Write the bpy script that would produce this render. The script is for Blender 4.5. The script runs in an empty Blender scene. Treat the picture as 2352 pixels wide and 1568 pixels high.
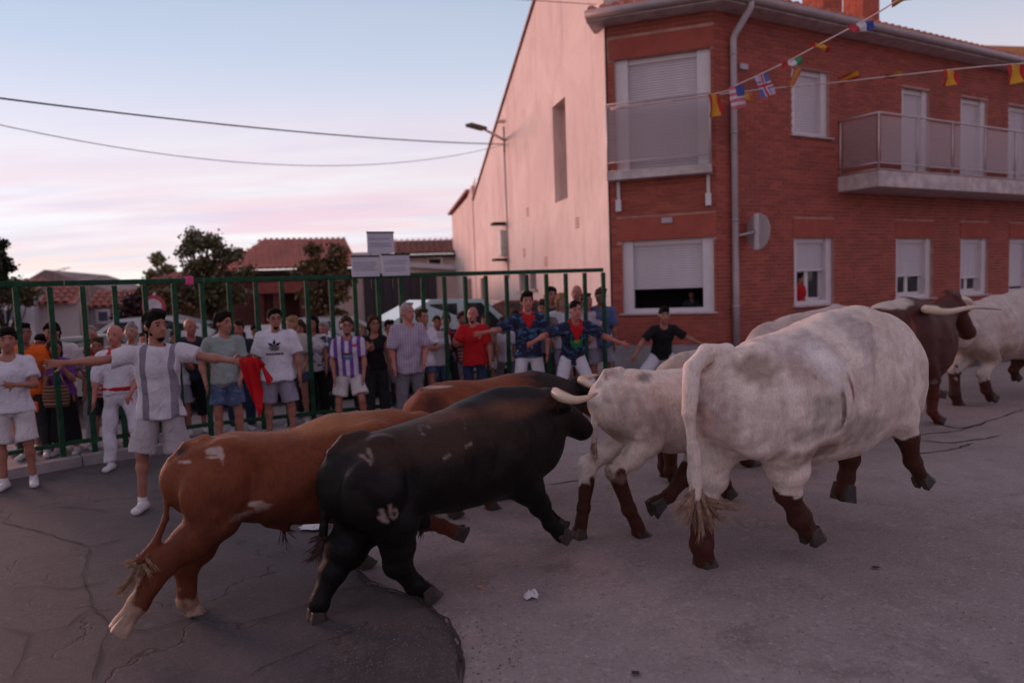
import bpy, bmesh, math, random
import numpy as np
from mathutils import Vector, Matrix

random.seed(7); np.random.seed(7)
R = math.radians
SC = bpy.context.scene
COL = SC.collection

# ------------------------------------------------------------------ camera
CAM_H, PITCH, ROLL, FPX = 1.9, 4.35, -2.0, 1633.0      # FPX: focal length for a 2352 px wide picture
cam_data = bpy.data.cameras.new('camera'); cam = bpy.data.objects.new('camera', cam_data); COL.objects.link(cam)
cam_data.sensor_width = 36.0; cam_data.lens = FPX * 36.0 / 2352.0
cam_data.clip_start = 0.05; cam_data.clip_end = 2000
CAM_ROT = Matrix.Rotation(R(90 - PITCH), 3, 'X') @ Matrix.Rotation(R(ROLL), 3, 'Z')
cam.matrix_world = Matrix.Translation((0, 0, CAM_H)) @ CAM_ROT.to_4x4()
cam_data.dof.use_dof = True; cam_data.dof.focus_distance = 4.9; cam_data.dof.aperture_fstop = 1.1
SC.camera = cam

# ------------------------------------------------------------------ sky, sun, exposure
SUN_AZ, SUN_EL = R(-52), R(6)      # azimuth from +Y towards +X; the sun is setting front left
sun_dir = Vector((math.sin(SUN_AZ) * math.cos(SUN_EL), math.cos(SUN_AZ) * math.cos(SUN_EL), math.sin(SUN_EL)))
world = bpy.data.worlds.new('World'); SC.world = world; world.use_nodes = True
wn, wl = world.node_tree.nodes, world.node_tree.links
wn.clear()
def wnode(t, **kw):
    n = wn.new(t)
    for k, v in kw.items(): setattr(n, k, v)
    return n
def wmath(op, a, b=None, c=None, clamp=False):
    n = wnode('ShaderNodeMath', operation=op); n.use_clamp = clamp
    for i, v in enumerate((a, b, c)):
        if v is None: continue
        if isinstance(v, (int, float)): n.inputs[i].default_value = v
        else: wl.new(v, n.inputs[i])
    return n.outputs[0]
def wmix(f, a, b):
    n = wnode('ShaderNodeMix', data_type='RGBA')
    for i, v in ((0, f), (6, a), (7, b)):
        if isinstance(v, (int, float)): n.inputs[i].default_value = v
        elif isinstance(v, tuple): n.inputs[i].default_value = (*v, 1)
        else: wl.new(v, n.inputs[i])
    return n.outputs[2]
tc = wnode('ShaderNodeTexCoord'); sep = wnode('ShaderNodeSeparateXYZ'); wl.new(tc.outputs['Generated'], sep.inputs[0])
zz = wmath('MAXIMUM', sep.outputs[2], 0.0)
ramp = wnode('ShaderNodeValToRGB'); wl.new(zz, ramp.inputs[0])
el = ramp.color_ramp.elements
SKY = [(0.0, (1.20, .96, .62)), (.025, (1.14, .84, .64)), (.07, (1.10, .72, .60)), (.14, (1.08, .82, .74)),
       (.22, (.92, .84, .86)), (.30, (.66, .71, .80)), (.42, (.47, .55, .67)), (.62, (.43, .42, .49)), (1.0, (.42, .35, .41))]
el[0].position = 0; el[0].color = (*SKY[0][1], 1); el[1].position = 1; el[1].color = (*SKY[-1][1], 1)
for p, c in SKY[1:-1]:
    e = el.new(p); e.color = (*c, 1)
# dusk side to night side: a smooth turn of the sky away from the sunset
dotn = wnode('ShaderNodeVectorMath', operation='DOT_PRODUCT'); wl.new(tc.outputs['Generated'], dotn.inputs[0])
dotn.inputs[1].default_value = (math.sin(SUN_AZ), math.cos(SUN_AZ), 0)
side = wmath('MULTIPLY_ADD', dotn.outputs['Value'], .5, .5, clamp=True)
ramp2 = wnode('ShaderNodeValToRGB'); wl.new(zz, ramp2.inputs[0])
el = ramp2.color_ramp.elements
SKY2 = [(0.0, (.46, .29, .31)), (.12, (.60, .37, .40)), (.30, (.56, .38, .42)), (.6, (.47, .37, .43)), (1.0, (.42, .35, .41))]
el[0].position = 0; el[0].color = (*SKY2[0][1], 1); el[1].position = 1; el[1].color = (*SKY2[-1][1], 1)
for p, c in SKY2[1:-1]:
    e = el.new(p); e.color = (*c, 1)
sidef = wmath('SMOOTH_MIN', wmath('MULTIPLY', side, 1.55), 1.0, .2, clamp=True)
base = wmix(sidef, ramp2.outputs[0], ramp.outputs[0])
# soft streaks of cloud low in the sky
comb = wnode('ShaderNodeCombineXYZ')
inv = wmath('DIVIDE', 1.0, wmath('ADD', zz, .10))
wl.new(wmath('MULTIPLY', sep.outputs[0], inv), comb.inputs[0]); wl.new(wmath('MULTIPLY', sep.outputs[1], inv), comb.inputs[1])
wl.new(wmath('MULTIPLY', zz, 6.0), comb.inputs[2])
def clouds(scale, detail, lo, hi, off, ysc):
    mp = wnode('ShaderNodeMapping'); wl.new(comb.outputs[0], mp.inputs[0])
    mp.inputs['Location'].default_value = off; mp.inputs['Scale'].default_value = (1, ysc, 1.6); mp.inputs['Rotation'].default_value = (0, 0, R(8))
    nz = wnode('ShaderNodeTexNoise'); wl.new(mp.outputs[0], nz.inputs['Vector'])
    nz.inputs['Scale'].default_value = scale; nz.inputs['Detail'].default_value = detail; nz.inputs['Roughness'].default_value = .55
    mr = wnode('ShaderNodeMapRange', interpolation_type='SMOOTHSTEP'); wl.new(nz.outputs[0], mr.inputs[0])
    mr.inputs[1].default_value = lo; mr.inputs[2].default_value = hi
    return mr.outputs[0]
c1 = clouds(.38, 2.5, .40, .64, (3, 1, 0), 2.6)
c2 = clouds(.50, 3, .42, .66, (7.3, 4, 2), 3.2)
low = wnode('ShaderNodeMapRange', interpolation_type='SMOOTHSTEP'); wl.new(zz, low.inputs[0])
low.inputs[1].default_value = .30; low.inputs[2].default_value = .10
lowf = wmath('MULTIPLY', low.outputs[0], sidef)
sk = wmix(wmath('MULTIPLY', c1, wmath('MULTIPLY', lowf, .8)), base, (1.04, .66, .66))
sk = wmix(wmath('MULTIPLY', c2, wmath('MULTIPLY', lowf, .75)), sk, (1.12, 1.02, .93))
c3 = clouds(.75, 3, .50, .70, (1.3, 9, 5), 3.6)
sk = wmix(wmath('MULTIPLY', c3, wmath('MULTIPLY', lowf, .42)), sk, (.76, .66, .74))
c4 = clouds(.35, 3, .40, .75, (11, 2, 3), 1.4)
sk = wmix(wmath('MULTIPLY', c4, .22), sk, (.80, .80, .86))
bgc = wnode('ShaderNodeBackground'); wl.new(sk, bgc.inputs[0]); bgc.inputs[1].default_value = .82
nish = wnode('ShaderNodeTexSky', sky_type='NISHITA', sun_disc=False)
nish.sun_elevation = SUN_EL; nish.dust_density = 0; nish.air_density = .7; nish.ozone_density = 4; nish.sun_rotation = SUN_AZ
bgn = wnode('ShaderNodeBackground'); wl.new(nish.outputs[0], bgn.inputs[0]); bgn.inputs[1].default_value = .05
addn = wnode('ShaderNodeAddShader'); wl.new(bgc.outputs[0], addn.inputs[0]); wl.new(bgn.outputs[0], addn.inputs[1])
wo = wnode('ShaderNodeOutputWorld'); wl.new(addn.outputs[0], wo.inputs[0])

sun_data = bpy.data.lights.new('sun', 'SUN'); sun_data.energy = 3.3; sun_data.angle = R(24); sun_data.color = (1, .50, .41)
sun = bpy.data.objects.new('sun', sun_data); COL.objects.link(sun)
sun.rotation_euler = sun_dir.to_track_quat('Z', 'Y').to_euler(); sun.location = sun_dir * 50

SC.render.engine = 'CYCLES'
vs = SC.view_settings
vs.view_transform = 'Standard'; vs.look = 'None'; vs.gamma = 1; vs.exposure = 0.0; vs.use_curve_mapping = False

# ------------------------------------------------------------------ picture pixel (2352 x 1568) -> world
def ray(px, py):
    return (CAM_ROT @ Vector(((px - 1176) / FPX, -(py - 784) / FPX, -1))).normalized()
CAMP = Vector((0, 0, CAM_H))
def at_depth(px, py, D):
    d = ray(px, py); return CAMP + d * (D / d.y)
def ground(px, py, z=0.0):
    d = ray(px, py); return CAMP + d * ((z - CAM_H) / d.z)
def on_plane(px, py, p0, n):
    d = ray(px, py); return CAMP + d * ((Vector(p0) - CAMP).dot(n) / d.dot(n))
def project(p):
    q = CAM_ROT.transposed() @ (Vector(p) - CAMP)
    return 1176 + FPX * q.x / -q.z, 784 - FPX * q.y / -q.z

# ------------------------------------------------------------------ objects
def tag(o, label=None, cat=None, group=None, kind=None):
    if label: o['label'] = label
    if cat: o['category'] = cat
    if group: o['group'] = group
    if kind: o['kind'] = kind
    return o
def empty(name, loc, label, cat, group=None, rz=0.0):
    o = bpy.data.objects.new(name, None); COL.objects.link(o); o.empty_display_size = .1
    o.location = loc; o.rotation_euler = (0, 0, rz)
    return tag(o, label, cat, group)
def inv_of(parent):
    # children of a thing are modelled in world space; the inverse takes the empty's own place back out
    if parent.parent is None:
        m = Matrix.Translation(parent.location) @ parent.rotation_euler.to_matrix().to_4x4()
    else: m = inv_of(parent.parent).inverted() @ parent.matrix_parent_inverse @ parent.matrix_basis
    return m.inverted()
def place(name, mesh, mat=None, parent=None, local=False, **kw):
    o = bpy.data.objects.new(name, mesh); COL.objects.link(o)
    if mat is not None and not mesh.materials: mesh.materials.append(mat)
    if parent is not None:
        o.parent = parent
        if not local and parent.type == 'EMPTY':
            o.matrix_parent_inverse = Matrix.Translation(parent.location).inverted() if not any(parent.rotation_euler) else inv_of(parent)
        if kw.get('label') is None: kw.pop('label', None)
    return tag(o, **kw)
def mesh_np(name, V, F, smooth=False):
    me = bpy.data.meshes.new(name)
    me.from_pydata([tuple(v) for v in V], [], [tuple(f) for f in F])
    if smooth: me.polygons.foreach_set('use_smooth', [True] * len(me.polygons))
    me.update(); return me
class MB:
    """collects simple shapes into one mesh"""
    def __init__(s): s.V, s.F, s.M = [], [], []
    def add(s, V, F, m=0):
        b = len(s.V); s.V += [tuple(v) for v in V]; s.F += [tuple(b + i for i in f) for f in F]; s.M += [m] * len(F); return s
    def hexa(s, P, m=0):       # P: 4 bottom then 4 top, counter-clockwise seen from above
        return s.add(P, [(3, 2, 1, 0), (4, 5, 6, 7), (0, 1, 5, 4), (1, 2, 6, 5), (2, 3, 7, 6), (3, 0, 4, 7)], m)
    def box(s, o, ux, uy, uz, m=0):   # corner + three edge vectors
        o, ux, uy, uz = Vector(o), Vector(ux), Vector(uy), Vector(uz)
        P = [o, o + ux, o + ux + uy, o + uy]; P += [p + uz for p in P]
        if ux.cross(uy).dot(uz) < 0: P = [P[i] for i in (0, 3, 2, 1, 4, 7, 6, 5)]
        return s.hexa(P, m)
    def cbox(s, c, sx, sy, sz, m=0):
        c = Vector(c); return s.box(c - Vector((sx, sy, sz)) / 2, (sx, 0, 0), (0, sy, 0), (0, 0, sz), m)
    def tube(s, pts, rad, n=8, m=0, cap=True):
        pts = [Vector(p) for p in pts]
        if isinstance(rad, (int, float)): rad = [rad] * len(pts)
        up = Vector((0, 0, 1)); b = len(s.V); prev = None
        for i, p in enumerate(pts):
            t = (pts[min(i + 1, len(pts) - 1)] - pts[max(i - 1, 0)]).normalized()
            if prev is None:
                a = t.cross(up) if abs(t.z) < .95 else t.cross(Vector((1, 0, 0)))
            else: a = prev - t * prev.dot(t)
            a.normalize(); prev = a; c = t.cross(a)
            for k in range(n):
                an = 2 * math.pi * k / n; q = p + (a * math.cos(an) + c * math.sin(an)) * rad[i]
                s.V.append(tuple(q))
        for i in range(len(pts) - 1):
            for k in range(n):
                s.F.append((b + i * n + k, b + i * n + (k + 1) % n, b + (i + 1) * n + (k + 1) % n, b + (i + 1) * n + k)); s.M.append(m)
        if cap:
            s.F.append(tuple(b + k for k in reversed(range(n)))); s.M.append(m)
            e = b + (len(pts) - 1) * n; s.F.append(tuple(e + k for k in range(n))); s.M.append(m)
        return s
    def mesh(s, name, smooth=False):
        me = mesh_np(name, s.V, s.F, smooth)
        if any(s.M): me.polygons.foreach_set('material_index', s.M)
        return me
    def build(s, name, mat, parent=None, smooth=False, bevel=0, **kw):
        me = s.mesh(name, smooth)
        if bevel:
            bm = bmesh.new(); bm.from_mesh(me)
            bmesh.ops.bevel(bm, geom=bm.edges[:], offset=bevel, segments=2, profile=.5, affect='EDGES', clamp_overlap=True)
            bm.to_mesh(me); bm.free()
        mats = mat if isinstance(mat, (list, tuple)) else [mat]
        for m in mats: me.materials.append(m)
        return place(name, me, None, parent, **kw)
def poly_sheet(name, pts, mat, z=None, **kw):
    me = bpy.data.meshes.new(name); bm = bmesh.new()
    vs_ = [bm.verts.new((p[0], p[1], p[2] if z is None else z)) for p in pts]
    f = bm.faces.new(vs_)
    if f.normal.z < 0: f.normal_flip()
    bmesh.ops.triangulate(bm, faces=[f]); bm.normal_update()
    for f in bm.faces:
        if f.normal.z < 0: f.normal_flip()
    bm.to_mesh(me); bm.free()
    return place(name, me, mat, **kw)

# ------------------------------------------------------------------ materials
MATS = {}
def nd(nt, t, **kw):
    n = nt.nodes.new(t)
    for k, v in kw.items(): setattr(n, k, v)
    return n
def new_mat(name):
    m = bpy.data.materials.new(name); m.use_nodes = True
    nt = m.node_tree; b = nt.nodes['Principled BSDF']; return m, nt, b
def mixc(nt, f, a, b, mode='MIX'):
    n = nd(nt, 'ShaderNodeMix', data_type='RGBA', blend_type=mode)
    for i, v in ((0, f), (6, a), (7, b)):
        if isinstance(v, (int, float)): n.inputs[i].default_value = v
        elif isinstance(v, tuple): n.inputs[i].default_value = (*v[:3], 1)
        else: nt.links.new(v, n.inputs[i])
    return n.outputs[2]
def mth(nt, op, a, b=None, c=None, clamp=False):
    n = nd(nt, 'ShaderNodeMath', operation=op); n.use_clamp = clamp
    for i, v in enumerate((a, b, c)):
        if v is None: continue
        if isinstance(v, (int, float)): n.inputs[i].default_value = v
        else: nt.links.new(v, n.inputs[i])
    return n.outputs[0]
def noise(nt, scale, detail=4, rough=.5, co=None, dist=0, sc=None):
    if co is None: co = nd(nt, 'ShaderNodeTexCoord').outputs['Object']
    if sc:
        mp = nd(nt, 'ShaderNodeMapping'); nt.links.new(co, mp.inputs[0]); mp.inputs['Scale'].default_value = sc; co = mp.outputs[0]
    n = nd(nt, 'ShaderNodeTexNoise'); nt.links.new(co, n.inputs['Vector'])
    n.inputs['Scale'].default_value = scale; n.inputs['Detail'].default_value = detail
    n.inputs['Roughness'].default_value = rough; n.inputs['Distortion'].default_value = dist
    return n.outputs[0]
def remap(nt, v, a, b, c=0, d=1, smooth=True):
    n = nd(nt, 'ShaderNodeMapRange'); n.interpolation_type = 'SMOOTHSTEP' if smooth else 'LINEAR'
    nt.links.new(v, n.inputs[0])
    for i, x in enumerate((a, b, c, d)): n.inputs[i + 1].default_value = x
    return n.outputs[0]
def bump(nt, b, h, strength=.3, dist=.01):
    n = nd(nt, 'ShaderNodeBump'); nt.links.new(h, n.inputs['Height'])
    n.inputs['Strength'].default_value = strength; n.inputs['Distance'].default_value = dist
    nt.links.new(n.outputs[0], b.inputs['Normal'])
def basic(name, col, rough=.7, var=.15, scale=6, metal=0, bmp=0, bscale=60, spec=.4, sheen=0):
    """plain procedural material: colour broken up by two noises, optional fine bump"""
    if name in MATS: return MATS[name]
    m, nt, b = new_mat(name)
    n1 = noise(nt, scale, 5, .6); dark = tuple(c * (1 - var) for c in col); lite = tuple(min(1, c * (1 + var)) for c in col)
    nt.links.new(mixc(nt, remap(nt, n1, .3, .7), dark, lite), b.inputs['Base Color'])
    b.inputs['Roughness'].default_value = rough; b.inputs['Metallic'].default_value = metal
    b.inputs['Specular IOR Level'].default_value = spec
    if sheen: b.inputs['Sheen Weight'].default_value = sheen
    if bmp: bump(nt, b, noise(nt, bscale, 4, .6), bmp, .01)
    MATS[name] = m; return m

# ------------------------------------------------------------------ implicit bodies: smooth unions meshed by surface nets
class SDF:
    def __init__(s, lo, hi, h):
        s.h = h; s.lo = np.array(lo, float) - 3 * h; n = np.ceil((np.array(hi, float) + 3 * h - s.lo) / h).astype(int) + 1
        s.ax = [s.lo[i] + h * np.arange(n[i]) for i in range(3)]
        s.D = np.full(tuple(n), .5, np.float32)
    def sub(s, lo, hi):
        sl = []
        for i in range(3):
            a = max(0, int((lo[i] - s.lo[i]) / s.h) - 1); b = min(len(s.ax[i]), int((hi[i] - s.lo[i]) / s.h) + 3)
            if b <= a: return None, None
            sl.append(slice(a, b))
        g = np.meshgrid(s.ax[0][sl[0]], s.ax[1][sl[1]], s.ax[2][sl[2]], indexing='ij')
        return tuple(sl), np.stack(g, -1)
    def put(s, sl, d, k, cut=False):
        a = s.D[sl]; d = d.astype(np.float32)
        if cut: d = -d; hh = np.clip(.5 - .5 * (d - a) / k, 0, 1); s.D[sl] = d * (1 - hh) + a * hh + k * hh * (1 - hh)
        else: hh = np.clip(.5 + .5 * (d - a) / k, 0, 1); s.D[sl] = d * (1 - hh) + a * hh - k * hh * (1 - hh)
    def seg(s, a, b, ra, rb, k=.03, u=None, wa=None, wb=None, cut=False, flat=False):
        """tapered capsule; with u, the half width along the unit axis u goes from wa to wb instead of the radius"""
        a, b = np.array(a, float), np.array(b, float)
        m = max(ra, rb, wa or 0, wb or 0) + 2 * k + s.h
        sl, P = s.sub(np.minimum(a, b) - m, np.maximum(a, b) + m)
        if sl is None: return
        ab = b - a; L2 = max(ab @ ab, 1e-9); q = P - a
        t = np.clip((q @ ab) / L2, 0, 1); o = q - t[..., None] * ab; r = ra + (rb - ra) * t
        if u is None: d = np.sqrt((o * o).sum(-1)) - r
        else:
            u = np.array(u, float); ou = o @ u; rest = np.sqrt(np.maximum((o * o).sum(-1) - ou * ou, 0)); w = wa + (wb - wa) * t
            k0 = np.sqrt((ou / w) ** 2 + (rest / r) ** 2); k1 = np.sqrt((ou / w ** 2) ** 2 + (rest / r ** 2) ** 2) + 1e-6
            d = k0 * (k0 - 1) / k1
        if flat: d = np.maximum(d, (q @ ab) / math.sqrt(L2) - math.sqrt(L2)); k = min(k, .012)
        s.put(sl, d, k, cut)
    def ell(s, c, r, M=None, k=.03, cut=False):
        c, r = np.array(c, float), np.array(r, float); m = r.max() + 2 * k + s.h
        sl, P = s.sub(c - m, c + m)
        if sl is None: return
        q = P - c
        if M is not None: q = q @ np.array(M, float)      # columns of M are the ellipsoid's axes
        k0 = np.sqrt(((q / r) ** 2).sum(-1)); k1 = np.sqrt(((q / r ** 2) ** 2).sum(-1)) + 1e-6
        s.put(sl, k0 * (k0 - 1) / k1, k, cut)
    def clip(s, p, n):      # keep the side n points away from
        g = np.meshgrid(*s.ax, indexing='ij'); d = (g[0] - p[0]) * n[0] + (g[1] - p[1]) * n[1] + (g[2] - p[2]) * n[2]
        s.D = np.maximum(s.D, d.astype(np.float32))
    def ripple(s, amp, fr, seed=0):
        g = np.meshgrid(*s.ax, indexing='ij', sparse=True); rs = np.random.RandomState(seed); t = 0
        for i in range(4):
            f = rs.uniform(-1, 1, 3) * fr; ph = rs.uniform(0, 6.28); t = t + np.sin(g[0] * f[0] + g[1] * f[1] + g[2] * f[2] + ph)
        s.D = s.D + (amp * t / 2).astype(np.float32)
    def mesh(s, name):
        D = s.D; S = D < 0; c = np.zeros(tuple(n - 1 for n in D.shape), np.int8)
        offs = [(i, j, k) for i in (0, 1) for j in (0, 1) for k in (0, 1)]
        nx, ny, nz = c.shape
        for i, j, k in offs: c += S[i:i + nx, j:j + ny, k:k + nz]
        act = np.argwhere((c > 0) & (c < 8)); idx = np.full(c.shape, -1, np.int64); idx[act[:, 0], act[:, 1], act[:, 2]] = np.arange(len(act))
        pos = np.zeros((len(act), 3)); cnt = np.zeros(len(act))
        for a in offs:
            for ax in range(3):
                if a[ax]: continue
                b = list(a); b[ax] = 1
                da = D[act[:, 0] + a[0], act[:, 1] + a[1], act[:, 2] + a[2]].astype(float); db = D[act[:, 0] + b[0], act[:, 1] + b[1], act[:, 2] + b[2]].astype(float)
                cr = (da < 0) != (db < 0); t = np.where(cr, da / np.where(cr, da - db, 1), 0)
                p = np.tile(np.array(a, float), (len(act), 1)); p[:, ax] += t
                pos += p * cr[:, None]; cnt += cr
        V = s.lo + (act + pos / np.maximum(cnt, 1)[:, None]) * s.h
        Q = []
        for ax in range(3):
            o1, o2 = (ax + 1) % 3, (ax + 2) % 3
            A = np.take(S, range(0, S.shape[ax] - 1), ax); B = np.take(S, range(1, S.shape[ax]), ax)
            e = np.argwhere(A != B); ok = (e[:, o1] > 0) & (e[:, o2] > 0) & (e[:, o1] < S.shape[o1] - 1) & (e[:, o2] < S.shape[o2] - 1); e = e[ok]
            fl = A[e[:, 0], e[:, 1], e[:, 2]]
            def cell(d1, d2):
                q = e.copy(); q[:, o1] += d1; q[:, o2] += d2; return idx[q[:, 0], q[:, 1], q[:, 2]]
            q = np.stack([cell(-1, -1), cell(0, -1), cell(0, 0), cell(-1, 0)], 1)
            q[~fl] = q[~fl][:, ::-1]; Q.append(q)
        Q = np.concatenate(Q).astype(np.int32)
        me = bpy.data.meshes.new(name)
        me.vertices.add(len(V)); me.vertices.foreach_set('co', V.astype(np.float32).ravel())
        me.loops.add(Q.size); me.loops.foreach_set('vertex_index', Q.ravel())
        me.polygons.add(len(Q)); me.polygons.foreach_set('loop_start', np.arange(0, Q.size, 4, dtype=np.int32))
        me.polygons.foreach_set('use_smooth', np.ones(len(Q), bool))
        me.update(calc_edges=True); s.V = V
        return me
# ================================================================== materials of the setting
def m_ground(name, c1, c2, crack=0.0, seed=0):
    m, nt, b = new_mat(name); tco = nd(nt, 'ShaderNodeTexCoord').outputs['Object']
    big = noise(nt, .35, 5, .6, tco); mid = noise(nt, 3.0, 6, .65, tco); fine = noise(nt, 60, 5, .7, tco); stn = noise(nt, .9, 7, .7, tco, 1.2)
    col = mixc(nt, remap(nt, big, .3, .7), c1, c2)
    col = mixc(nt, remap(nt, mid, .35, .75, 0, .45), col, tuple(c * .62 for c in c1))
    col = mixc(nt, remap(nt, stn, .56, .68, 0, .5), col, tuple(c * .5 for c in c1))
    gr_ = noise(nt, 27, 4, .75, tco)
    col = mixc(nt, remap(nt, gr_, .56, .68, 0, .45), col, tuple(min(1, c * 1.5) for c in c2)); col = mixc(nt, remap(nt, gr_, .44, .32, 0, .5), col, tuple(c * .5 for c in c1))
    col = mixc(nt, remap(nt, fine, .57, .72, 0, .75), col, tuple(min(1, c * 2.0) for c in c2))
    col = mixc(nt, remap(nt, fine, .42, .28, 0, .6), col, tuple(c * .4 for c in c1))
    fk = noise(nt, 13, 3, .6, tco, .3); fk2 = noise(nt, 19, 3, .6, tco, .3)
    col = mixc(nt, remap(nt, fk, .60, .70, 0, .35), col, tuple(min(1, c * 1.45) for c in c2)); col = mixc(nt, remap(nt, fk2, .61, .72, 0, .45), col, tuple(c * .55 for c in c1))
    h = mth(nt, 'ADD', mth(nt, 'MULTIPLY', fine, .5), mth(nt, 'MULTIPLY', mid, .5))
    if crack:
        dst = nd(nt, 'ShaderNodeVectorMath', operation='MULTIPLY_ADD'); nn = nd(nt, 'ShaderNodeTexNoise'); nt.links.new(tco, nn.inputs['Vector'])
        nn.inputs['Scale'].default_value = 3.5; nn.inputs['Detail'].default_value = 6
        nt.links.new(nn.outputs['Color'], dst.inputs[0]); dst.inputs[1].default_value = (.55, .55, .55); nt.links.new(tco, dst.inputs[2])
        vo = nd(nt, 'ShaderNodeTexVoronoi', feature='DISTANCE_TO_EDGE'); nt.links.new(dst.outputs[0], vo.inputs['Vector']); vo.inputs['Scale'].default_value = .85
        ck = mth(nt, 'MULTIPLY', remap(nt, vo.outputs['Distance'], .012, .003), remap(nt, noise(nt, .8, 3, .5, tco), .42, .58, 0, crack))
        col = mixc(nt, ck, col, (.02, .016, .016)); h = mth(nt, 'SUBTRACT', h, mth(nt, 'MULTIPLY', ck, 1.5))
    nt.links.new(col, b.inputs['Base Color']); b.inputs['Roughness'].default_value = .82; b.inputs['Specular IOR Level'].default_value = .3
    bump(nt, b, h, .55, .012); return m
M_ASPHALT = m_ground('old_asphalt', (.078, .064, .068), (.108, .089, .094), .55)
M_CONC = m_ground('worn_concrete', (.272, .212, .206), (.345, .270, .264), 0)
M_PATCH = m_ground('rough_patch', (.078, .060, .060), (.105, .082, .080), 0)
M_PAVE = m_ground('pavement_concrete', (.20, .17, .17), (.26, .22, .22), 0)
M_CRACK = basic('crack_tar', (.036, .029, .030), .9)
def m_plaster():
    m, nt, b = new_mat('pink_plaster'); t = nd(nt, 'ShaderNodeTexCoord').outputs['Object']
    col = mixc(nt, remap(nt, noise(nt, .45, 6, .65, t, .8), .35, .68), (.74, .56, .51), (.82, .665, .60))
    col = mixc(nt, remap(nt, noise(nt, 1.6, 6, .7, t, 0, (1, 1, .28)), .50, .72, 0, .5), col, (.52, .36, .34))
    col = mixc(nt, remap(nt, noise(nt, 7, 5, .7, t), .58, .75, 0, .35), col, (.82, .64, .60))
    col = mixc(nt, remap(nt, noise(nt, 3.2, 4, .6, t, 0, (1, 1, .07)), .54, .68, 0, .30), col, (.46, .33, .31))
    col = mixc(nt, remap(nt, noise(nt, .8, 2, .4, t, 1.5), .585, .600, 0, .16), col, (.55, .42, .40))
    nt.links.new(col, b.inputs['Base Color']); b.inputs['Roughness'].default_value = .9; bump(nt, b, noise(nt, 9, 7, .7, t), .4, .03); return m
M_PINK = m_plaster()
def m_brick(name, c1, c2):
    m, nt, b = new_mat(name); oi = nd(nt, 'ShaderNodeTexCoord').outputs['Object']
    ge = nd(nt, 'ShaderNodeNewGeometry')
    col = mixc(nt, ge.outputs['Random Per Island'], c1, c2)
    col = mixc(nt, remap(nt, noise(nt, 1.3, 5, .6, oi), .4, .75, 0, .5), col, tuple(c * .62 for c in c1))
    col = mixc(nt, remap(nt, noise(nt, 40, 4, .6, oi), .55, .8, 0, .35), col, tuple(min(1, c * 1.4 + .03) for c in c2))
    nt.links.new(col, b.inputs['Base Color']); b.inputs['Roughness'].default_value = .8; bump(nt, b, noise(nt, 90, 3, .6, oi), .3, .004); return m
M_BRICK = m_brick('red_brick', (.275, .052, .036), (.41, .084, .056))
M_MORTAR = basic('mortar', (.46, .25, .21), .95, .2, 5)
M_LINTEL = basic('brick_red_render', (.35, .076, .056), .85, .12, 3, bmp=.2)
M_PLINTH = basic('grey_plinth_concrete', (.30, .26, .27), .9, .2, 2.5, bmp=.4, bscale=25)
M_FRAME = basic('white_lacquer_frame', (.66, .58, .61), .45, .05, 4)
M_SHUT = basic('white_shutter_slats', (.62, .54, .58), .5, .06, 3)
M_SLAB = basic('pale_slab_concrete', (.52, .42, .42), .85, .22, 4.5, bmp=.3)
M_STEEL = basic('painted_rail_metal', (.50, .42, .43), .4, .06, 6, metal=.3)
M_GUTTER = basic('grey_gutter_metal', (.36, .28, .29), .45, .08, 4, metal=.2)
M_PIPE = basic('grey_downpipe', (.42, .35, .38), .5, .1, 3)
M_TILE = basic('clay_roof_tile', (.52, .17, .12), .85, .3, 3, bmp=.3)
M_TILE2 = basic('aged_brown_tile', (.34, .13, .10), .85, .3, 2, bmp=.3)
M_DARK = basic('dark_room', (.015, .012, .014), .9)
M_GREEN = basic('green_fence_paint', (.018, .060, .034), .8, .3, 9, bmp=.2, spec=.12)
M_CABLE = basic('black_cable', (.09, .09, .10), .7)
M_GREYC = basic('grey_cable', (.20, .20, .22), .7)
def m_glass(name, col, alpha, rough=.08):
    m, nt, b = new_mat(name); b.inputs['Base Color'].default_value = (*col, 1); b.inputs['Roughness'].default_value = rough
    b.inputs['Alpha'].default_value = alpha; b.inputs['Specular IOR Level'].default_value = .6; return m
M_PANEL = m_glass('smoked_balcony_panel', (.42, .32, .34), .38, .3)
M_WIN = m_glass('window_glass', (.03, .03, .035), .96, .04)

# ================================================================== ground
g = MB(); g.add([(-400, -60, 0), (400, -60, 0), (400, 700, 0), (-400, 700, 0)], [(0, 1, 2, 3)])
g.build('ground', M_ASPHALT, kind='structure')
joint = [(1063, 1567), (1060, 1500), (1030, 1425), (960, 1375), (885, 1352), (850, 1340), (822, 1312), (806, 1275), (822, 1235), (815, 1198), (790, 1170), (720, 1120), (650, 1075), (600, 1040), (560, 1010)]
jp = [ground(x, y) for x, y in joint]
fine_j = []
rj = random.Random(3)
for a, b in zip(jp, jp[1:]):
    for k in range(6):
        p = a.lerp(b, k / 6); w = .02 + .02 * rj.random(); fine_j.append((p.x + rj.uniform(-w, w) * .7, p.y + rj.uniform(-w, w) * .7))
road_pts = [(fine_j[0][0] + .3, -12)] + fine_j + [(jp[-1].x + .5, jp[-1].y + .5), (2.2, 12.3), (6.0, 12.3), (40, 31), (70, 31), (70, -12)]
poly_sheet('road', [(x, y, .004) for x, y in road_pts], M_CONC, kind='structure')
patch = [(768, 1565), (764, 1500), (790, 1462), (850, 1432), (900, 1425), (965, 1436), (1015, 1462), (1046, 1492), (1058, 1530), (1062, 1567)]
pp = [ground(x, y) for x, y in patch]; pp = [(p.x, p.y) for p in pp]
pq = []
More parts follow.
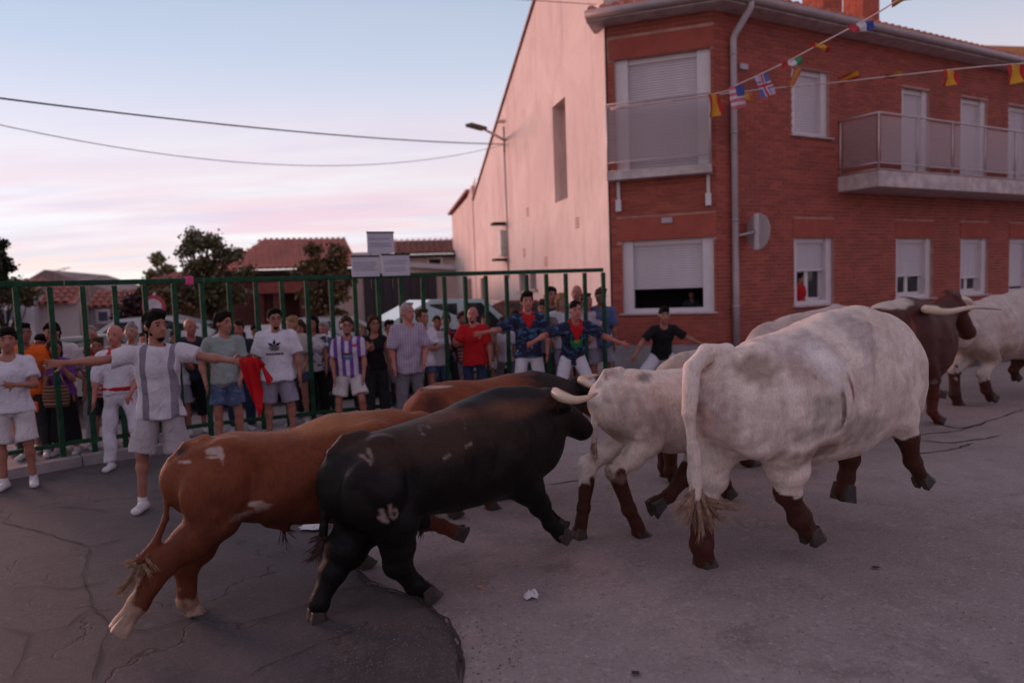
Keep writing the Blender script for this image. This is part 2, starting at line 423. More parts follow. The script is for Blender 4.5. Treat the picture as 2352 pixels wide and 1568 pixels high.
for a_, b_ in zip(pp, pp[1:]):
    for k in range(8): t_ = k / 8; pq.append((a_[0] + (b_[0] - a_[0]) * t_ + rj.uniform(-.012, .012), a_[1] + (b_[1] - a_[1]) * t_ + rj.uniform(-.012, .012)))
pp = pq + [pp[-1]]
gs = MB(); rg = random.Random(8)
def pebble(x, y, z, r):
    gs.add([(x - r, y, z), (x, y - r * .7, z), (x + r * .8, y, z), (x, y + r, z), (x + r * .1, y, z + r * .8)], [(0, 1, 4), (1, 2, 4), (2, 3, 4), (3, 0, 4)])
for k in range(1500):
    gx, gy = rg.uniform(640, 1200), rg.uniform(1420, 1568); q_ = ground(gx, gy)
    inside = 770 < gx < 1050 and gy > 1435
    if not inside and rg.random() < .85: continue
    pebble(q_.x, q_.y, .011 if inside else .007, rg.uniform(.003, .008))
for k in range(900):
    q_ = ground(rg.uniform(0, 2352), rg.uniform(1180, 1568)); pebble(q_.x, q_.y, .006, rg.uniform(.002, .006))
pp = [(pp[0][0] - .02, pp[0][1] - .5)] + pp + [(pp[-1][0] + .05, pp[-1][1] - .5)]
poly_sheet('road_patch', [(x, y, .010) for x, y in pp], M_PATCH, kind='structure')
gs.build('road_grit', basic('road_grit', (.125, .094, .096), .9, .5, 30), kind='stuff', label='loose grit scattered on the road and the rough patch', cat='grit')
def ribbon(name, pix, width, mat, z=.008, seed=1, **kw):
    rr = random.Random(seed); P = [ground(x, y) for x, y in pix]; Q = []
    for a, b in zip(P, P[1:]):
        n = max(2, int((b - a).length / .09))
        for k in range(n): Q.append(a.lerp(b, k / n) + Vector((rr.uniform(-1, 1), rr.uniform(-1, 1), 0)) * .014)
    Q.append(P[-1]); V, F = [], []
    for i, p in enumerate(Q):
        t = (Q[min(i + 1, len(Q) - 1)] - Q[max(i - 1, 0)]); nn = Vector((-t.y, t.x, 0)).normalized()
        w = width * rr.uniform(.35, 1.1) * (1 if 0 < i < len(Q) - 1 else .1) / 2
        V += [(p.x + nn.x * w, p.y + nn.y * w, z), (p.x - nn.x * w, p.y - nn.y * w, z)]
        if i: F.append((2 * i - 2, 2 * i - 1, 2 * i + 1, 2 * i))
    return place(name, mesh_np(name, V, F), mat, kind='structure', **kw)
ribbon('road_joint', joint[:12], .020, M_CRACK, .014, 5); ribbon('road_joint', [(x - 5, y + 3) for x, y in joint[:9]], .014, M_CRACK, .012, 8)
for i, pix in enumerate([
    [(545, 1567), (600, 1535), (690, 1500), (740, 1478), (830, 1440), (850, 1425)], [(850, 1342), (800, 1352), (720, 1385), (620, 1420), (560, 1432)],
    [(0, 1360), (90, 1345), (170, 1352), (260, 1330)], [(205, 1260), (190, 1330), (215, 1390), (250, 1440), (330, 1450), (420, 1425), (500, 1400)],
    [(0, 1440), (70, 1455), (150, 1440), (215, 1395)], [(30, 1240), (110, 1225), (205, 1258), (300, 1235)], [(0, 1200), (60, 1212), (110, 1225)],
    [(215, 1568), (230, 1500), (250, 1440)], [(20, 1567), (60, 1500), (70, 1455)], [(60, 1180), (150, 1165), (260, 1175)],
    [(2105, 1000), (2200, 990), (2280, 965), (2352, 940)], [(2110, 1012), (2180, 1018), (2250, 1010), (2300, 1000)],
    [(2125, 968), (2200, 985), (2260, 975)], [(2100, 1045), (2180, 1035), (2240, 1018)], [(1255, 1115), (1300, 1108), (1340, 1104)]]):
    ribbon('road_crack', pix, .013 if i < 10 else .032, M_CRACK, .008, 11 + i)

# pavement with a kerb behind the fence
FN = [(-330, 7.1), (-60, 7.75), (150, 8.4), (470, 9.3), (810, 10.15), (1100, 10.9), (1386, 11.6)]
def hz(px): return 660 - .0349 * (px - 1176)
FPT = [at_depth(px, hz(px), D) for px, D in FN]; FPT = [Vector((p.x, p.y, 0)) for p in FPT]
def fence_nrm(i):
    a, b = FPT[max(i - 1, 0)], FPT[min(i + 1, len(FPT) - 1)]; t = (b - a).normalized(); return Vector((-t.y, t.x, 0))
kerb_front = [FPT[i] - fence_nrm(i) * .30 for i in range(len(FPT) - 1)] + [FPT[-1] - fence_nrm(6) * .1]
kerb_back = [p + fence_nrm(i) * .16 for i, p in enumerate(kerb_front)]
pv = MB()
for i in range(len(FPT) - 1):
    a, b, c, d = kerb_back[i], kerb_back[i + 1], kerb_back[i + 1] + fence_nrm(i + 1) * 2.6, kerb_back[i] + fence_nrm(i) * 2.6
    pv.hexa([(*a[:2], -.05), (*b[:2], -.05), (*c[:2], -.05), (*d[:2], -.05), (*a[:2], .012), (*b[:2], .012), (*c[:2], .012), (*d[:2], .012)])
pv.build('pavement', M_PAVE, kind='structure')
kb = MB()
for i in range(len(FPT) - 1):
    a, b = kerb_front[i], kerb_front[i + 1]; n = max(1, round((b - a).length / .9)); off = fence_nrm(i) * .155
    for k in range(n):
        p, q = a.lerp(b, (k + .008) / n), a.lerp(b, (k + .992) / n); z = .115 + random.uniform(-.004, .004)
        kb.hexa([(*p[:2], -.05), (*q[:2], -.05), (*(q + off)[:2], -.05), (*(p + off)[:2], -.05), (*p[:2], z), (*q[:2], z), (*(q + off)[:2], z), (*(p + off)[:2], z)])
kb.build('kerb', M_PLINTH, kind='structure')

# ================================================================== brick corner house
D_PINK = Vector((math.sin(R(-13.3)), math.cos(R(-13.3)), 0)); D_ST = Vector((math.sin(R(61.4)), math.cos(R(61.4)), 0))
B0 = at_depth(1407, 652, 13.9); B0.z = 0
D_CH = Vector((math.sin(R(109)), math.cos(R(109)), 0))      # chamfer, from B0 towards the street corner
def hit2(p, d, ratio):
    t = (ratio * p.y - p.x) / (d.x - ratio * d.y); return p + d * t
rt = lambda px: (ray(px, hz(px)).x / ray(px, hz(px)).y)
B1 = hit2(B0, D_CH, rt(1647)); CHW = (B1 - B0).length; STW = 15.0; B2 = B1 + D_ST * STW
N_CH = Vector((D_CH.y, -D_CH.x, 0)); N_ST = Vector((D_ST.y, -D_ST.x, 0)); N_PK = Vector((-D_PINK.y, D_PINK.x, 0))
for nn_, pp_ in ((N_CH, B0), (N_ST, B1)):
    if nn_.dot(-pp_) < 0: nn_.negate()
if N_PK.dot(Vector((-5, 0, 0))) < 0: N_PK.negate()
ZTOP = 6.86
house = empty('brick_house', B1, 'two-storey red brick corner house with white roller shutters and balconies', 'house')
def tz(px, py, org, d, n):
    p = on_plane(px, py, org, n); return (p - org).dot(d), p.z
def rect_px(x0, x1, y0, y1, org, d, n):
    xm, ym = (x0 + x1) / 2, (y0 + y1) / 2
    return [tz(x0, ym, org, d, n)[0], tz(x1, ym, org, d, n)[0], tz(xm, y1, org, d, n)[1], tz(xm, y0, org, d, n)[1]]
W_CH = [rect_px(1430, 1640, 549, 718, B0, D_CH, N_CH), rect_px(1413, 1633, 124, 394, B0, D_CH, N_CH)]
W_ST = [rect_px(1823, 1916, 546, 700, B1, D_ST, N_ST), rect_px(2057, 2143, 546, 676, B1, D_ST, N_ST), rect_px(2205, 2270, 548, 668, B1, D_ST, N_ST), rect_px(2317, 2372, 550, 662, B1, D_ST, N_ST),
        rect_px(1818, 1905, 160, 314, B1, D_ST, N_ST), rect_px(2070, 2135, 204, 392, B1, D_ST, N_ST), rect_px(2205, 2268, 232, 392, B1, D_ST, N_ST), rect_px(2315, 2372, 258, 392, B1, D_ST, N_ST)]
for w in W_ST[1:4]: w[2], w[3] = W_ST[0][2], W_ST[0][3]
for w in W_ST[6:8]: w[3] = W_ST[5][3]; w[2] = W_ST[5][2]
print('chamfer', CHW, [[round(v, 2) for v in w] for w in W_CH]); print('street', [[round(v, 2) for v in w] for w in W_ST])
Z_PL = on_plane(1520, 792, B0, N_CH).z
print('plinth', Z_PL)

def wall_grid(mb, org, d, n, w, z0, z1, holes, depth):
    xs = sorted({0, w, *[h[0] for h in holes], *[h[1] for h in holes]}); zs = sorted({z0, z1, *[h[2] for h in holes], *[h[3] for h in holes]})
    P = lambda t, z, o=0: tuple(org + d * t + n * o + Vector((0, 0, z)))
    for a, b in zip(xs, xs[1:]):
        for c, e in zip(zs, zs[1:]):
            m = ((a + b) / 2, (c + e) / 2)
            if any(h[0] < m[0] < h[1] and h[2] < m[1] < h[3] for h in holes): continue
            mb.add([P(a, c), P(b, c), P(b, e), P(a, e)], [(0, 1, 2, 3)])
    for h in holes:
        for a, b in (((h[0], h[2]), (h[0], h[3])), ((h[0], h[3]), (h[1], h[3])), ((h[1], h[3]), (h[1], h[2])), ((h[1], h[2]), (h[0], h[2]))):
            mb.add([P(*a), P(*b), P(*b, -depth), P(*a, -depth)], [(0, 1, 2, 3)])
wm = MB()
wall_grid(wm, B0, D_CH, N_CH, CHW, 0, ZTOP, W_CH, .26); wall_grid(wm, B1, D_ST, N_ST, STW, 0, ZTOP, W_ST, .26)
back = -N_ST * 8
for a, b in ((B2, B2 + back), (B2 + back, B0 + D_PINK * 6.5 - Vector((-.6, 0, 0)))):
    wm.add([tuple(a), tuple(b), (b.x, b.y, ZTOP), (a.x, a.y, ZTOP)], [(0, 1, 2, 3)])
wm.build('wall', M_MORTAR, house, label='mortar face of the brick walls')
# rooms behind the openings, so that they read as dark depth
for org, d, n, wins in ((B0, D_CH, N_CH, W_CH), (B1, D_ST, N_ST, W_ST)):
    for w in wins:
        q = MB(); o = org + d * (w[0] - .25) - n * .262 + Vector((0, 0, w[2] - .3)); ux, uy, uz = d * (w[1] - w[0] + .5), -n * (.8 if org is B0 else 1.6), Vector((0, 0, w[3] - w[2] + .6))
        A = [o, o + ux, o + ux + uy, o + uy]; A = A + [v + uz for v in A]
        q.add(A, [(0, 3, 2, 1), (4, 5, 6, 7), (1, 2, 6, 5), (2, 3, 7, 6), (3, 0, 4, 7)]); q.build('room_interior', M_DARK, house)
# bricks
lint = []
def zone(t, z, rects): return any(r[0] - .001 < t < r[1] + .001 and r[2] - .001 < z < r[3] + .001 for r in rects)
L_CH = [(w[0] - .10, w[1] + .10, w[3], w[3] + (.44 if w[2] < 3 else .38)) for w in W_CH]
L_ST = [(W_ST[0][0] - .02, W_ST[0][1] + .02, W_ST[0][3], W_ST[0][3] + .38)] + [(w[0] - .02, w[1] + .02, w[3], w[3] + .38) for w in W_ST[1:4]]
bricks = []
BL, BH, GAP = .245, .062, .013
def brickfield(org, d, n, w, z0, z1, holes, key):
    row = 0; z = z0
    while z + BH <= z1:
        t = -(row % 2) * BL / 2
        while t < w:
            a, b = max(t, 0.0), min(t + BL, w); zc = z + BH / 2
            segs = [(a, b)]
            for h in holes:
                if h[2] - BH * .6 < zc < h[3] + BH * .6:
                    ns = []
                    for p, q in segs:
                        if q <= h[0] or p >= h[1]: ns.append((p, q)); continue
                        if p < h[0] - .03: ns.append((p, h[0]))
                        if q > h[1] + .03: ns.append((h[1], q))
                    segs = ns
            for p, q in segs:
                if q - p > .03: bricks.append((key, org, d, n, p, q, z))
            t += BL + .007
        z += BH + GAP; row += 1
brickfield(B0 + N_CH * .001, D_CH, N_CH, CHW, Z_PL + .01, ZTOP - .02, [tuple(w) for w in W_CH] + L_CH, 0)
brickfield(B1 + N_ST * .001, D_ST, N_ST, STW, Z_PL + .01, ZTOP - .02, [tuple(w) for w in W_ST] + L_ST, 1)
def brick_geo(mb, br, rr, o0=0):
    key, org, d, n, p, q, z = br; pr = .008 + rr.uniform(0, .005)
    o = org + d * p + Vector((0, 0, z)); mb.box(o, d * (q - p), n * pr, Vector((0, 0, BH)))
front = [b for b in bricks if b[0] == 0 and .6 < b[6] < W_CH[1][2] - .25]; front = sorted(front, key=lambda b: abs(b[6] - 1.6))[:296]
fs = set(id(b) for b in front); rr = random.Random(5)
unit = {}
for b in front:
    key, org, d, n, p, q, z = b; Lk = round(q - p, 3)
    if Lk not in unit:
        mb = MB(); mb.box((0, 0, 0), d * (q - p), n * .012, (0, 0, BH)); unit[Lk] = mb.mesh('brick')
        unit[Lk].materials.append(M_BRICK)
    o = bpy.data.objects.new('brick', unit[Lk]); COL.objects.link(o); o.parent = house
    o.location = org + d * p + Vector((0, 0, z)) - house.location + n * rr.uniform(0, .004)
def m_brick_single():
    m, nt, b = new_mat('red_brick_single'); oi = nd(nt, 'ShaderNodeObjectInfo'); t = nd(nt, 'ShaderNodeTexCoord').outputs['Object']
    col = mixc(nt, oi.outputs['Random'], (.275, .052, .036), (.41, .084, .056))
    col = mixc(nt, remap(nt, noise(nt, 40, 4, .6, t), .55, .8, 0, .35), col, (.42, .12, .08))
    nt.links.new(col, b.inputs['Base Color']); b.inputs['Roughness'].default_value = .8; bump(nt, b, noise(nt, 90, 3, .6, t), .3, .004); return m
MBS = m_brick_single()
for me in unit.values(): me.materials[0] = MBS
rest = MB()
for b in bricks:
    if id(b) not in fs: brick_geo(rest, b, rr)
rest.build('brickwork', M_BRICK, house, kind='stuff', label='red brick courses of both street walls')
for org, d, n, rects in ((B0, D_CH, N_CH, L_CH), (B1, D_ST, N_ST, L_ST)):
    for r in rects:
        r = (max(r[0], .004), min(r[1], CHW - .004) if org is B0 else r[1], r[2] + .003, r[3] - .003)
        MB().box(org + d * r[0] + Vector((0, 0, r[2])), d * (r[1] - r[0]), n * .017, Vector((0, 0, r[3] - r[2]))).build('lintel', M_LINTEL, house)
q = MB(); q.box(B0 + Vector((0, 0, -.05)), D_CH * CHW, N_CH * .03, Vector((0, 0, Z_PL + .05))); q.box(B1 + D_ST * .012 + Vector((0, 0, -.05)), D_ST * STW, N_ST * .03, Vector((0, 0, Z_PL + .05)))
q.build('plinth', M_PLINTH, house)

def window(org, d, n, w, shut_z, panes=2, sill=True, frame_w=.17, depth=.14, glass=True, fr=None):
    """white surround, roller shutter of slats lowered to shut_z, casements and glass behind"""
    t0, t1, z0, z1 = w; Z = Vector((0, 0, 1)); P = lambda t, z, o: org + d * t + n * o + Z * z
    f = MB(); jw = min(frame_w, (t1 - t0) * .16)
    f.box(P(t0 + .002, z0, -.20), d * jw, n * .13, Z * (z1 - z0 - .002)); f.box(P(t1 - .002, z0, -.20), -d * jw, n * .13, Z * (z1 - z0 - .002))
    f.box(P(t0 + jw, z1 - .004, -.20), d * (t1 - t0 - 2 * jw), n * .08, Z * -.09); f.box(P(t0 + jw, z0 + .002, -.20), d * (t1 - t0 - 2 * jw), n * .12, Z * .085)
    win = f.build('window', M_FRAME, house)
    a, b = t0 + jw, t1 - jw
    z = z1 - .095; h = .047; sm = MB()
    sm.add([tuple(v) for v in (P(a, z, -.165), P(b, z, -.165), P(b, z - h + .012, -.154), P(a, z - h + .012, -.154), P(b, z - h + .003, -.168), P(a, z - h + .003, -.168), P(a, z - h + .003, -.176), P(b, z - h + .003, -.176), P(b, z, -.176), P(a, z, -.176))],
           [(0, 3, 2, 1), (3, 5, 4, 2), (5, 6, 7, 4), (6, 9, 8, 7), (9, 0, 1, 8)])
    first = sm.build('slat', M_SHUT, win); k = 1
    while z - k * h > shut_z:
        sl = bpy.data.objects.new('slat', first.data); COL.objects.link(sl); sl.parent = win; sl.location = (0, 0, -k * h); k += 1
    s = MB(); s.box(P(a, shut_z - .03, -.180), d * (b - a), n * .03, Z * .03)
    s.build('shutter', M_SHUT, win)
    if glass and shut_z > z0 + .2:
        c = MB(); ww = (b - a) / panes; zt = min(z1 - .09, shut_z + .3)
        for k in range(panes):
            x0, x1 = a + k * ww, a + (k + 1) * ww
            c.box(P(x0, z0 + .087, -.255), d * .055, n * .05, Z * (zt - z0 - .087)); c.box(P(x1, z0 + .087, -.255), -d * .055, n * .05, Z * (zt - z0 - .087)); c.box(P(x0 + .055, z0 + .087, -.255), d * (ww - .11), n * .05, Z * .06)
        c.build('casement', M_FRAME, win)
        gl = MB()
        for k in range(panes): gl.add([P(a + k * ww + .055, z0 + .147, -.235), P(a + (k + 1) * ww - .055, z0 + .147, -.235), P(a + (k + 1) * ww - .055, zt, -.235), P(a + k * ww + .055, zt, -.235)], [(0, 1, 2, 3)])
        gl.build('pane', M_WIN, win)
    if sill:
        MB().box(P(t0 - .06, z0 - .028, -.1), d * (t1 - t0 + .12), n * .17, Z * .03).build('sill', M_SLAB, win)
    return win
def zof(px, py, org, n): return on_plane(px, py, org, n).z
SH_CH = zof(1540, 658, B0, N_CH)
window(B0, D_CH, N_CH, W_CH[0], SH_CH, glass=False, frame_w=.2)
window(B0, D_CH, N_CH, W_CH[1], W_CH[1][2] + .03, sill=False, glass=False, frame_w=.24)
for w, sp in zip(W_ST, (619, 630, 636, 655, 312, None, None, None)):
    xm = 1176
    zsh = w[2] + .03 if sp in (312, None) else [zof(1860, 619, B1, N_ST), zof(2095, 631, B1, N_ST), zof(2235, 636, B1, N_ST), zof(2335, 655, B1, N_ST)][[619, 630, 636, 655].index(sp)]
    window(B1, D_ST, N_ST, w, zsh, sill=sp is not None, glass=sp is not None and sp != 312)

Z = Vector((0, 0, 1))
# small balcony on the chamfer
zs0 = zof(1520, 410, B0, N_CH); zs1 = zof(1520, 392, B0, N_CH); zr = zof(1520, 236, B0, N_CH); zb = zof(1520, 370, B0, N_CH)
bal = MB().box(B0 + D_CH * .0 - N_CH * .1 + Z * zs0, D_CH * (CHW - .06), N_CH * .42, Z * (zs1 - zs0)).build('balcony', M_SLAB, house, label='narrow balcony slab on the corner face')
rl = MB(); o1 = B0 + N_CH * .30
for z_, r_ in ((zr, .016), (zr - .045, .009), (zb, .013), (zs1 + .02, .008)): rl.tube([o1 + D_CH * .01 + Z * z_, o1 + D_CH * (CHW - .07) + Z * z_], r_, 8)
for t_ in (.02, CHW - .08):
    rl.tube([o1 + D_CH * t_ + Z * zs1, o1 + D_CH * t_ + Z * zr], .016, 8)
    rl.tube([o1 + D_CH * t_ + Z * zr, B0 + N_CH * .012 + D_CH * t_ + Z * zr], .012, 8); rl.tube([o1 + D_CH * t_ + Z * zb, B0 + N_CH * .012 + D_CH * t_ + Z * zb], .010, 8)
rl.build('railing', M_STEEL, bal, smooth=True)
MB().box(o1 + D_CH * .04 + Z * (zb + .02), D_CH * (CHW - .14), N_CH * .008, Z * (zr - zb - .08)).build('railing_panel', M_PANEL, bal)
for t_, zz_ in ((.17, zof(1421, 480, B0, N_CH)), (CHW - .13, zof(1637, 465, B0, N_CH))):     # supports ending in white blocks
    sp = MB().box(B0 + D_CH * (t_ - .03) + N_CH * .02 + Z * (zz_ + .15), D_CH * .06, N_CH * .06, Z * (zs0 - zz_ - .15)).build('bracket', M_STEEL, house)
    MB().box(B0 + D_CH * (t_ - .05) + N_CH * .02 + Z * (zz_ - .06), D_CH * .10, N_CH * .12, Z * .22).build('bracket_block', M_FRAME, sp)
# long balcony on the street wall
ta = tz(1924, 430, B1, D_ST, N_ST)[0]; za, zb2 = 3.62, 3.93; PRO = .92
bal2 = MB().box(B1 + D_ST * ta - N_ST * .05 + Z * za, D_ST * (STW - ta - .3), N_ST * (PRO + .05), Z * (zb2 - za)).build('balcony', M_SLAB, house, label='long balcony slab over the street', bevel=.01)
r2 = MB(); A0 = B1 + D_ST * ta + N_ST * .03; A1 = B1 + D_ST * (ta + .04) + N_ST * (PRO - .04); A2 = B1 + D_ST * (STW - .4) + N_ST * (PRO - .04)
ZR = zb2 + 1.12
for z_, r_ in ((ZR, .022), (zb2 + .16, .018), (zb2 + .035, .012)):
    r2.tube([A0 + Z * z_, A1 + Z * z_], r_, 8); r2.tube([A1 + Z * z_, A2 + Z * z_], r_, 8)
L2 = (A2 - A1).length; npn = 9
posts = [A0 + D_ST * .04] + [A1.lerp(A2, k / npn) for k in range(npn + 1)]
for p in posts: r2.tube([p + Z * zb2, p + Z * ZR], .02, 8)
r2.build('railing', M_STEEL, bal2, smooth=True)
MB().box(A0 + N_ST * .1 + Z * (zb2 + .19), (A1 - A0) * .82, D_ST * .008, Z * .87).build('railing_panel', M_PANEL, bal2)
for k in range(npn):
    a, b = A1.lerp(A2, (k + .05) / npn), A1.lerp(A2, (k + .95) / npn)
    MB().box(a + Z * (zb2 + .19), b - a, N_ST * .008, Z * .87).build('railing_panel', M_PANEL, bal2)
# eaves, gutter, roof
OV = .42
def off_corner(o):      # the three eave corners pushed out by o
    def isect(p1, d1, p2, d2):
        den = d1.x * d2.y - d1.y * d2.x; t = ((p2.x - p1.x) * d2.y - (p2.y - p1.y) * d2.x) / den; return p1 + d1 * t
    c0 = B0 + N_CH * o - D_CH * .30; c1 = isect(B0 + N_CH * o, D_CH, B1 + N_ST * o, D_ST); c2 = B2 + N_ST * o; return c0, c1, c2
e0, e1, e2 = off_corner(OV); i0, i1, i2 = off_corner(-.3)
ef = MB()
for a, b, c, d_ in ((e0, e1, i1, i0), (e1, e2, i2, i1)):
    ef.hexa([(*a[:2], ZTOP - .10), (*b[:2], ZTOP - .10), (*c[:2], ZTOP - .10), (*d_[:2], ZTOP - .10), (*a[:2], ZTOP + .03), (*b[:2], ZTOP + .03), (*c[:2], ZTOP + .03), (*d_[:2], ZTOP + .03)])
ef.build('eave', M_SLAB, house)
g0, g1, g2 = off_corner(OV + .055)
gt = MB(); zz1 = ZTOP + .0
gt.tube([g0 + Z * zz1, g1 + Z * zz1], .075, 12); gt.tube([g1 + Z * zz1, g2 + Z * zz1], .075, 12)
gt.build('gutter', M_GUTTER, house, smooth=True)
rf = MB(); ins = 4.2; rise = 1.15
k0, k1, k2 = off_corner(-ins); k0 = B0 - N_CH * ins * .4 + D_CH * 1.2
zt0 = ZTOP + .06
for a, b, c, d_ in ((e0, e1, k1, k0), (e1, e2, k2, k1)):
    rf.add([(*a[:2], zt0), (*b[:2], zt0), (*c[:2], zt0 + rise), (*d_[:2], zt0 + rise)], [(0, 1, 2, 3)])
ro = rf.build('roof', M_TILE, house)
tl = MB()
def tile_run(mb, a, b, inn, slope, ln, pitch=.22, r=.085, z=0):
    n = int((b - a).length / pitch)
    for k in range(n):
        p = a.lerp(b, (k + .5) / n) + Z * z; rows = 1
        q = p + inn * ln + Z * slope * ln; p0 = p - inn * .03
        dd = (b - a).normalized(); ring = []
        for s_ in (p0, q):
            for j in range(6):
                an = math.pi * j / 5; ring.append(tuple(s_ + dd * math.cos(an) * r + Z * math.sin(an) * r))
        mb.add(ring, [(j, j + 1, j + 7, j + 6) for j in range(5)] + [tuple(range(5, -1, -1))])
for row in range(3):
    tile_run(tl, e0 - N_CH * row * .42, e1 - N_CH * row * .42, -N_CH, rise / (ins + OV), .5, z=zt0 + .02 + row * .42 * rise / (ins + OV))
    tile_run(tl, e1 - N_ST * row * .42, e2 - N_ST * row * .42, -N_ST, rise / (ins + OV), .5, z=zt0 + .02 + row * .42 * rise / (ins + OV))
tl.build('roof_tiles', M_TILE, ro, kind='stuff')
# chimneys
for (x0, x1, y1_, Dc) in ((1874, 1952, 70, 17.6), (1966, 2036, 100, 18.6)):
    c = at_depth((x0 + x1) / 2, y1_, Dc); wd = (x1 - x0) / FPX * Dc / 1.25
    b = MB(); zb_ = ZTOP - .1; zt_ = 9.9 if x0 < 1900 else 10.1; a0 = Vector((c.x, c.y, 0)) - D_ST * wd / 2
    ch = MB().box(a0 + Z * zb_, D_ST * wd, -N_ST * wd * .9, Z * (zt_ - zb_)).build('chimney', M_MORTAR, ro)
    z = zb_; cr = MB()
    while z < zt_:
        for s_, dd, nn, ww in ((a0, D_ST, N_ST, wd), (a0, -N_ST, -D_ST, wd * .9), (a0 + D_ST * wd, -N_ST, D_ST, wd * .9)):
            nb = 3
            for k in range(nb): cr.box(s_ + dd * (ww * k / nb + .006) + Z * z, dd * (ww / nb - .012), nn * .012, Z * BH)
        z += BH + GAP
    cr.build('chimney_bricks', m_brick('chimney_brick', (.42, .085, .045), (.55, .12, .06)), ch, kind='stuff')
# rain pipe at the corner
pt = on_plane(1687, 380, B1 + N_ST * .09, N_ST); pb = Vector((pt.x, pt.y, 0))
ptop = on_plane(1725, 32, B1 + N_ST * (OV + .05), N_ST)
dp = MB(); dp.tube([pb + Z * .25, pb + Z * 6.28, pb + Z * 6.36 + N_ST * .02 + D_ST * .03, Vector((ptop.x, ptop.y, 6.72)), Vector((ptop.x, ptop.y, ZTOP))], .06, 12)
for z_ in (1.4, 3.0, 4.6, 6.0): dp.tube([pb + Z * (z_ - .02), pb + Z * (z_ + .02)], .068, 12)
dpo = dp.build('downpipe', M_PIPE, house, smooth=True)
pl = pb + Z * .0; MB().tube([pl + Z * .05, pl + Z * 2.95], .064, 12).build('lower_pipe', M_GUTTER, dpo, smooth=True)
for px_, py_, nn_, org_ in ((1532, 506, N_CH, B0), (1707, 154, N_ST, B1)):       # small wall lamps / vents
    p = on_plane(px_, py_, org_ + nn_ * .02, nn_); dd = D_CH if org_ is B0 else D_ST
    MB().box(p - dd * .1 - Z * .05, dd * .2, nn_ * .03, Z * .1).build('wall_vent', M_PIPE, house)

# round traffic sign seen from the back, held off the downpipe
sc_ = on_plane(1740, 532, B1 + N_ST * .32, N_ST); sg = empty('round_sign', sc_, 'round traffic sign seen from behind, held off the grey downpipe by an arm', 'sign')
axn = (N_ST * .17 + D_ST * .98).normalized(); sx = Z.cross(axn).normalized()
dsk = MB(); ring = [sc_ + sx * math.cos(a) * .34 + Z * math.sin(a) * .34 for a in [2 * math.pi * k / 28 for k in range(28)]]
dsk.add([tuple(p) for p in ring] + [tuple(p + axn * .012) for p in ring], [tuple(range(27, -1, -1)), tuple(range(28, 56))] + [(k, (k + 1) % 28, 28 + (k + 1) % 28, 28 + k) for k in range(28)])
dsk.build('disc', M_STEEL, sg)
MB().box(sc_ - sx * .045 - Z * .33 - axn * .04, sx * .09, axn * .036, Z * .66).build('stiffener', M_FRAME, sg)
MB().tube([sc_ - axn * .03, pb + Z * (sc_.z - .07)], .022, 8).build('arm', M_STEEL, sg, smooth=True)

# ================================================================== tall pink gable house behind
pg = empty('pink_gable_house', B0, 'tall pale pink rendered house with a long gable wall and one slit window', 'house')
def Pk(t, z, o=0): return B0 + D_PINK * t + N_PK * (.05 + o) + Z * z
TE = 14.1; TP = 1.6; zE = 5.25; slope = (9.16 - zE) / (TE - 4.27); zP = zE + slope * (TE - TP); z0f = zP - slope * TP * .5
slit = [tz(1276, 347, B0, D_PINK, N_PK)[0], tz(1306, 347, B0, D_PINK, N_PK)[0]]
sl_t1, sl_t0 = max(slit), min(slit); sl_z0 = on_plane(1291, 462, B0, N_PK).z; sl_z1 = on_plane(1291, 232, B0, N_PK).z
print('slit', sl_t0, sl_t1, sl_z0, sl_z1, 'peak', zP)
low = []
for x0, x1, y0, y1 in ((1064, 1080, 640, 720), (1108, 1124, 638, 720), (1196, 1212, 625, 668), (1220, 1236, 622, 664)):
    a, b = sorted((tz(x0, (y0 + y1) / 2, B0, D_PINK, N_PK)[0], tz(x1, (y0 + y1) / 2, B0, D_PINK, N_PK)[0])); za_, zb_ = on_plane((x0 + x1) / 2, y1, B0, N_PK).z, on_plane((x0 + x1) / 2, y0, B0, N_PK).z
    low.append((a, b, max(.2, za_), zb_))
low = [l for l in low]
pm = MB()
def roofz(t): return zP - slope * (t - TP) if t > TP else zP - slope * .9 * (TP - t)
holes = [(sl_t0, sl_t1, sl_z0, sl_z1)] + [l for l in low if l[1] < TE]
ts = sorted({0, TP, TE, *[h[0] for h in holes], *[h[1] for h in holes], 4, 6, 8, 10, 12})
for a, b in zip(ts, ts[1:]):
    hs = sorted([h for h in holes if h[0] - .001 <= a and b <= h[1] + .001], key=lambda h: h[2]); z = 0
    for h in hs:
        pm.add([Pk(a, z), Pk(a, h[2]), Pk(b, h[2]), Pk(b, z)], [(0, 1, 2, 3)]); z = h[3]
    pm.add([Pk(a, z), Pk(a, roofz(a)), Pk(b, roofz(b)), Pk(b, z)], [(0, 1, 2, 3)])
for h in holes:
    for a, b in (((h[0], h[2]), (h[0], h[3])), ((h[0], h[3]), (h[1], h[3])), ((h[1], h[3]), (h[1], h[2])), ((h[1], h[2]), (h[0], h[2]))):
        pm.add([Pk(*a), Pk(*b), Pk(*b, -.45), Pk(*a, -.45)], [(0, 1, 2, 3)])
dpt = -2.6
pm.add([Pk(0, 0), Pk(3, 0, dpt), Pk(3, roofz(3), dpt), Pk(0, roofz(0))], [(0, 1, 2, 3)])
pm.add([Pk(TE, 0), Pk(TE, zE), Pk(TE, zE, dpt), Pk(TE, 0, dpt)], [(0, 1, 2, 3)])
pm.add([Pk(3, 0, dpt), Pk(TE, 0, dpt), Pk(TE, zE, dpt), Pk(3, roofz(3), dpt)], [(0, 1, 2, 3)])
pm.build('wall', M_PINK, pg)
rm = MB()
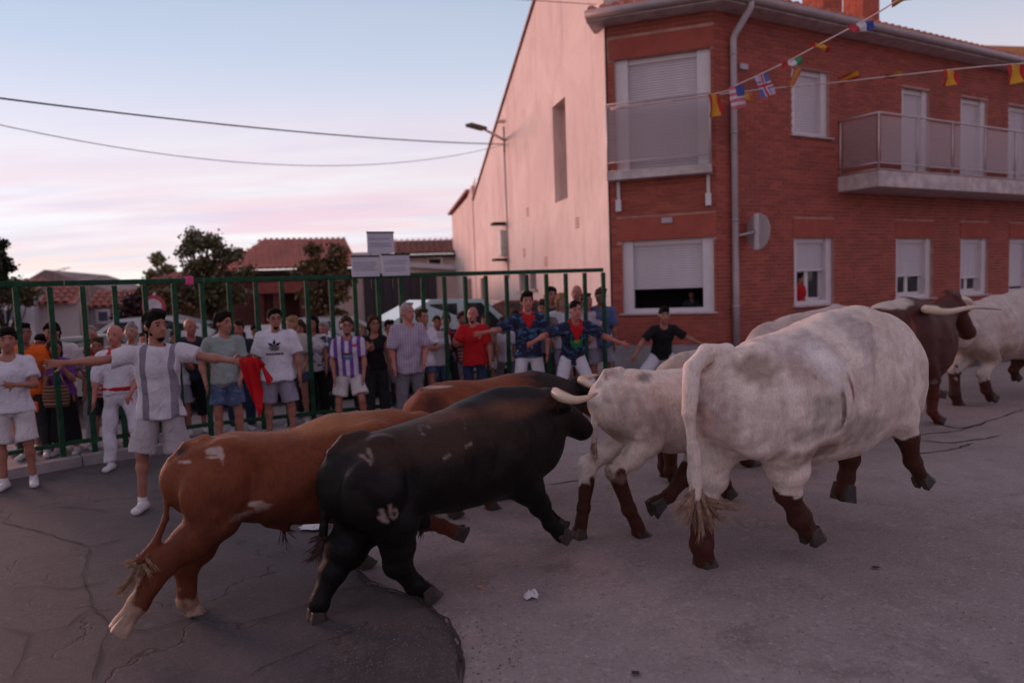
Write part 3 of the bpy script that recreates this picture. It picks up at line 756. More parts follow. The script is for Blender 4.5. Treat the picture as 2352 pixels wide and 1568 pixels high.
for a, b in ((0, TP), (TP, TE)):
    a2, b2 = max(a, 2.88), max(b, 2.9)
    A = [Pk(a, roofz(a) + .002, .06), Pk(b, roofz(b) + .002, .06), Pk(b2, roofz(b2) + .002, dpt), Pk(a2, roofz(a2) + .002, dpt)]
    rm.hexa([tuple(v) for v in A] + [tuple(v + Z * .07) for v in A])
rm.build('roof_edge', M_TILE2, pg)
MB().add([Pk(sl_t0 - .05, sl_z0 - .05, -.40), Pk(sl_t0 - .05, sl_z1 + .05, -.40), Pk(sl_t1 + .05, sl_z1 + .05, -.40), Pk(sl_t1 + .05, sl_z0 - .05, -.40)], [(0, 1, 2, 3)]).build('window', basic('dull_window_board', (.22, .16, .17), .6), pg)
for h in holes[1:]:
    wv = MB().add([Pk(h[0] - .02, h[2], -.22), Pk(h[0] - .02, h[3], -.22), Pk(h[1] + .02, h[3], -.22), Pk(h[1] + .02, h[2], -.22)], [(0, 1, 2, 3)]).build('door' if h[2] < .5 else 'window', basic('dark_wood_door', (.10, .06, .055), .6), pg)
    if h[2] > .5:
        gr = MB()
        for k in range(4): gr.tube([Pk(h[0] + (h[1] - h[0]) * (k + .5) / 4, h[2], -.05), Pk(h[0] + (h[1] - h[0]) * (k + .5) / 4, h[3], -.05)], .01, 6)
        gr.build('bars', M_GUTTER, wv); MB().box(Pk(h[0] - .1, h[2] - .05, -.1), D_PINK * (h[1] - h[0] + .2), N_PK * .18, Z * .05).build('sill', M_SLAB, wv)
for px_, py_ in ((1216, 487), (1331, 511), (1208, 580), (1258, 600)):     # small vents
    t_, z_ = tz(px_, py_, B0, D_PINK, N_PK); vb = MB()
    for k in range(4): vb.box(Pk(t_ - .11, z_ - .12 + k * .065, 0), D_PINK * .22, N_PK * .012, Z * .04)
    vb.build('wall_vent', basic('vent_terracotta', (.5, .28, .22), .8), pg)
# lower back part with a parapet
T2 = 20.4; z2a, z2b = 5.28, 5.35
lm = MB(); hs = [l for l in low if l[0] >= TE]
lm.add([Pk(TE, 0, -.12), Pk(TE, z2a + .9, -.12), Pk(TE + 2.0, z2a + .35, -.12), Pk(T2, z2b, -.12), Pk(T2, 0, -.12)], [(0, 1, 2, 3, 4)])
lm.add([Pk(T2, 0, -.12), Pk(T2, z2b, -.12), Pk(T2, z2b, dpt), Pk(T2, 0, dpt)], [(0, 1, 2, 3)])
lm.build('low_wing_wall', M_PINK, pg)
MB().box(Pk(TE + .35, 0, -.12), D_PINK * .45, N_PK * .10, Z * (z2a + .6)).build('pilaster', M_PINK, pg)
A = [Pk(TE + 1.5, z2a + .52, .02), Pk(T2 + .3, z2b + .05, .02), Pk(T2 + .3, z2b + .05, dpt), Pk(TE + 1.5, z2a + .52, dpt)]
MB().hexa([tuple(v) for v in A] + [tuple(v + Z * .1) for v in A]).build('roof_edge', M_TILE2, pg)
for l in hs:
    MB().box(Pk(l[0], l[2], -.118), D_PINK * (l[1] - l[0]), N_PK * .03, Z * (l[3] - l[2])).build('door', basic('dark_wood_door', (.10, .06, .055), .6), pg)

# street lamp bracketed on the pink wall, with its conduit and boxes
tl_, zl_ = tz(1163, 330, B0, D_PINK, N_PK)
lb = Pk(tl_, zl_ + .05, .02)
lamp = empty('street_lamp', lb, 'grey street lamp on an arm high on the pink wall', 'street lamp')
hd = at_depth(1094, 292, lb.y - 1.9); hd2 = at_depth(1076, 287, lb.y - 2.15); ae = at_depth(1112, 297, lb.y - 1.7)
MB().tube([lb - N_PK * .02 + Z * .05, ae], [.045, .035], 8).build('arm', M_STEEL, lamp, smooth=True)
q = MB(); fw = (hd2 - ae).normalized(); sd = fw.cross(Z).normalized(); u3 = sd.cross(fw)
q.box(ae - sd * .13 - u3 * .04, fw * .62, sd * .26, u3 * .09); q.build('lamp_head', basic('dark_lamp_metal', (.06, .055, .06), .5), lamp, bevel=.02)
MB().tube([lb - Z * .30, lb + Z * .45], .035, 10).build('pole', M_STEEL, lamp, smooth=True)
MB().cbox(lb + Z * .62, .35, .25, .06).build('cap', M_PINK, lamp)
cd = MB(); bt = tz(1172, 640, B0, D_PINK, N_PK)[1]
cd.tube([Pk(tl_, zl_ - .2, .03), Pk(tl_, bt, .03)], .022, 8)
tag(cd.build('wall_conduit', M_STEEL, smooth=True), 'grey cable conduit running down the pink wall below the lamp', 'conduit')
t_, z_ = tz(1163, 555, B0, D_PINK, N_PK); mbx = MB().box(Pk(t_ - .2, z_ - .45, 0), D_PINK * .45, N_PK * .18, Z * .8)
o = mbx.build('meter_box', basic('pale_meter_box', (.55, .52, .46), .6), bevel=.015); tag(o, 'pale electric meter box on the pink wall beside the conduit', 'electric box')
for dz in (.52, -.6):
    tag(MB().box(Pk(t_ - .3, z_ + dz, 0), D_PINK * .5, N_PK * .4, Z * .07).build('wall_bracket', M_DARK), 'dark bracket on the pink wall %s the meter box' % ('above' if dz > 0 else 'below'), 'bracket')

# orange roof end far right, beyond the brick house
rr_ = at_depth(2260, 150, 34); rh = empty('peach_roof_house', (rr_.x, rr_.y, 0), 'peach coloured house top showing above the brick house eave', 'house')
c0 = Vector((rr_.x - 4, rr_.y, 0)); zt_ = at_depth(2240, 98, 34).z
MB().box(c0, (22, 4, 0), (-2, 8, 0), Z * (zt_ - .35)).build('wall', basic('peach_render', (.78, .40, .28), .85), rh)
MB().box(c0 + Vector((-.4, -.4, zt_ - .35)), (23, 4.2, 0), (-2.2, 9, 0), Z * .35).build('roof', basic('orange_verge', (.62, .26, .12), .8), rh)
# ================================================================== houses, trees and cars beyond the fence
def px_box(x0, x1, ytop, D, zb=0):
    a, b = at_depth(x0, ytop, D), at_depth(x1, ytop, D); return a, b
def wall_px(name, pts, D0, D1, mat, parent, thick=.3):
    """upright slab whose face runs from picture column pts[0] at depth D0 to pts[1] at depth D1"""
def tiled_roof(parent, a, b, inn, depth, slope, mat, pitch=.26, nrow=9, hipl=0, hipr=0):
    """roof plane from the eave a-b up along inn; rows of round tiles, hips cut both ends"""
    mb = MB(); base = MB(); L = (b - a).length; d = (b - a).normalized()
    A = [a, b, b + inn * depth + Z * slope * depth - d * hipr, a + inn * depth + Z * slope * depth + d * hipl]
    base.add([tuple(v) for v in A], [(0, 1, 2, 3)])
    r = base.build('roof', mat, parent); n = int(L / pitch)
    for k in range(n):
        x = (k + .5) * pitch
        f1 = min(1, x / hipl) if hipl else 1; f2 = min(1, (L - x) / hipr) if hipr else 1; top = min(f1, f2) * depth
        for j in range(nrow):
            s0, s1 = depth * j / nrow, depth * (j + 1) / nrow
            if s0 >= top: break
            s1 = min(s1, top); rg = []
            for s_, rad, lift in ((s0, pitch * .42, .022), (s1, pitch * .36, .0)):
                c = a + d * x + inn * s_ + Z * (slope * s_ + lift)
                for i in range(4): an = math.pi * i / 3; rg.append(tuple(c + d * math.cos(an) * rad + Z * math.sin(an) * rad * .9))
            mb.add(rg, [(i, i + 1, i + 5, i + 4) for i in range(3)])
    mb.build('roof_tiles', mat, r, kind='stuff'); return r
def quad_house(name, label, corners, zt, mat, zb=0):
    h = empty(name, (corners[0][0], corners[0][1], 0), label, 'house'); m = MB(); c = [Vector((x, y, 0)) for x, y in corners]
    m.hexa([tuple(v + Z * zb) for v in c] + [tuple(v + Z * zt) for v in c]); m.build('wall', mat, h); return h, c
def hole(parent, a, b, z0, z1, n, mat, name='window', off=.03, frame=None):
    d = b - a; w = MB().box(a + Z * z0 + n * off * .0, d, n * off, Z * (z1 - z0)).build(name, mat, parent)
    if frame:
        f = MB(); t = .09; L = d.length; dd = d.normalized()
        f.box(a - dd * t + Z * (z0 - t), d + dd * 2 * t, n * (off + .04), Z * t); f.box(a - dd * t + Z * z1, d + dd * 2 * t, n * (off + .04), Z * t)
        f.box(a - dd * t + Z * z0, dd * t, n * (off + .04), Z * (z1 - z0)); f.box(b + Z * z0, dd * t, n * (off + .04), Z * (z1 - z0)); f.build('frame', frame, w)
    return w
def flat(p): return Vector((p.x, p.y, 0))
M_MAROON = basic('maroon_render', (.115, .035, .032), .9, .2, 2)
M_CREAM = basic('cream_render', (.62, .50, .44), .9, .1, 2)
M_WHITEW = basic('white_wash', (.52, .48, .52), .9, .1, 1.5)
M_DULL = basic('dull_brown_render', (.26, .18, .17), .9, .2, 1)

# maroon house with the big hipped tile roof
a, b = flat(at_depth(500, 620, 24)), flat(at_depth(824, 612, 25.5)); d = (b - a).normalized(); inn = Vector((-d.y, d.x, 0))
zE_ = at_depth(700, 614, 25).z
mh, c = quad_house('maroon_house', 'dark red house with a broad hipped terracotta roof behind the fence', [(p.x, p.y) for p in (a + d * .2, b - d * .2, b - d * .2 + inn * 8, a + d * .2 + inn * 8)], zE_ - .1, M_MAROON)
zR = at_depth(720, 545, 28).z
tiled_roof(mh, a - inn * .4 + Z * (zE_ - .05), b - inn * .4 + Z * (zE_ - .05), inn, 3.6, (zR - zE_) / 3.6, basic('sunset_clay_tile', (.58, .215, .165), .85, .16, 1.5, bmp=.3), .21, 11, 1.5, .10)
MB().box(a - inn * .38 + Z * (zE_ - .22), b - a, inn * .3, Z * .14).build('fascia', M_DARK, mh)
pa, pb_ = flat(at_depth(590, 640, 22.6)), flat(at_depth(770, 640, 23.4))
zp = at_depth(680, 672, 23).z
MB().box(pa + Z * zp, pb_ - pa, inn * 2.6, Z * .35).build('porch_roof', basic('porch_red', (.26, .07, .06), .85), mh)
for x_ in (600, 640, 700, 752):
    pc = flat(at_depth(x_, 700, 23)); MB().cbox(pc + Z * zp / 2, .25, .25, zp).build('porch_pillar', M_MAROON, mh)
hole(mh, *[flat(at_depth(x_, 700, 24.75)) - inn * .12 for x_ in (612, 640)], 0.1, 2.2, -inn, M_DARK, 'door')
hole(mh, *[flat(at_depth(x_, 700, 25.0)) - inn * .12 for x_ in (700, 745)], .9, 2.2, -inn, basic('red_shutter', (.16, .03, .03), .6), 'window')
# its lower left wing
a, b = flat(at_depth(330, 640, 27)), flat(at_depth(520, 632, 26.5)); d = (b - a).normalized(); inn = Vector((-d.y, d.x, 0)); zw = at_depth(420, 640, 26.7).z
wg, c = quad_house('low_tiled_shed', 'low dark shed with a shallow tiled roof left of the maroon house', [(p.x, p.y) for p in (a, b, b + inn * 5, a + inn * 5)], zw - .15, M_MAROON)
tiled_roof(wg, a - inn * .3 + Z * (zw - .12), b - inn * .3 + Z * (zw - .12), inn, 2.6, .34, M_TILE2, .25, 6, 2.2, 0)
# cream house at the back right
a, b = flat(at_depth(905, 600, 33)), flat(at_depth(1060, 600, 33.5)); d = (b - a).normalized(); inn = Vector((-d.y, d.x, 0)); zc = at_depth(980, 584, 33.2).z
cr_, c = quad_house('cream_house', 'cream house with a brown tile roof between the posters and the pink wall', [(p.x, p.y) for p in (a, b, b + inn * 7, a + inn * 7)], zc - .05, M_CREAM)
tiled_roof(cr_, a - inn * .4 + Z * zc, b - inn * .4 + Z * zc, inn, 3.0, (at_depth(980, 552, 36).z - zc) / 3.0, M_TILE2, .28, 7)
MB().box(a - inn * .36 + Z * (zc - .14), b - a, inn * .3, Z * .12).build('fascia', M_DARK, cr_)
w1, w2 = [flat(at_depth(x_, 600, 33.2)) - inn * .03 for x_ in (985, 1012)]
hole(cr_, w1, w2, at_depth(1000, 607, 33.2).z, at_depth(1000, 595, 33.2).z, -inn, M_DARK, 'window', .03, M_CREAM)
lg = at_depth(910, 612, 32.9), at_depth(1060, 620, 32.9); MB().box(flat(lg[0]) + Z * lg[0].z, lg[1] - lg[0], (0, .2, 0), Z * .22).build('string_course', M_WHITEW, cr_)
# garage block with a dark door
a, b = flat(at_depth(782, 660, 21.5)), flat(at_depth(1046, 650, 23)); d = (b - a).normalized(); inn = Vector((-d.y, d.x, 0)); zg = at_depth(900, 630, 22.2).z
gb, c = quad_house('garage_block', 'pale garage block with a wide dark sliding door', [(p.x, p.y) for p in (a, b, b + inn * 6, a + inn * 6)], zg, basic('dusty_pink_render', (.42, .32, .31), .9, .1, 1.5))
g1_, g2_ = a.lerp(b, (832 - 782) / 264), a.lerp(b, (1000 - 782) / 264)
gd = MB(); dm = basic('charcoal_sheet_door', (.028, .026, .034), .6)
npan = 8
for k in range(npan):
    p, q = g1_.lerp(g2_, k / npan), g1_.lerp(g2_, (k + .96) / npan)
    MB().box(p - inn * .05 + Z * .02, q - p, inn * .04, Z * (zg - .1)).build('door_panel', dm, gb)
MB().box(flat(at_depth(808, 590, 34)), (1.6, 0, 0), (0, 3, 0), Z * at_depth(820, 580, 34).z).build('white_gable', M_WHITEW, gb)
# long dull house with the low pointed roof at the left
a, b = flat(at_depth(20, 700, 30)), flat(at_depth(260, 690, 31)); d = (b - a).normalized(); inn = Vector((-d.y, d.x, 0))
zl0 = at_depth(20, 668, 30).z; zl1 = at_depth(108, 619, 30.4).z; zl2 = at_depth(262, 668, 31).z; apx = flat(at_depth(108, 690, 30.4))
dh = empty('grey_gable_house', a, 'long house with a low pointed grey-brown gable at the far left', 'house')
m = MB(); F_ = [a, b, b + Z * zl2, apx + Z * zl1, a + Z * zl0]; K_ = [v + inn * 9 for v in F_]
m.add([tuple(v) for v in F_ + K_], [(0, 1, 2, 3, 4), (9, 8, 7, 6, 5), (2, 7, 8, 3), (3, 8, 9, 4), (1, 6, 7, 2), (0, 4, 9, 5)]); m.build('wall', M_DULL, dh)
for (x0, x1, y0, y1, mt, nm) in ((60, 74, 648, 656, M_DARK, 'vent'),):
    pass
hole(dh, *[flat(at_depth(x_, 700, 30.3)) - inn * .05 for x_ in (95, 125)], at_depth(110, 656, 30.3).z, at_depth(110, 651, 30.3).z, -inn, M_DARK, 'window')
# white houses in front of it
for (x0, x1, yt, D, nm, lb, wins, wc) in (
    (-60, 74, 682, 23, 'white_cottage', 'white cottage at the left edge beyond the fence', [(12, 38, 712, 736)], M_WHITEW),
    (82, 178, 696, 24, 'pale_cottage', 'pale cottage under a red tile strip between the first fence bars', [], basic('pale_pink_wash', (.50, .42, .42), .9, .1, 1)),
    (196, 292, 704, 26, 'white_shed', 'low white house with a red roof edge and one small window', [(226, 248, 716, 738)], M_WHITEW)):
    a, b = flat(at_depth(x0, yt, D)), flat(at_depth(x1, yt, D + .4)); d = (b - a).normalized(); inn = Vector((-d.y, d.x, 0)); zt_ = at_depth((x0 + x1) / 2, yt, D).z
    h, c = quad_house(nm, lb, [(p.x, p.y) for p in (a, b, b + inn * 4, a + inn * 4)], zt_, wc)
    tiled_roof(h, a - inn * .3 + Z * (zt_ - .03), b - inn * .3 + Z * (zt_ - .03), inn, 2.0, .30, basic('faded_red_tile', (.36, .12, .09), .85, .25, 3), .26, 4)
    for (wx0, wx1, wy0, wy1) in wins: hole(h, *[flat(at_depth(x_, yt, D + .05)) - inn * .05 for x_ in (wx0, wx1)], at_depth(wx0, wy1, D).z, at_depth(wx0, wy0, D).z, -inn, basic('blue_grey_glass', (.10, .11, .16), .3), 'window', .05, M_FRAME)
a, b = flat(at_depth(286, 690, 33)), flat(at_depth(400, 690, 33)); zt_ = at_depth(340, 672, 33).z
h, c = quad_house('brown_barn', 'plain brown barn wall low on the skyline between the fence bars', [(p.x, p.y) for p in (a, b, b + Vector((0, 5, 0)), a + Vector((0, 5, 0)))], zt_, M_DULL)
MB().box(a + Z * (zt_ + .002) - Vector((0, .3, 0)), b - a, (0, 5.5, 0), Z * .16).build('roof', M_TILE2, h)
for px_, py_, D_a, lb_ in ((128, 640, 30.5, 'thin television aerial on the grey gable roof at far left'), (206, 665, 25.5, 'low television aerial behind the fence rail left of the brown barn'), (176, 655, 30.8, 'small bent aerial on the right slope of the grey gable')):
    q = at_depth(px_, py_, D_a); am = MB(); am.tube([q - Z * .5, q + Z * .35], .02, 6); dv = Vector((.9, .2, .28))
    am.tube([q + Z * .3 - dv * .5, q + Z * .3 + dv * .6], .014, 5)
    for k in range(5): c_ = q + Z * .3 + dv * (-.4 + k * .22); am.tube([c_ - Vector((.05, .25, 0)), c_ + Vector((.05, .25, 0))], .008, 4)
    tag(am.build('tv_aerial', M_GUTTER), lb_, 'aerial')
# far ridge of land closing the view
hm = MB(); N = 60; pts = []
for k in range(N + 1):
    an = R(-80 + 160 * k / N); r_ = 300; h_ = 3.5 + 2.5 * math.sin(k * .5) + 1.2 * math.sin(k * 1.7 + 1); pts.append((math.sin(an) * r_, math.cos(an) * r_, h_))
for p, q in zip(pts, pts[1:]): hm.add([(p[0], p[1], -1), (q[0], q[1], -1), q, p, (p[0] * 1.3, p[1] * 1.3, 0), (q[0] * 1.3, q[1] * 1.3, 0)], [(0, 1, 2, 3), (3, 2, 5, 4)])
hm.build('hills', basic('far_scrub', (.10, .09, .07), .95), kind='structure')

# ------------------------------------------------------------------ trees
M_BARK = basic('bark', (.07, .045, .03), .9, .3, 8, bmp=.5, bscale=20)
def leaf_mat(name, c1, c2):
    m, nt, b = new_mat(name); ge = nd(nt, 'ShaderNodeNewGeometry')
    col = mixc(nt, ge.outputs['Random Per Island'], c1, c2); nt.links.new(col, b.inputs['Base Color']); b.inputs['Roughness'].default_value = .6
    b.inputs['Subsurface Weight'].default_value = 0; return m
def tree(name, label, base, height, crowns, mat, nleaf=5000, leaf=.12, trunk=.14, seed=1, limbs=9, dens=1.0):
    """crowns: list of (centre, radii); leaves crowd round twig ends, so the crown keeps gaps"""
    rr = random.Random(seed); t = empty(name, base, label, 'tree'); base = Vector(base)
    tb = MB(); top = base + Z * height * .55 + Vector((rr.uniform(-.2, .2), 0, 0))
    tb.tube([base, base.lerp(top, .5) + Vector((rr.uniform(-.1, .1), rr.uniform(-.1, .1), 0)), top], [trunk, trunk * .75, trunk * .5], 8)
    twigs = []
    tot = sum(r[0] * r[1] * r[2] for _, r in crowns)
    for c, r in crowns:
        c = Vector(c); nl = max(3, int(limbs * r[0] * r[1] * r[2] / tot * len(crowns)))
        for k in range(nl):
            v = Vector((rr.gauss(0, 1), rr.gauss(0, 1), rr.gauss(.2, .8))).normalized() * rr.uniform(.45, .95)
            e = c + Vector((v.x * r[0], v.y * r[1], v.z * r[2])); st = base.lerp(top, rr.uniform(.6, 1)); md = st.lerp(e, .5) + Vector((rr.uniform(-.15, .15), rr.uniform(-.15, .15), .1))
            tb.tube([st, md, e], [trunk * .35, trunk * .2, .015], 5); twigs.append(e)
            for j in range(5):
                w = Vector((rr.gauss(0, 1), rr.gauss(0, 1), rr.gauss(.1, .9))).normalized()
                e2 = e + Vector((w.x * r[0], w.y * r[1], w.z * r[2])) * rr.uniform(.12, .5)
                q = e2 - c; m_ = math.sqrt((q.x / r[0]) ** 2 + (q.y / r[1]) ** 2 + (q.z / r[2]) ** 2)
                if m_ > 1.08: e2 = c + q / m_ * 1.05
                tb.tube([e, e2], [.02, .008], 4, cap=False); twigs.append(e2)
    tb.build('trunk', M_BARK, t, smooth=True)
    V, F = [], []
    sz = sum(r[0] for _, r in crowns) / len(crowns)
    for k in range(nleaf):
        c = rr.choice(twigs); s_ = rr.gauss(0, .14) * sz, rr.gauss(0, .14) * sz, rr.gauss(0, .11) * sz; p = c + Vector(s_)
        a_ = Vector((rr.gauss(0, 1), rr.gauss(0, 1), rr.gauss(0, .6))).normalized() * leaf * rr.uniform(.5, 1.1); b_ = a_.cross(Vector((rr.gauss(0, 1), rr.gauss(0, 1), rr.gauss(0, 1)))).normalized() * leaf * .42
        i = len(V); V += [tuple(p), tuple(p + a_ * .5 + b_), tuple(p + a_), tuple(p + a_ * .5 - b_)]; F.append((i, i + 1, i + 2, i + 3))
    place('crown', mesh_np('crown', V, F), mat, t)
    return t
def ctr(px, py, D): return at_depth(px, py, D)
D_ = 19.0; LM1 = leaf_mat('dusk_leaf', (.055, .058, .020), (.135, .115, .045))
tree('broadleaf_tree', 'loose crowned dark green tree rising above the green fence', flat(ctr(480, 700, D_)), 3.6,
     [(ctr(478, 556, D_), (.50, .5, .42)), (ctr(438, 578, D_), (.42, .4, .32)), (ctr(520, 596, D_), (.55, .5, .32)), (ctr(462, 620, D_), (.55, .5, .40)), (ctr(440, 665, D_), (.80, .6, .45)), (ctr(560, 625, D_), (.30, .3, .30)), (ctr(510, 680, D_), (.8, .6, .45))], LM1, 7500, .105, .13, 3, 9)
LM2 = leaf_mat('rusty_leaf', (.085, .058, .022), (.17, .100, .042))
tree('ornamental_tree', 'rounded rusty green tree in front of the big tiled roof', flat(ctr(745, 720, 17.5)), 3.0,
     [(ctr(748, 590, 17.5), (.42, .4, .36)), (ctr(725, 625, 17.5), (.55, .5, .40)), (ctr(772, 635, 17.5), (.42, .4, .42)), (ctr(745, 680, 17.5), (.6, .5, .45)), (ctr(755, 720, 17.5), (.35, .4, .3))], LM2, 7000, .11, .11, 5, 9)
tree('olive_tree', 'small yellow-green treetop behind the low tiled shed', flat(ctr(372, 700, 26)), 3.6,
     [(ctr(372, 606, 29), (.5, .4, .38)), (ctr(360, 630, 29), (.7, .5, .4))], leaf_mat('yellow_leaf', (.14, .12, .035), (.24, .20, .07)), 1500, .15, .1, 8, 6)
tree('garden_shrub_tree', 'yellowish green shrub tree beside the no entry sign', flat(ctr(345, 760, 18)), 2.4,
     [(ctr(348, 690, 18), (.45, .4, .5)), (ctr(390, 705, 18), (.5, .4, .5)), (ctr(345, 655, 18), (.3, .3, .25))], LM2, 3500, .12, .07, 9, 7)
tree('purple_plum_tree', 'dark purple plum tree between the left fence bars', flat(ctr(300, 800, 17)), 2.2, [(ctr(302, 708, 17), (.36, .36, .36)), (ctr(298, 725, 17), (.3, .3, .3))], leaf_mat('plum_leaf', (.03, .012, .016), (.06, .022, .026)), 2600, .11, .06, 10, 7)
tree('cypress_tree', 'dark cypress cut by the left edge of the picture', flat(ctr(-8, 800, 16)), 4.2, [(ctr(-14, 590, 16), (.22, .25, .55)), (ctr(-12, 640, 16), (.34, .35, .6))], leaf_mat('cypress_leaf', (.014, .026, .012), (.035, .045, .02)), 5000, .09, .1, 12, 9)
tree('hedge_tree', 'low spreading dark hedge tree at the left edge behind the fence rail', flat(ctr(30, 800, 17)), 2.6, [(ctr(20, 668, 17), (.55, .4, .25)), (ctr(50, 676, 17), (.4, .4, .2)), (ctr(-20, 670, 17), (.5, .4, .3))], LM1, 4000, .10, .06, 14, 8)

# ------------------------------------------------------------------ cars parked beyond the fence
def paint(name, col):
    m, nt, b = new_mat(name); t = noise(nt, 3, 4, .6)
    nt.links.new(mixc(nt, remap(nt, t, .4, .7), col, tuple(c * .85 for c in col)), b.inputs['Base Color']); b.inputs['Roughness'].default_value = .3; b.inputs['Coat Weight'].default_value = .6; return m
M_TYRE = basic('tyre_rubber', (.02, .02, .02), .85); M_RIM = basic('alloy_rim', (.35, .35, .37), .35, metal=.8)
def car(label, px, py_roof, D, rz, mat, L=4.1, W=1.72, H=1.48, group=None):
    p = at_depth(px, hz(px), D); c = empty('parked_car', (p.x, p.y, 0), label, 'car', group, rz)
    def prof(hh):      # side profile along x
        return [(-L * .5, .38), (-L * .49, .72), (-L * .44, .98), (-L * .30, 1.36 * hh), (-L * .14, H * hh), (L * .08, H * hh * .99), (L * .26, 1.02), (L * .43, .88), (L * .495, .68), (L * .5, .36)]
    pr = prof(1); m = MB(); n = len(pr)
    def ring(y, shrink):
        out = []
        for x, z in pr: out.append((x, y * (1 - (.16 if z > 1.0 else .02) * (1 if shrink else 1)), z))
        return out
    A, B_ = ring(-W / 2, 1), ring(W / 2, 1)
    m.add(A + B_, [(i, i + 1, n + i + 1, n + i) for i in range(n - 1)] + [(n - 1, 0, n, 2 * n - 1)])
    for s, base_ in ((0, 0), (1, n)):
        low_ = [(x, (-1 if s == 0 else 1) * W / 2, .95) for x, z in ((-L * .445, 0), (L * .36, 0))]
    m.add(A, [tuple(range(n - 1, -1, -1))]); m.add(B_, [tuple(range(n))])
    body = m.build('body', mat, c, local=True, bevel=.035)
    for f in body.data.polygons: f.use_smooth = True
    gw = basic('car_glass', (.025, .03, .035), .06)
    for s in (-1, 1):
        y = s * (W / 2 * .84 + .012)
        for xs in (((-L * .36, 1.02), (-L * .27, 1.33), (-L * .14, H * .955), (-L * .03, H * .955), (-L * .03, 1.02)), ((0, 1.02), (0, H * .955), (L * .075, H * .95), (L * .20, 1.06), (L * .20, 1.02))):
            q = MB(); P_ = [(x, y, z) for x, z in xs]; Q_ = [(x, y - s * .03, z) for x, z in xs]; k = len(xs)
            q.add(P_ + Q_, [tuple(range(k)), tuple(range(2 * k - 1, k - 1, -1))] + [(i, (i + 1) % k, k + (i + 1) % k, k + i) for i in range(k)]); q.build('side_window', gw, c, local=True)
    for (x0, z0, x1, z1, nm) in ((L * .262, 1.03, L * .095, H * .965, 'windscreen'), (-L * .432, 1.0, -L * .305, 1.345, 'rear_window')):
        y = W / 2 * .78; o_ = .02 if nm == 'windscreen' else -.02
        MB().add([(x0 + o_, -y, z0 + .012), (x0 + o_, y, z0 + .012), (x1 + o_, y * .96, z1 + .012), (x1 + o_, -y * .96, z1 + .012)], [(0, 1, 2, 3)]).build(nm, gw, c, local=True)
    for sx_ in (-1, 1):
        for sy_ in (-1, 1):
            x, y = sx_ * L * .31, sy_ * (W / 2 - .08)
            w = MB().tube([(x, y - .1, .31), (x, y + .1, .31)], .31, 20).build('wheel', M_TYRE, c, local=True); MB().tube([(x, y + sy_ * .09, .31), (x, y + sy_ * .115, .31)], .2, 14).build('rim', M_RIM, w, local=True)
    for s in (-1, 1):
        MB().cbox((L * .47, s * W * .36, .74), .12, .3, .13).build('headlight', basic('lamp_lens', (.7, .7, .72), .15), c, local=True, bevel=.02)
        MB().cbox((L * .16, s * (W / 2 + .06), 1.03), .12, .16, .11).build('mirror', mat, c, local=True, bevel=.02)
        MB().cbox((-L * .475, s * W * .38, .84), .1, .22, .16).build('tail_light', basic('red_lens', (.4, .02, .02), .2), c, local=True, bevel=.02)
    return c
PT = paint('pale_teal_paint', (.42, .52, .52)); PS = paint('silver_paint', (.45, .45, .47)); PD = paint('dark_red_paint', (.09, .01, .014)); PN = paint('dark_blue_paint', (.03, .03, .05)); PW = paint('white_car_paint', (.60, .60, .62))
car('pale teal tall car parked close behind the green fence', 1035, 700, 14.0, R(23), PT, 4.6, 1.8, 1.72)
car('silver hatchback parked behind the jersey wearer', 770, 740, 14.2, R(17), PS, 4.0, 1.7, 1.44)
car('white estate car parked behind the sage shirt man', 560, 770, 12.8, R(200), PW, 4.1, 1.7, 1.36)
car('dark red car parked beyond the pale teal one', 1170, 720, 17.5, R(28), PD, 4.2, 1.75, 1.6)
car('dark blue car parked behind the woman in purple', 190, 760, 12.5, R(165), PN, 4.0, 1.7, 1.32)
car('silver van-like car behind the white sash man', 325, 735, 15.0, R(195), PS, 4.3, 1.8, 1.55)

# no-entry style round sign beyond the fence
sp_ = at_depth(354, 704, 15.5); sg = empty('round_road_sign', (sp_.x, sp_.y, 0), 'round red rimmed white road sign on a post beyond the left fence bars', 'sign')
def disc(c, r, n_, th, name, mat, parent):
    n_ = Vector(n_).normalized(); sx_ = Z.cross(n_).normalized(); m = MB(); k = 28
    rg = [c + sx_ * math.cos(2 * math.pi * i / k) * r + Z * math.sin(2 * math.pi * i / k) * r for i in range(k)]
    m.add([tuple(p) for p in rg] + [tuple(p + n_ * th) for p in rg], [tuple(range(k - 1, -1, -1)), tuple(range(k, 2 * k))] + [(i, (i + 1) % k, k + (i + 1) % k, k + i) for i in range(k)])
    return m.build(name, mat, parent)
disc(sp_, .25, (0.1, -1, 0), .02, 'rim_disc', basic('sign_red', (.32, .035, .045), .6), sg); disc(sp_ + Vector((0, -.021, 0)), .17, (0.1, -1, 0), .006, 'white_disc', basic('sign_white', (.42, .35, .38), .6), sg)  # red and white dulled so the colour itself puts the sign in shade
MB().tube([(sp_.x, sp_.y + .05, 0), (sp_.x, sp_.y + .05, sp_.z + .3)], .03, 8).build('post', M_STEEL, sg, smooth=True)

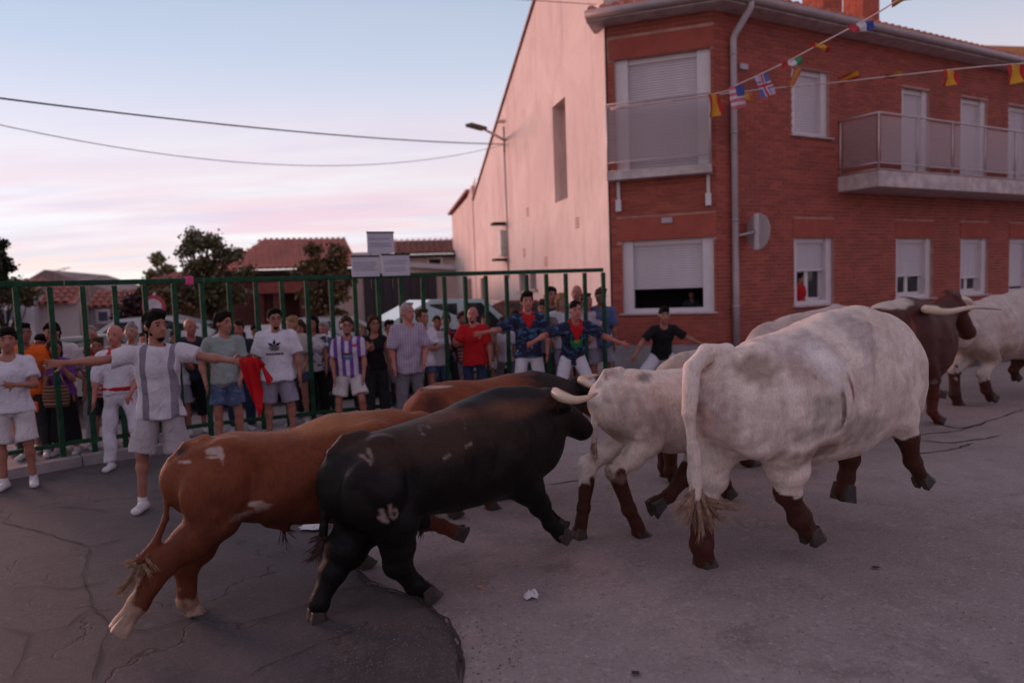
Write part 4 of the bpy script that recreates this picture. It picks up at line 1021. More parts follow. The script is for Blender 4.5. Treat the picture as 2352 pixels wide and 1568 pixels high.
# ================================================================== green tube fence
def polyline_len(P): return [ (b - a).length for a, b in zip(P, P[1:]) ]
fl = polyline_len(FPT); FL = sum(fl)
def fence_at(s):
    for i, L_ in enumerate(fl):
        if s <= L_ or i == len(fl) - 1: return FPT[i].lerp(FPT[i + 1], s / L_), i
        s -= L_
fence = empty('green_fence', FPT[2], 'green steel barrier fence of upright bars across the street', 'fence')
ZT, ZB = 2.13, .24
def fr(z, r, name):
    for i in range(len(FPT) - 1):
        a, b = FPT[i], FPT[i + 1]; d = (b - a).normalized(); nn = fence_nrm(i)
        MB().box(a + Z * (z - r) - nn * r + d * .004, b - a - d * .008, nn * 2 * r, Z * 2 * r).build(name, M_GREEN, fence, bevel=.008)
fr(ZT, .031, 'top_rail'); fr(ZB, .025, 'bottom_rail')
nb = 28; step = FL / nb
for k in range(nb + 1):
    p, i = fence_at(min(k * step, FL - .001)); r = .029
    d = (FPT[i + 1] - FPT[i]).normalized(); nn = fence_nrm(i)
    MB().box(p - d * r - nn * r * .95 + Z * .012, d * 2 * r, nn * 2 * r * .95, Z * (ZT - .052)).build('upright_bar', M_GREEN, fence, bevel=.006)
    if k % 4 == 0: MB().box(p - d * .10 - nn * .10 + Z * .0125, d * .2, nn * .2, Z * .012).build('foot_plate', M_GREEN, fence)
# paper placards wired above the fence
M_PAPER = basic('poster_paper', (.46, .43, .50), .7, .06, 5); M_INK = basic('grey_print', (.27, .25, .31), .8); M_TAPE = basic('black_tape', (.02, .018, .022), .7)
def sfence(px):      # the point of the fence line under a picture column
    best = min((abs(project(fence_at(s)[0] + Z * ZT)[0] - px), s) for s in np.linspace(0, FL, 900)); return fence_at(best[1])[0]
def placard(x0, x1, y0, y1, label, seed, lift=0):
    a, b = sfence(x0) - Vector((0, .06, 0)), sfence(x1) - Vector((0, .06, 0)); D = (a.y + b.y) / 2
    zt_, zb_ = at_depth((x0 + x1) / 2, y0, D).z, at_depth((x0 + x1) / 2, y1, D).z; rr = random.Random(seed)
    pc = empty('placard', a + Z * zb_, label, 'placard'); d = b - a; nn = Vector((d.y, -d.x, 0)).normalized()
    MB().box(a + Z * zb_, d, nn * .012, Z * (zt_ - zb_)).build('sheet', M_PAPER, pc); tx = MB()
    z = zt_ - .09
    while z > zb_ + .06:
        s = rr.uniform(.05, .12); e = rr.uniform(.7, .94); x = s
        while x < e:
            w = rr.uniform(.03, .10); w = min(w, e - x); tx.box(a + d * x + nn * .0125 + Z * z, d * w, nn * .002, Z * .014); x += w + .02
        z -= .034 if rr.random() < .8 else .07
    tx.build('print_lines', M_INK, pc, kind='stuff')
    MB().box(a - d * .02 + nn * .001 + Z * (zt_ - .001), d * 1.04, nn * .016, Z * .022).build('top_edge', M_TAPE, pc)
    if not lift: return
    for f_ in (.1, .9): MB().box(a + d * f_ - nn * .02 + Z * (zb_ - .5), d * .03, nn * .012, Z * .7).build('stake', M_TAPE, pc)
placard(810, 874, 590, 635, 'left of the two lower printed placards tied above the fence', 1)
placard(880, 943, 586, 633, 'right of the two lower printed placards tied above the fence', 2)
placard(848, 909, 535, 581, 'single upper printed placard standing above two others', 3, 1)
p = sfence(438); tag(MB().cbox(p + Vector((0, -.05, ZT + .0)), .12, .03, .11).build('pink_ribbon', basic('hot_pink_cloth', (.62, .06, .20), .7), bevel=.02), 'pink ribbon tied on the green fence top rail', 'ribbon')

# ================================================================== cables and bunting
def cable(name, P, r, mat, label, sagpts=24, sag=0):
    pts = []
    for k in range(sagpts + 1):
        t = k / sagpts; p = P[0].lerp(P[1], t); p.z -= sag * 4 * t * (1 - t); pts.append(p)
    o = MB().tube(pts, r, 6).build(name, mat, smooth=True); tag(o, label, 'cable'); return pts
endp = Pk(tl_, zl_ - .02, .06)
cable('overhead_cable', (at_depth(-160, 205, 11), endp), .016, M_CABLE, 'thicker upper overhead cable crossing the sky to the lamp', sag=.16)
cable('overhead_cable', (at_depth(-160, 250, 13), endp + Vector((0, 0, -.03))), .009, M_GREYC, 'thin lower overhead cable sagging under the thicker one', sag=.80)
cable('overhead_cable', (at_depth(900, -22, 14), at_depth(1700, 30, 14.5)), .007, M_GREYC, 'thin cable crossing the top of the pink gable', sag=.02)
FLAGS = {'spain': [((.42, .015, .02), 1), ((.62, .30, .02), 2), ((.42, .015, .02), 1)], 'france': [((.42, .03, .05), 1), ((.60, .58, .62), 1), ((.04, .07, .30), 1)],
         'italy': [((.40, .03, .04), 1), ((.60, .58, .58), 1), ((.02, .25, .09), 1)], 'orange': [((.48, .10, .04), 1), ((.50, .22, .03), 1), ((.45, .12, .05), 1)]}
def flagmat(c, nm=[0]):
    k = 'flag_%02d' % int(sum(x * 97 * (i + 1) for i, x in enumerate(c)) * 10 % 9999); return basic(k, c, .75, .08, 8)
def flag(kind, p, along, drop, w=.26, h=.36, label='', seed=0):
    rr = random.Random(seed); f = empty('bunting_flag', p, label, 'flag', 'small flags on the bunting strings')
    nrm = along.cross(drop).normalized(); wob = rr.uniform(.02, .05)
    def patch(u0, u1, v0, v1, mat, nm, lift=0):
        V, F = [], []; nu, nv = 5, 6
        for i in range(nu + 1):
            for j in range(nv + 1):
                u, v = u0 + (u1 - u0) * i / nu, v0 + (v1 - v0) * j / nv; V.append(tuple(p + along * (u - .5) * w + drop * v * h + nrm * (wob * math.sin(u * 5 + v * 4 + seed) * (v + .15) + lift)))
        for i in range(nu):
            for j in range(nv): q = i * (nv + 1) + j; F.append((q, q + 1, q + nv + 2, q + nv + 1))
        me = mesh_np(nm, V, F, True); o = place(nm, me, mat, f); return o
    if kind in FLAGS:
        tot = sum(x[1] for x in FLAGS[kind]); u = 0
        for c, n_ in FLAGS[kind]: patch(u / tot, (u + n_) / tot, 0, 1, flagmat(c), 'stripe'); u += n_
    elif kind == 'usa':
        for k in range(7): patch(0, 1, k / 7, (k + 1) / 7, flagmat((.52, .12, .16) if k % 2 == 0 else (.6, .5, .55)), 'stripe')
        patch(.45, 1.0, 0, .5, flagmat((.06, .08, .26)), 'canton', .002); patch(.45, 1.0, 0, .5, flagmat((.06, .08, .26)), 'canton', -.002)
    else:
        patch(0, 1, 0, 1, flagmat((.12, .12, .33)), 'field')
        for s in (1, -1):
            patch(.36, .64, 0, 1, flagmat((.6, .55, .6)), 'white_bar', s * .002); patch(0, 1, .38, .62, flagmat((.6, .55, .6)), 'white_bar', s * .0025)
            patch(.43, .57, 0, 1, flagmat((.45, .03, .05)), 'red_bar', s * .004); patch(0, 1, .44, .56, flagmat((.45, .03, .05)), 'red_bar', s * .0045)
            patch(0, .3, 0, .3, flagmat((.5, .35, .45)), 'corner_patch', s * .002); patch(.7, 1, .7, 1, flagmat((.5, .35, .45)), 'corner_patch', s * .002)
    return f
M_STR = basic('bunting_string', (.55, .42, .42), .7)
def string(pix, D0, D1, r, label):
    x0, x1 = pix[0][0], pix[-1][0]; pts = []
    for x, y in pix: pts.append(at_depth(x, y, D0 + (D1 - D0) * (x - x0) / (x1 - x0)))
    # smooth
    out = []
    for i in range(len(pts) - 1):
        a = pts[max(i - 1, 0)]; b = pts[i]; c = pts[i + 1]; d = pts[min(i + 2, len(pts) - 1)]
        for k in range(6):
            t = k / 6; out.append(.5 * ((2 * b) + (c - a) * t + (2 * a - 5 * b + 4 * c - d) * t * t + (3 * b - a - 3 * c + d) * t ** 3))
    out.append(pts[-1]); tag(MB().tube(out, r, 6).build('bunting_string', M_STR, smooth=True), label, 'string'); return out
S1 = string([(1403, 250), (1640, 216), (1700, 192), (1800, 146), (1900, 93), (1990, 45), (2060, 2), (2140, -52), (2260, -140)], 13.3, 8.5, .010, 'bunting string climbing steeply to the top right over the brick wall')
S2 = string([(1403, 253), (1640, 219), (1740, 207), (1900, 192), (2060, 174), (2240, 155), (2352, 146), (2500, 132)], 13.3, 9.5, .010, 'bunting string running nearly level to the right over the brick wall')
def near(S, px): return min(S, key=lambda p: abs(project(p)[0] - px))
def dirpx(ang, tilt=.0): return Vector((math.cos(R(ang)), .25, -math.sin(R(ang)))).normalized()
X_ = Vector((1, 0, 0))
for S, px, kind, along, drop, w, h, lb in (
    (S1, 1643, 'spain', Vector((.9, .3, .1)), Vector((.1, 0, -1)), .22, .36, 'red and yellow flag at the corner where both bunting strings meet'),
    (S1, 1690, 'usa', Vector((.9, .2, .2)), Vector((.15, 0, -1)), .27, .36, 'pink faded stars and stripes flag in front of the downpipe'),
    (S1, 1750, 'uk', Vector((.9, .2, .25)), Vector((.35, 0, -1)), .25, .36, 'crossed red white and blue flag beside the downpipe'),
    (S1, 1812, 'italy', Vector((.25, .2, -.25)), Vector((0, 0, 0)), .0, .0, ''),
    (S1, 1870, 'spain', Vector((.2, .1, -.1)), Vector((0, 0, 0)), 0, 0, ''),
    (S2, 1715, 'orange', Vector((.9, .2, .0)), Vector((.3, 0, -.6)), .28, .17, 'small orange flag lying near the steep and level strings'),
    (S2, 1810, 'orange', Vector((.5, .2, .15)), Vector((.45, 0, 1)), .16, .32, 'orange flag blown up in front of the upper left window'),
    (S2, 1922, 'spain', Vector((.12, .2, -.14)), Vector((1, 0, .45)), .18, .34, 'thin red and yellow flag blown out flat left of the balcony'),
    (S2, 2030, 'spain', Vector((.05, .2, -.06)), Vector((1, 0, .22)), .14, .26, 'narrow red flag blown flat above the balcony corner'),
    (S2, 2183, 'spain', Vector((1, .2, .05)), Vector((.06, 0, -1)), .25, .22, 'red and yellow flag hanging above the balcony door'),
    (S2, 2334, 'spain', Vector((1, .2, .1)), Vector((.1, 0, -1)), .30, .26, 'red and yellow flag at the right edge of the picture'),
    (S1, 2052, 'spain', Vector((.1, .2, -.14)), Vector((1, 0, .35)), .12, .28, 'red flag end against the sky right of the chimneys')):
    if w: flag(kind, near(S, px), along.normalized(), drop.normalized(), w, h, lb, int(px))
flag('italy', near(S1, 1812), Vector((1, .2, .28)).normalized(), Vector((.25, 0, -.7)).normalized(), .34, .10, 'red white and green flag blown out over the upper window', 5)
flag('spain', near(S1, 1885), Vector((1, .2, -.15)).normalized(), Vector((.2, 0, -.6)).normalized(), .30, .09, 'yellow and red flag blown flat under the eave', 6)
flag('france', near(S1, 1975), Vector((1, .2, .22)).normalized(), Vector((.35, 0, -.7)).normalized(), .40, .12, 'red white and blue flag in front of the right chimney', 7)
# ================================================================== cattle
def vnoise(P, f, seed):
    """cheap smooth noise on points, about -1..1"""
    rs = np.random.RandomState(seed); out = np.zeros(len(P))
    for i in range(7):
        d = rs.normal(size=3); d /= np.linalg.norm(d); out += np.sin((P @ d) * f * rs.uniform(.6, 1.5) + rs.uniform(0, 6.28))
    return out / 3.2
def coat(name, rough=.62):
    """hide: colour carried by the animal (patches, socks, shade painted beside the tails) with dirt, short-hair grain and a fine bump"""
    m, nt, b = new_mat(name); at = nd(nt, 'ShaderNodeAttribute', attribute_name='hide'); t = nd(nt, 'ShaderNodeTexCoord').outputs['Object']
    hair = noise(nt, 85, 5, .75, t, .4, (1, 1, .30)); mid = noise(nt, 6, 6, .62, t, .8); big = noise(nt, 2.2, 3, .5, t)
    col = mixc(nt, remap(nt, mid, .42, .72, 0, .5), at.outputs['Color'], (.55, .50, .50), 'MULTIPLY')
    col = mixc(nt, remap(nt, big, .4, .7, 0, .35), col, (.72, .58, .52), 'MULTIPLY')
    col = mixc(nt, remap(nt, hair, .38, .66, 0, .5), col, (.55, .52, .52), 'MULTIPLY')
    nt.links.new(col, b.inputs['Base Color']); b.inputs['Roughness'].default_value = rough; b.inputs['Specular IOR Level'].default_value = .16
    h = mth(nt, 'ADD', mth(nt, 'MULTIPLY', hair, .35), mth(nt, 'MULTIPLY', mid, 1.0)); bump(nt, b, h, .75, .016); return m
M_HIDE = coat('cattle_hide'); M_HIDE_DARK = coat('dark_cattle_hide', .5)
M_HOOF = basic('hoof_horn', (.045, .032, .028), .5, .3, 20, bmp=.4, bscale=60); M_HOOF_PALE = basic('pale_hoof', (.36, .24, .18), .55, .2, 20, bmp=.3)
def m_horn():
    m, nt, b = new_mat('ivory_horn'); at = nd(nt, 'ShaderNodeAttribute', attribute_name='tip')
    col = mixc(nt, at.outputs['Fac'], (.62, .46, .34), (.05, .035, .03)); nt.links.new(mixc(nt, remap(nt, noise(nt, 30, 4, .6), .4, .7, 0, .4), col, (.34, .22, .15)), b.inputs['Base Color']); b.inputs['Roughness'].default_value = .38; return m
M_HORN = m_horn(); M_EYE = basic('wet_eye', (.01, .008, .008), .08, 0)

class Beast:
    def __init__(s, name, label, cat, origin_px, Y0, heading, h=.014, group='cattle running up the street'):
        r = rt(origin_px); s.O = Vector((r * Y0, Y0, 0)); a = R(heading)
        s.f = Vector((math.sin(a), math.cos(a), 0)); s.l = Vector((-math.cos(a), math.sin(a), 0)); s.h = h
        s.root = empty(name, s.O, label, cat, group); s.creases = []; s.prims = []; s.paint = []; s.u = np.array(s.l); s.pts = []
    def P(s, px, py, lat=0.0): return on_plane(px, py, s.O + s.l * lat, s.l)
    def L(s, f, lat, z): return s.O + s.f * f + s.l * lat + Vector((0, 0, z))
    def seg(s, a, b, ra, rb, k=.04, wa=None, wb=None, cut=False, u=None):
        s.prims.append(('seg', a, b, ra, rb, k, wa, wb, cut, u)); s.pts += [(a, max(ra, wa or 0)), (b, max(rb, wb or 0))]
    def ell(s, c, r, k=.05, cut=False, axes=None): s.prims.append(('ell', c, r, k, cut, axes)); s.pts.append((c, max(r)))
    def barrel(s, st, lat=0):
        """torso stations: (px, y of the back, px, y of the belly, half width)"""
        C = []
        for (xa, ya, xb, yb, w) in st:
            a, b = s.P(xa, ya, lat), s.P(xb, yb, lat); C.append(((a + b) / 2, (a - b).length / 2, w))
        for (c0, r0, w0), (c1, r1, w1) in zip(C, C[1:]): s.seg(c0, c1, r0, r1, .07, w0, w1)
        s.stations = C; return C
    def leg(s, J, lat, k=.035, hoof=True, hoofmat=None, sock=None, sockcol=None, hang=False, latend=None, sole=None):
        """J: (px, py, radius) down the limb; lat: the limb's plane off the spine"""
        J = [(x, y, r * (1.22 if r < .065 else 1.10 if r < .09 else 1)) for x, y, r in J]; n = len(J); P = []
        for i, (x, y, r) in enumerate(J):
            lt = lat if latend is None else lat + (latend - lat) * i / (n - 1)
            P.append((s.P(x, y, lt) if y is not None else x, r))
        for (a, ra), (b, rb) in zip(P, P[1:]): s.seg(a, b, ra, rb, k if ra > .08 else .02)
        for i in range(2, n - 1): s.ell(P[i][0], (P[i][1] * 1.16,) * 3, .02)     # bony joints
        if sock is not None: s.paint.append(('leg', [p for p, _ in P], sock, sockcol))
        print(s.root.name, s.root['label'][:22], 'hoof z %.3f' % P[-1][0].z, 'joint z', [round(p.z, 2) for p, _ in P])
        if hoof: s.hoof(P[-2][0], P[-1][0], P[-1][1], hoofmat or M_HOOF, sole)
        return P
    def hoof(s, fet, toe, r, mat, sole=None):
        """two cloven claws, flat underneath, a real wedge in front of the pastern"""
        d = (toe - fet).normalized(); fw = (s.f - d * s.f.dot(d)); fw = fw.normalized() if fw.length > .2 else s.f.copy()
        if sole == 'flat': d = (d + Vector((0, 0, -1.2))).normalized(); fw = (s.f - d * s.f.dot(d)).normalized()
        dn, sd = d, s.l
        for sg in (-1, 1):
            c = toe + sd * sg * r * .62; V = []
            for dz, f0, f1, w in ((-r * .9, -.75, .75, .46), (r * .1, -.85, 1.05, .56), (r * 1.0, -.8, 1.5, .58)):
                for (ff, ww) in ((f0, -w * .8), (f0, w * .8), (f1 * .6, w), (f1, w * .35), (f1, -w * .35), (f1 * .6, -w)):
                    V.append(tuple(c + dn * dz + fw * ff * r + sd * ww * r * .9))
            F = [tuple(range(5, -1, -1)), tuple(range(12, 18))]
            for q in range(2): F += [(q * 6 + i, q * 6 + (i + 1) % 6, q * 6 + 6 + (i + 1) % 6, q * 6 + 6 + i) for i in range(6)]
            MB().add(V, F).build('hoof', mat, s.root, bevel=r * .12)
    def crease(s, pix, amp, width, lat=-.28, side=-1):
        """a fold (amp > 0) or ridge (amp < 0) in the flank along a line"""
        s.creases.append(([s.P(x, y, lat) for x, y in pix], amp, width, side))
    def spot(s, c, rad, col, soft=.25, nz=.25, f=14): s.paint.append(('spot', c, rad, col, soft, nz, f))
    def build(s, base, mat=None, ripple=.004, upper=None, seed=1, under=None):
        P = np.array([tuple(p) for p, _ in s.pts]); Rr = np.array([r for _, r in s.pts]) + .05
        sd = SDF((P - Rr[:, None]).min(0), (P + Rr[:, None]).max(0), s.h)
        for p in s.prims:
            if p[0] == 'seg':
                _, a, b, ra, rb, k, wa, wb, cut, u = p
                sd.seg(a, b, ra, rb, k, (s.u if u is None else u) if wa else None, wa, wb, cut)
            else: sd.ell(p[1], p[2], np.array([tuple(s.f), tuple(s.l), (0, 0, 1)]).T if p[5] is None else p[5], p[3], p[4])
        sd.ripple(ripple, 16, seed); sd.ripple(ripple * .5, 34, seed + 1)
        me = sd.mesh('body'); V = sd.V; n = len(V)
        fl_ = np.array([tuple(s.f), tuple(s.l), (0, 0, 1)]); Q = (V - np.array(s.O)) @ fl_.T; dl = np.zeros(n)
        for Pl, amp, wd, side in s.creases:
            L_ = (np.array([tuple(p) for p in Pl]) - np.array(s.O)) @ fl_.T; best = np.full(n, 9.); par = np.zeros(n)
            for i in range(len(L_) - 1):
                a_, ab = L_[i][[0, 2]], (L_[i + 1] - L_[i])[[0, 2]]; t = np.clip(((Q[:, [0, 2]] - a_) @ ab) / max(ab @ ab, 1e-9), 0, 1)
                d_ = np.linalg.norm(Q[:, [0, 2]] - a_ - t[:, None] * ab, axis=1); m = d_ < best; best[m] = d_[m]; par[m] = (i + t[m]) / (len(L_) - 1)
            fade = np.clip(par * 5, 0, 1) * np.clip((1 - par) * 5, 0, 1); near_ = np.clip((Q[:, 1] * side - .04) / .08, 0, 1)
            dl += -side * amp * np.exp(-(best / wd) ** 2) * (.25 + .75 * fade) * near_
        V += dl[:, None] * np.array(s.l); me.vertices.foreach_set('co', V.astype(np.float32).ravel()); me.update()
        C = np.tile(np.array(base, float), (n, 1)); nz = vnoise(V, 9, seed); nz2 = vnoise(V, 30, seed + 3); nz3 = vnoise(V, 85, seed + 4)
        if under is not None:      # blends to a second colour lower down the flanks
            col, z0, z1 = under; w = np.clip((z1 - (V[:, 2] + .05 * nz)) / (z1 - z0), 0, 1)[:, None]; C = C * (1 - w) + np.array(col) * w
        for p in s.paint:
            if p[0] == 'spot':
                _, c, rad, col, soft, am, f = p; rad = np.array(rad if isinstance(rad, (tuple, list)) else (rad,) * 3, float)
                q = V - np.array(c); q = np.stack([q @ np.array(s.f), q @ np.array(s.l), q[:, 2]], 1) / rad
                d = np.sqrt((q * q).sum(1)) + am * vnoise(V, f, int(abs(c[0] * 100)) % 97) + am * .4 * nz3
                w = np.clip((1 + soft / 2 - d) / soft, 0, 1)[:, None]; C = C * (1 - w) + np.array(col) * w
            else:
                _, J, st, col = p; J = [np.array(j) for j in J]; best = np.full(n, 9.); par = np.zeros(n)
                for i in range(len(J) - 1):
                    ab = J[i + 1] - J[i]; t = np.clip(((V - J[i]) @ ab) / (ab @ ab), 0, 1); d = np.linalg.norm(V - J[i] - t[:, None] * ab, axis=1)
                    m = d < best; best[m] = d[m]; par[m] = i + t[m]
                w = (np.clip((par + .16 * nz2 + .10 * nz3 - st) / .10, 0, 1) * (best < .12))[:, None]; C = C * (1 - w) + np.array(col) * w
        C = np.clip(C * (1 + .06 * nz2[:, None] + .04 * nz3[:, None]), 0, 1)
        at = me.color_attributes.new('hide', 'FLOAT_COLOR', 'POINT'); at.data.foreach_set('color', np.hstack([C, np.ones((n, 1))]).astype(np.float32).ravel())
        s.body = place('body', me, mat or M_HIDE, s.root); return s.body
    def tail(s, P, r0, r1, k=.02):
        n = len(P)
        for i in range(n - 1): s.seg(P[i], P[i + 1], r0 + (r1 - r0) * i / (n - 1), r0 + (r1 - r0) * (i + 1) / (n - 1), k)
    def tuft(s, start, ends, col, n=160, r=.0035, name='tail_tuft', spread=.03, seed=2, curl=.05):
        """hair strands fanning from the tail end"""
        rr = random.Random(seed); mb = MB(); start = Vector(start); locks = []
        for e in ends:      # each lock droops first and then flicks outward; its strands keep together
            e = Vector(e)
            for q in range(3):
                e2 = e + Vector((rr.gauss(0, spread), rr.gauss(0, spread), rr.gauss(0, spread))); hz_ = ((e2 - start) * Vector((1, 1, 0))).length
                m1 = start.lerp(e2, .3) + Vector((0, 0, -hz_ * .30)) + Vector((rr.gauss(0, curl), rr.gauss(0, curl), rr.gauss(0, curl))) * .35
                m2 = start.lerp(e2, .72) + Vector((0, 0, -hz_ * rr.uniform(-.15, .35))) + Vector((rr.gauss(0, curl), rr.gauss(0, curl), rr.gauss(0, curl))) * .5; locks.append((m1, m2, e2))
        for i in range(n):
            m1, m2, e = rr.choice(locks); j = lambda k: Vector((rr.gauss(0, k), rr.gauss(0, k), rr.gauss(0, k))); L_ = rr.uniform(.6, 1.0)
            p0, p1, p2, p3 = start + j(.010), m1 + j(.007), m2 + j(.009), e + j(.012)
            pts = [(1 - t) ** 3 * p0 + 3 * t * (1 - t) ** 2 * p1 + 3 * t * t * (1 - t) * p2 + t ** 3 * p3 for t in [L_ * k / 6 for k in range(7)]]
            mb.tube(pts, [r, r, r * .95, r * .85, r * .7, r * .5, r * .15], 3, cap=False)
        return mb.build(name, basic('hair_%d%d%d' % tuple(int(c * 99) for c in col), col, .6, .35, 30), s.root, smooth=True, kind='stuff')
    def horn(s, P, r0, name='horn'):
        """curved tapering horn through the points"""
        pts = []; n = len(P)
        for i in range(n - 1):
            a = P[max(i - 1, 0)]; b = P[i]; c = P[i + 1]; d = P[min(i + 2, n - 1)]
            for k in range(6): t = k / 6; pts.append(.5 * ((2 * b) + (c - a) * t + (2 * a - 5 * b + 4 * c - d) * t * t + (3 * b - a - 3 * c + d) * t ** 3))
        pts.append(P[-1]); m = len(pts); rad = [r0 * (1 - (i / (m - 1)) ** 1.7) + .004 for i in range(m)]
        o = MB().tube(pts, rad, 12).build(name, M_HORN, s.root, smooth=True); me = o.data; vals = []
        for i in range(m): vals += [max(0, (i / (m - 1) - .70) / .3)] * 12
        me.attributes.new('tip', 'FLOAT', 'POINT').data.foreach_set('value', vals[:len(me.vertices)]); return o
    def eye(s, p, r=.022):
        d = SDF(np.array(p) - r, np.array(p) + r, r / 3.5); d.ell(p, (r,) * 3, None, .003); return place('eye', d.mesh('eye'), M_EYE, s.root)
    def head(s, poll, muzzle, lat=0, w=.125, ears=True, eyes=True, deep=.15, muzr=.075, earcol=None):
        """bovine head: broad forehead, long face narrowing to a square muzzle, cheek, ears"""
        d = (muzzle - poll); Ln = d.length; d.normalize(); side = s.l; dn = d.cross(side).normalized()
        if dn.z > 0: dn = -dn
        fh = poll + d * Ln * .22 + dn * deep * .45; ck = poll + d * Ln * .38 + dn * deep * .75; mz = muzzle
        s.seg(poll + dn * .05, fh, .085, .12, .04, w * .85, w); s.seg(fh, mz - d * .05, .12, muzr, .04, w, w * .62)
        s.seg(ck, mz + dn * .03, .085, muzr * .75, .03, w * .8, w * .55); s.ell(mz, (muzr * 1.0, w * .66, muzr * 1.05), .03)
        for sg in (-1, 1):
            s.ell(poll + d * Ln * .30 + side * sg * w * .85 + dn * .01, (.045, .03, .032), .02)
            if ears:
                a = poll + d * .07 + side * sg * w * .8 + dn * .04; b = a + side * sg * .16 - d * .05 + dn * .02
                s.seg(a, a.lerp(b, .5), .022, .042, .02, None, None); s.seg(a.lerp(b, .5), b, .042, .012, .02)
            if eyes: s.eye(poll + d * Ln * .33 + side * sg * (w * .98) + dn * .02)

WHITE = (.80, .665, .60); SOCK = (.075, .024, .018); BROWN = (.205, .054, .024); BLK = (.013, .009, .009)
GR = 'cattle running up the street'

# ---------------------------------------------------------------- 1: the big white ox
b = Beast('white_ox', 'largest white ox with brown socks, nearest on the right, seen from behind', 'ox', 1640, 4.52, 61, .013)
b.barrel([(1652, 826, 1648, 1000, .17), (1702, 798, 1695, 1050, .26), (1775, 775, 1765, 1050, .34), (1850, 752, 1840, 1062, .385), (1912, 724, 1905, 1050, .38), (1958, 708, 1968, 1020, .33), (2000, 722, 2025, 1002, .27)])
b.barrel([(2000, 730, 2025, 1000, .24), (2035, 790, 2062, 985, .17)])
b.seg(b.L(1.62, .05, 1.30), b.L(2.05, .28, 1.12), .27, .19, .08); b.head(b.L(2.12, .30, 1.30), b.L(2.42, .42, .86))
b.ell(b.P(1735, 806, -.13), (.10, .05, .05), .10); b.ell(b.P(1662, 838, -.08), (.05, .03, .03), .06)     # hip bones
b.ell(b.P(1682, 940, -.15), (.15, .10, .22), .10); b.ell(b.P(1676, 940, .12), (.14, .09, .22), .10)     # rump
b.ell(b.P(1745, 960, -.25), (.24, .13, .26), .06)                                        # thigh
b.ell(b.P(1985, 860, -.22), (.20, .11, .36), .07); b.ell(b.P(1860, 930, -.29), (.34, .10, .24), .14)
b.ell(b.P(1652, 900, -.0), (.14, .035, .22), .06, cut=True)                                      # hollow of the flank
b.leg([(1765, 945, .23), (1800, 1015, .185), (1808, 1075, .125), (1808, 1128, .076), (1836, 1188, .054), (1862, 1226, .052)], -.19, sock=2.88, sockcol=SOCK, sole='flat')
b.leg([(1650, 930, .21), (1642, 1020, .175), (1628, 1090, .120), (1614, 1150, .080), (1610, 1250, .056), (1620, 1298, .055)], .12, sock=3.0, sockcol=SOCK, sole='flat')
b.leg([(2025, 880, .19), (2065, 950, .125), (2082, 1000, .070), (2096, 1060, .047), (2118, 1102, .046)], -.20, sock=1.75, sockcol=SOCK)
b.leg([(1960, 930, .18), (1954, 1000, .11), (1950, 1050, .062), (1944, 1095, .048), (1938, 1128, .058)], .13, sock=.9, sockcol=SOCK)
b.tail([b.P(1668, 808, .0), b.P(1622, 812, .0), b.P(1590, 846, -.03), b.P(1582, 950, -.06), b.P(1594, 1030, -.06), b.P(1600, 1100, -.06), b.P(1598, 1140, -.06)], .060, .034, .010)
b.crease([(1842, 830), (1815, 890), (1803, 960), (1826, 1030)], .036, .06, -.34); b.crease([(1925, 750), (1955, 840), (1962, 930), (1940, 1000)], .028, .05, -.34); b.crease([(1730, 850), (1760, 930), (1752, 1010), (1700, 1040)], .022, .05, -.28)
b.crease([(1980, 760), (2000, 860), (2010, 950)], .025, .035, -.28); b.crease([(2015, 800), (2035, 880), (2040, 960)], .022, .03, -.2); b.crease([(1850, 900), (1870, 980), (1862, 1040)], .018, .05, -.36); b.crease([(1740, 830), (1800, 850), (1850, 850)], -.010, .06, -.3)
b.crease([(1880, 800), (1884, 900), (1890, 990)], .012, .03, -.36); b.crease([(1790, 780), (1850, 775), (1910, 745)], .016, .05, -.25); b.crease([(1965, 800), (1975, 880), (1960, 960)], -.018, .05, -.32)
b.spot(b.P(1652, 880, -.03), (.06, .035, .22), (.09, .045, .04), .5, .3)  # shade of the recess beside the tail, painted into the hide
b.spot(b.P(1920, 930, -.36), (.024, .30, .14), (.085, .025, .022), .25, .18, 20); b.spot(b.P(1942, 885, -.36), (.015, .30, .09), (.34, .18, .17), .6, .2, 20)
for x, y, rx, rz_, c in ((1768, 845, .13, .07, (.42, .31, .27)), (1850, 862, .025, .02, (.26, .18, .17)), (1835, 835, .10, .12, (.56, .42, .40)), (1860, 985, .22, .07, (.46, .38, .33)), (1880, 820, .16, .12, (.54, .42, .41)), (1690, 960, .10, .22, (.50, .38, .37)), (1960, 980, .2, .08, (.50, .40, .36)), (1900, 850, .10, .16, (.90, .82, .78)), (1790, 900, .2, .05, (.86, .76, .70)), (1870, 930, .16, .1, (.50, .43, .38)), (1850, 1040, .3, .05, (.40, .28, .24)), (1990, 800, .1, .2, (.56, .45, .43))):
    b.spot(b.P(x, y, -.3), (rx, .3, rz_), c, .9, .45, 10)  # mottled hide; spot contrast deepened to carry highlights and shade too
b.build(WHITE, ripple=.006, seed=3)
for st_, en_, n_ in (((1596, 1120), [(1560, 1182), (1540, 1172), (1550, 1200), (1568, 1212)], 170), ((1600, 1130), [(1596, 1238), (1612, 1228), (1585, 1215)], 240), ((1604, 1126), [(1655, 1212), (1702, 1176), (1690, 1160), (1640, 1222), (1675, 1205)], 280)):
    b.tuft(b.P(*st_, -.06), [b.P(x, y, -.08) for x, y in en_], (.40, .25, .18), n_, .0024, spread=.020, curl=.05, seed=n_)
OX1 = b

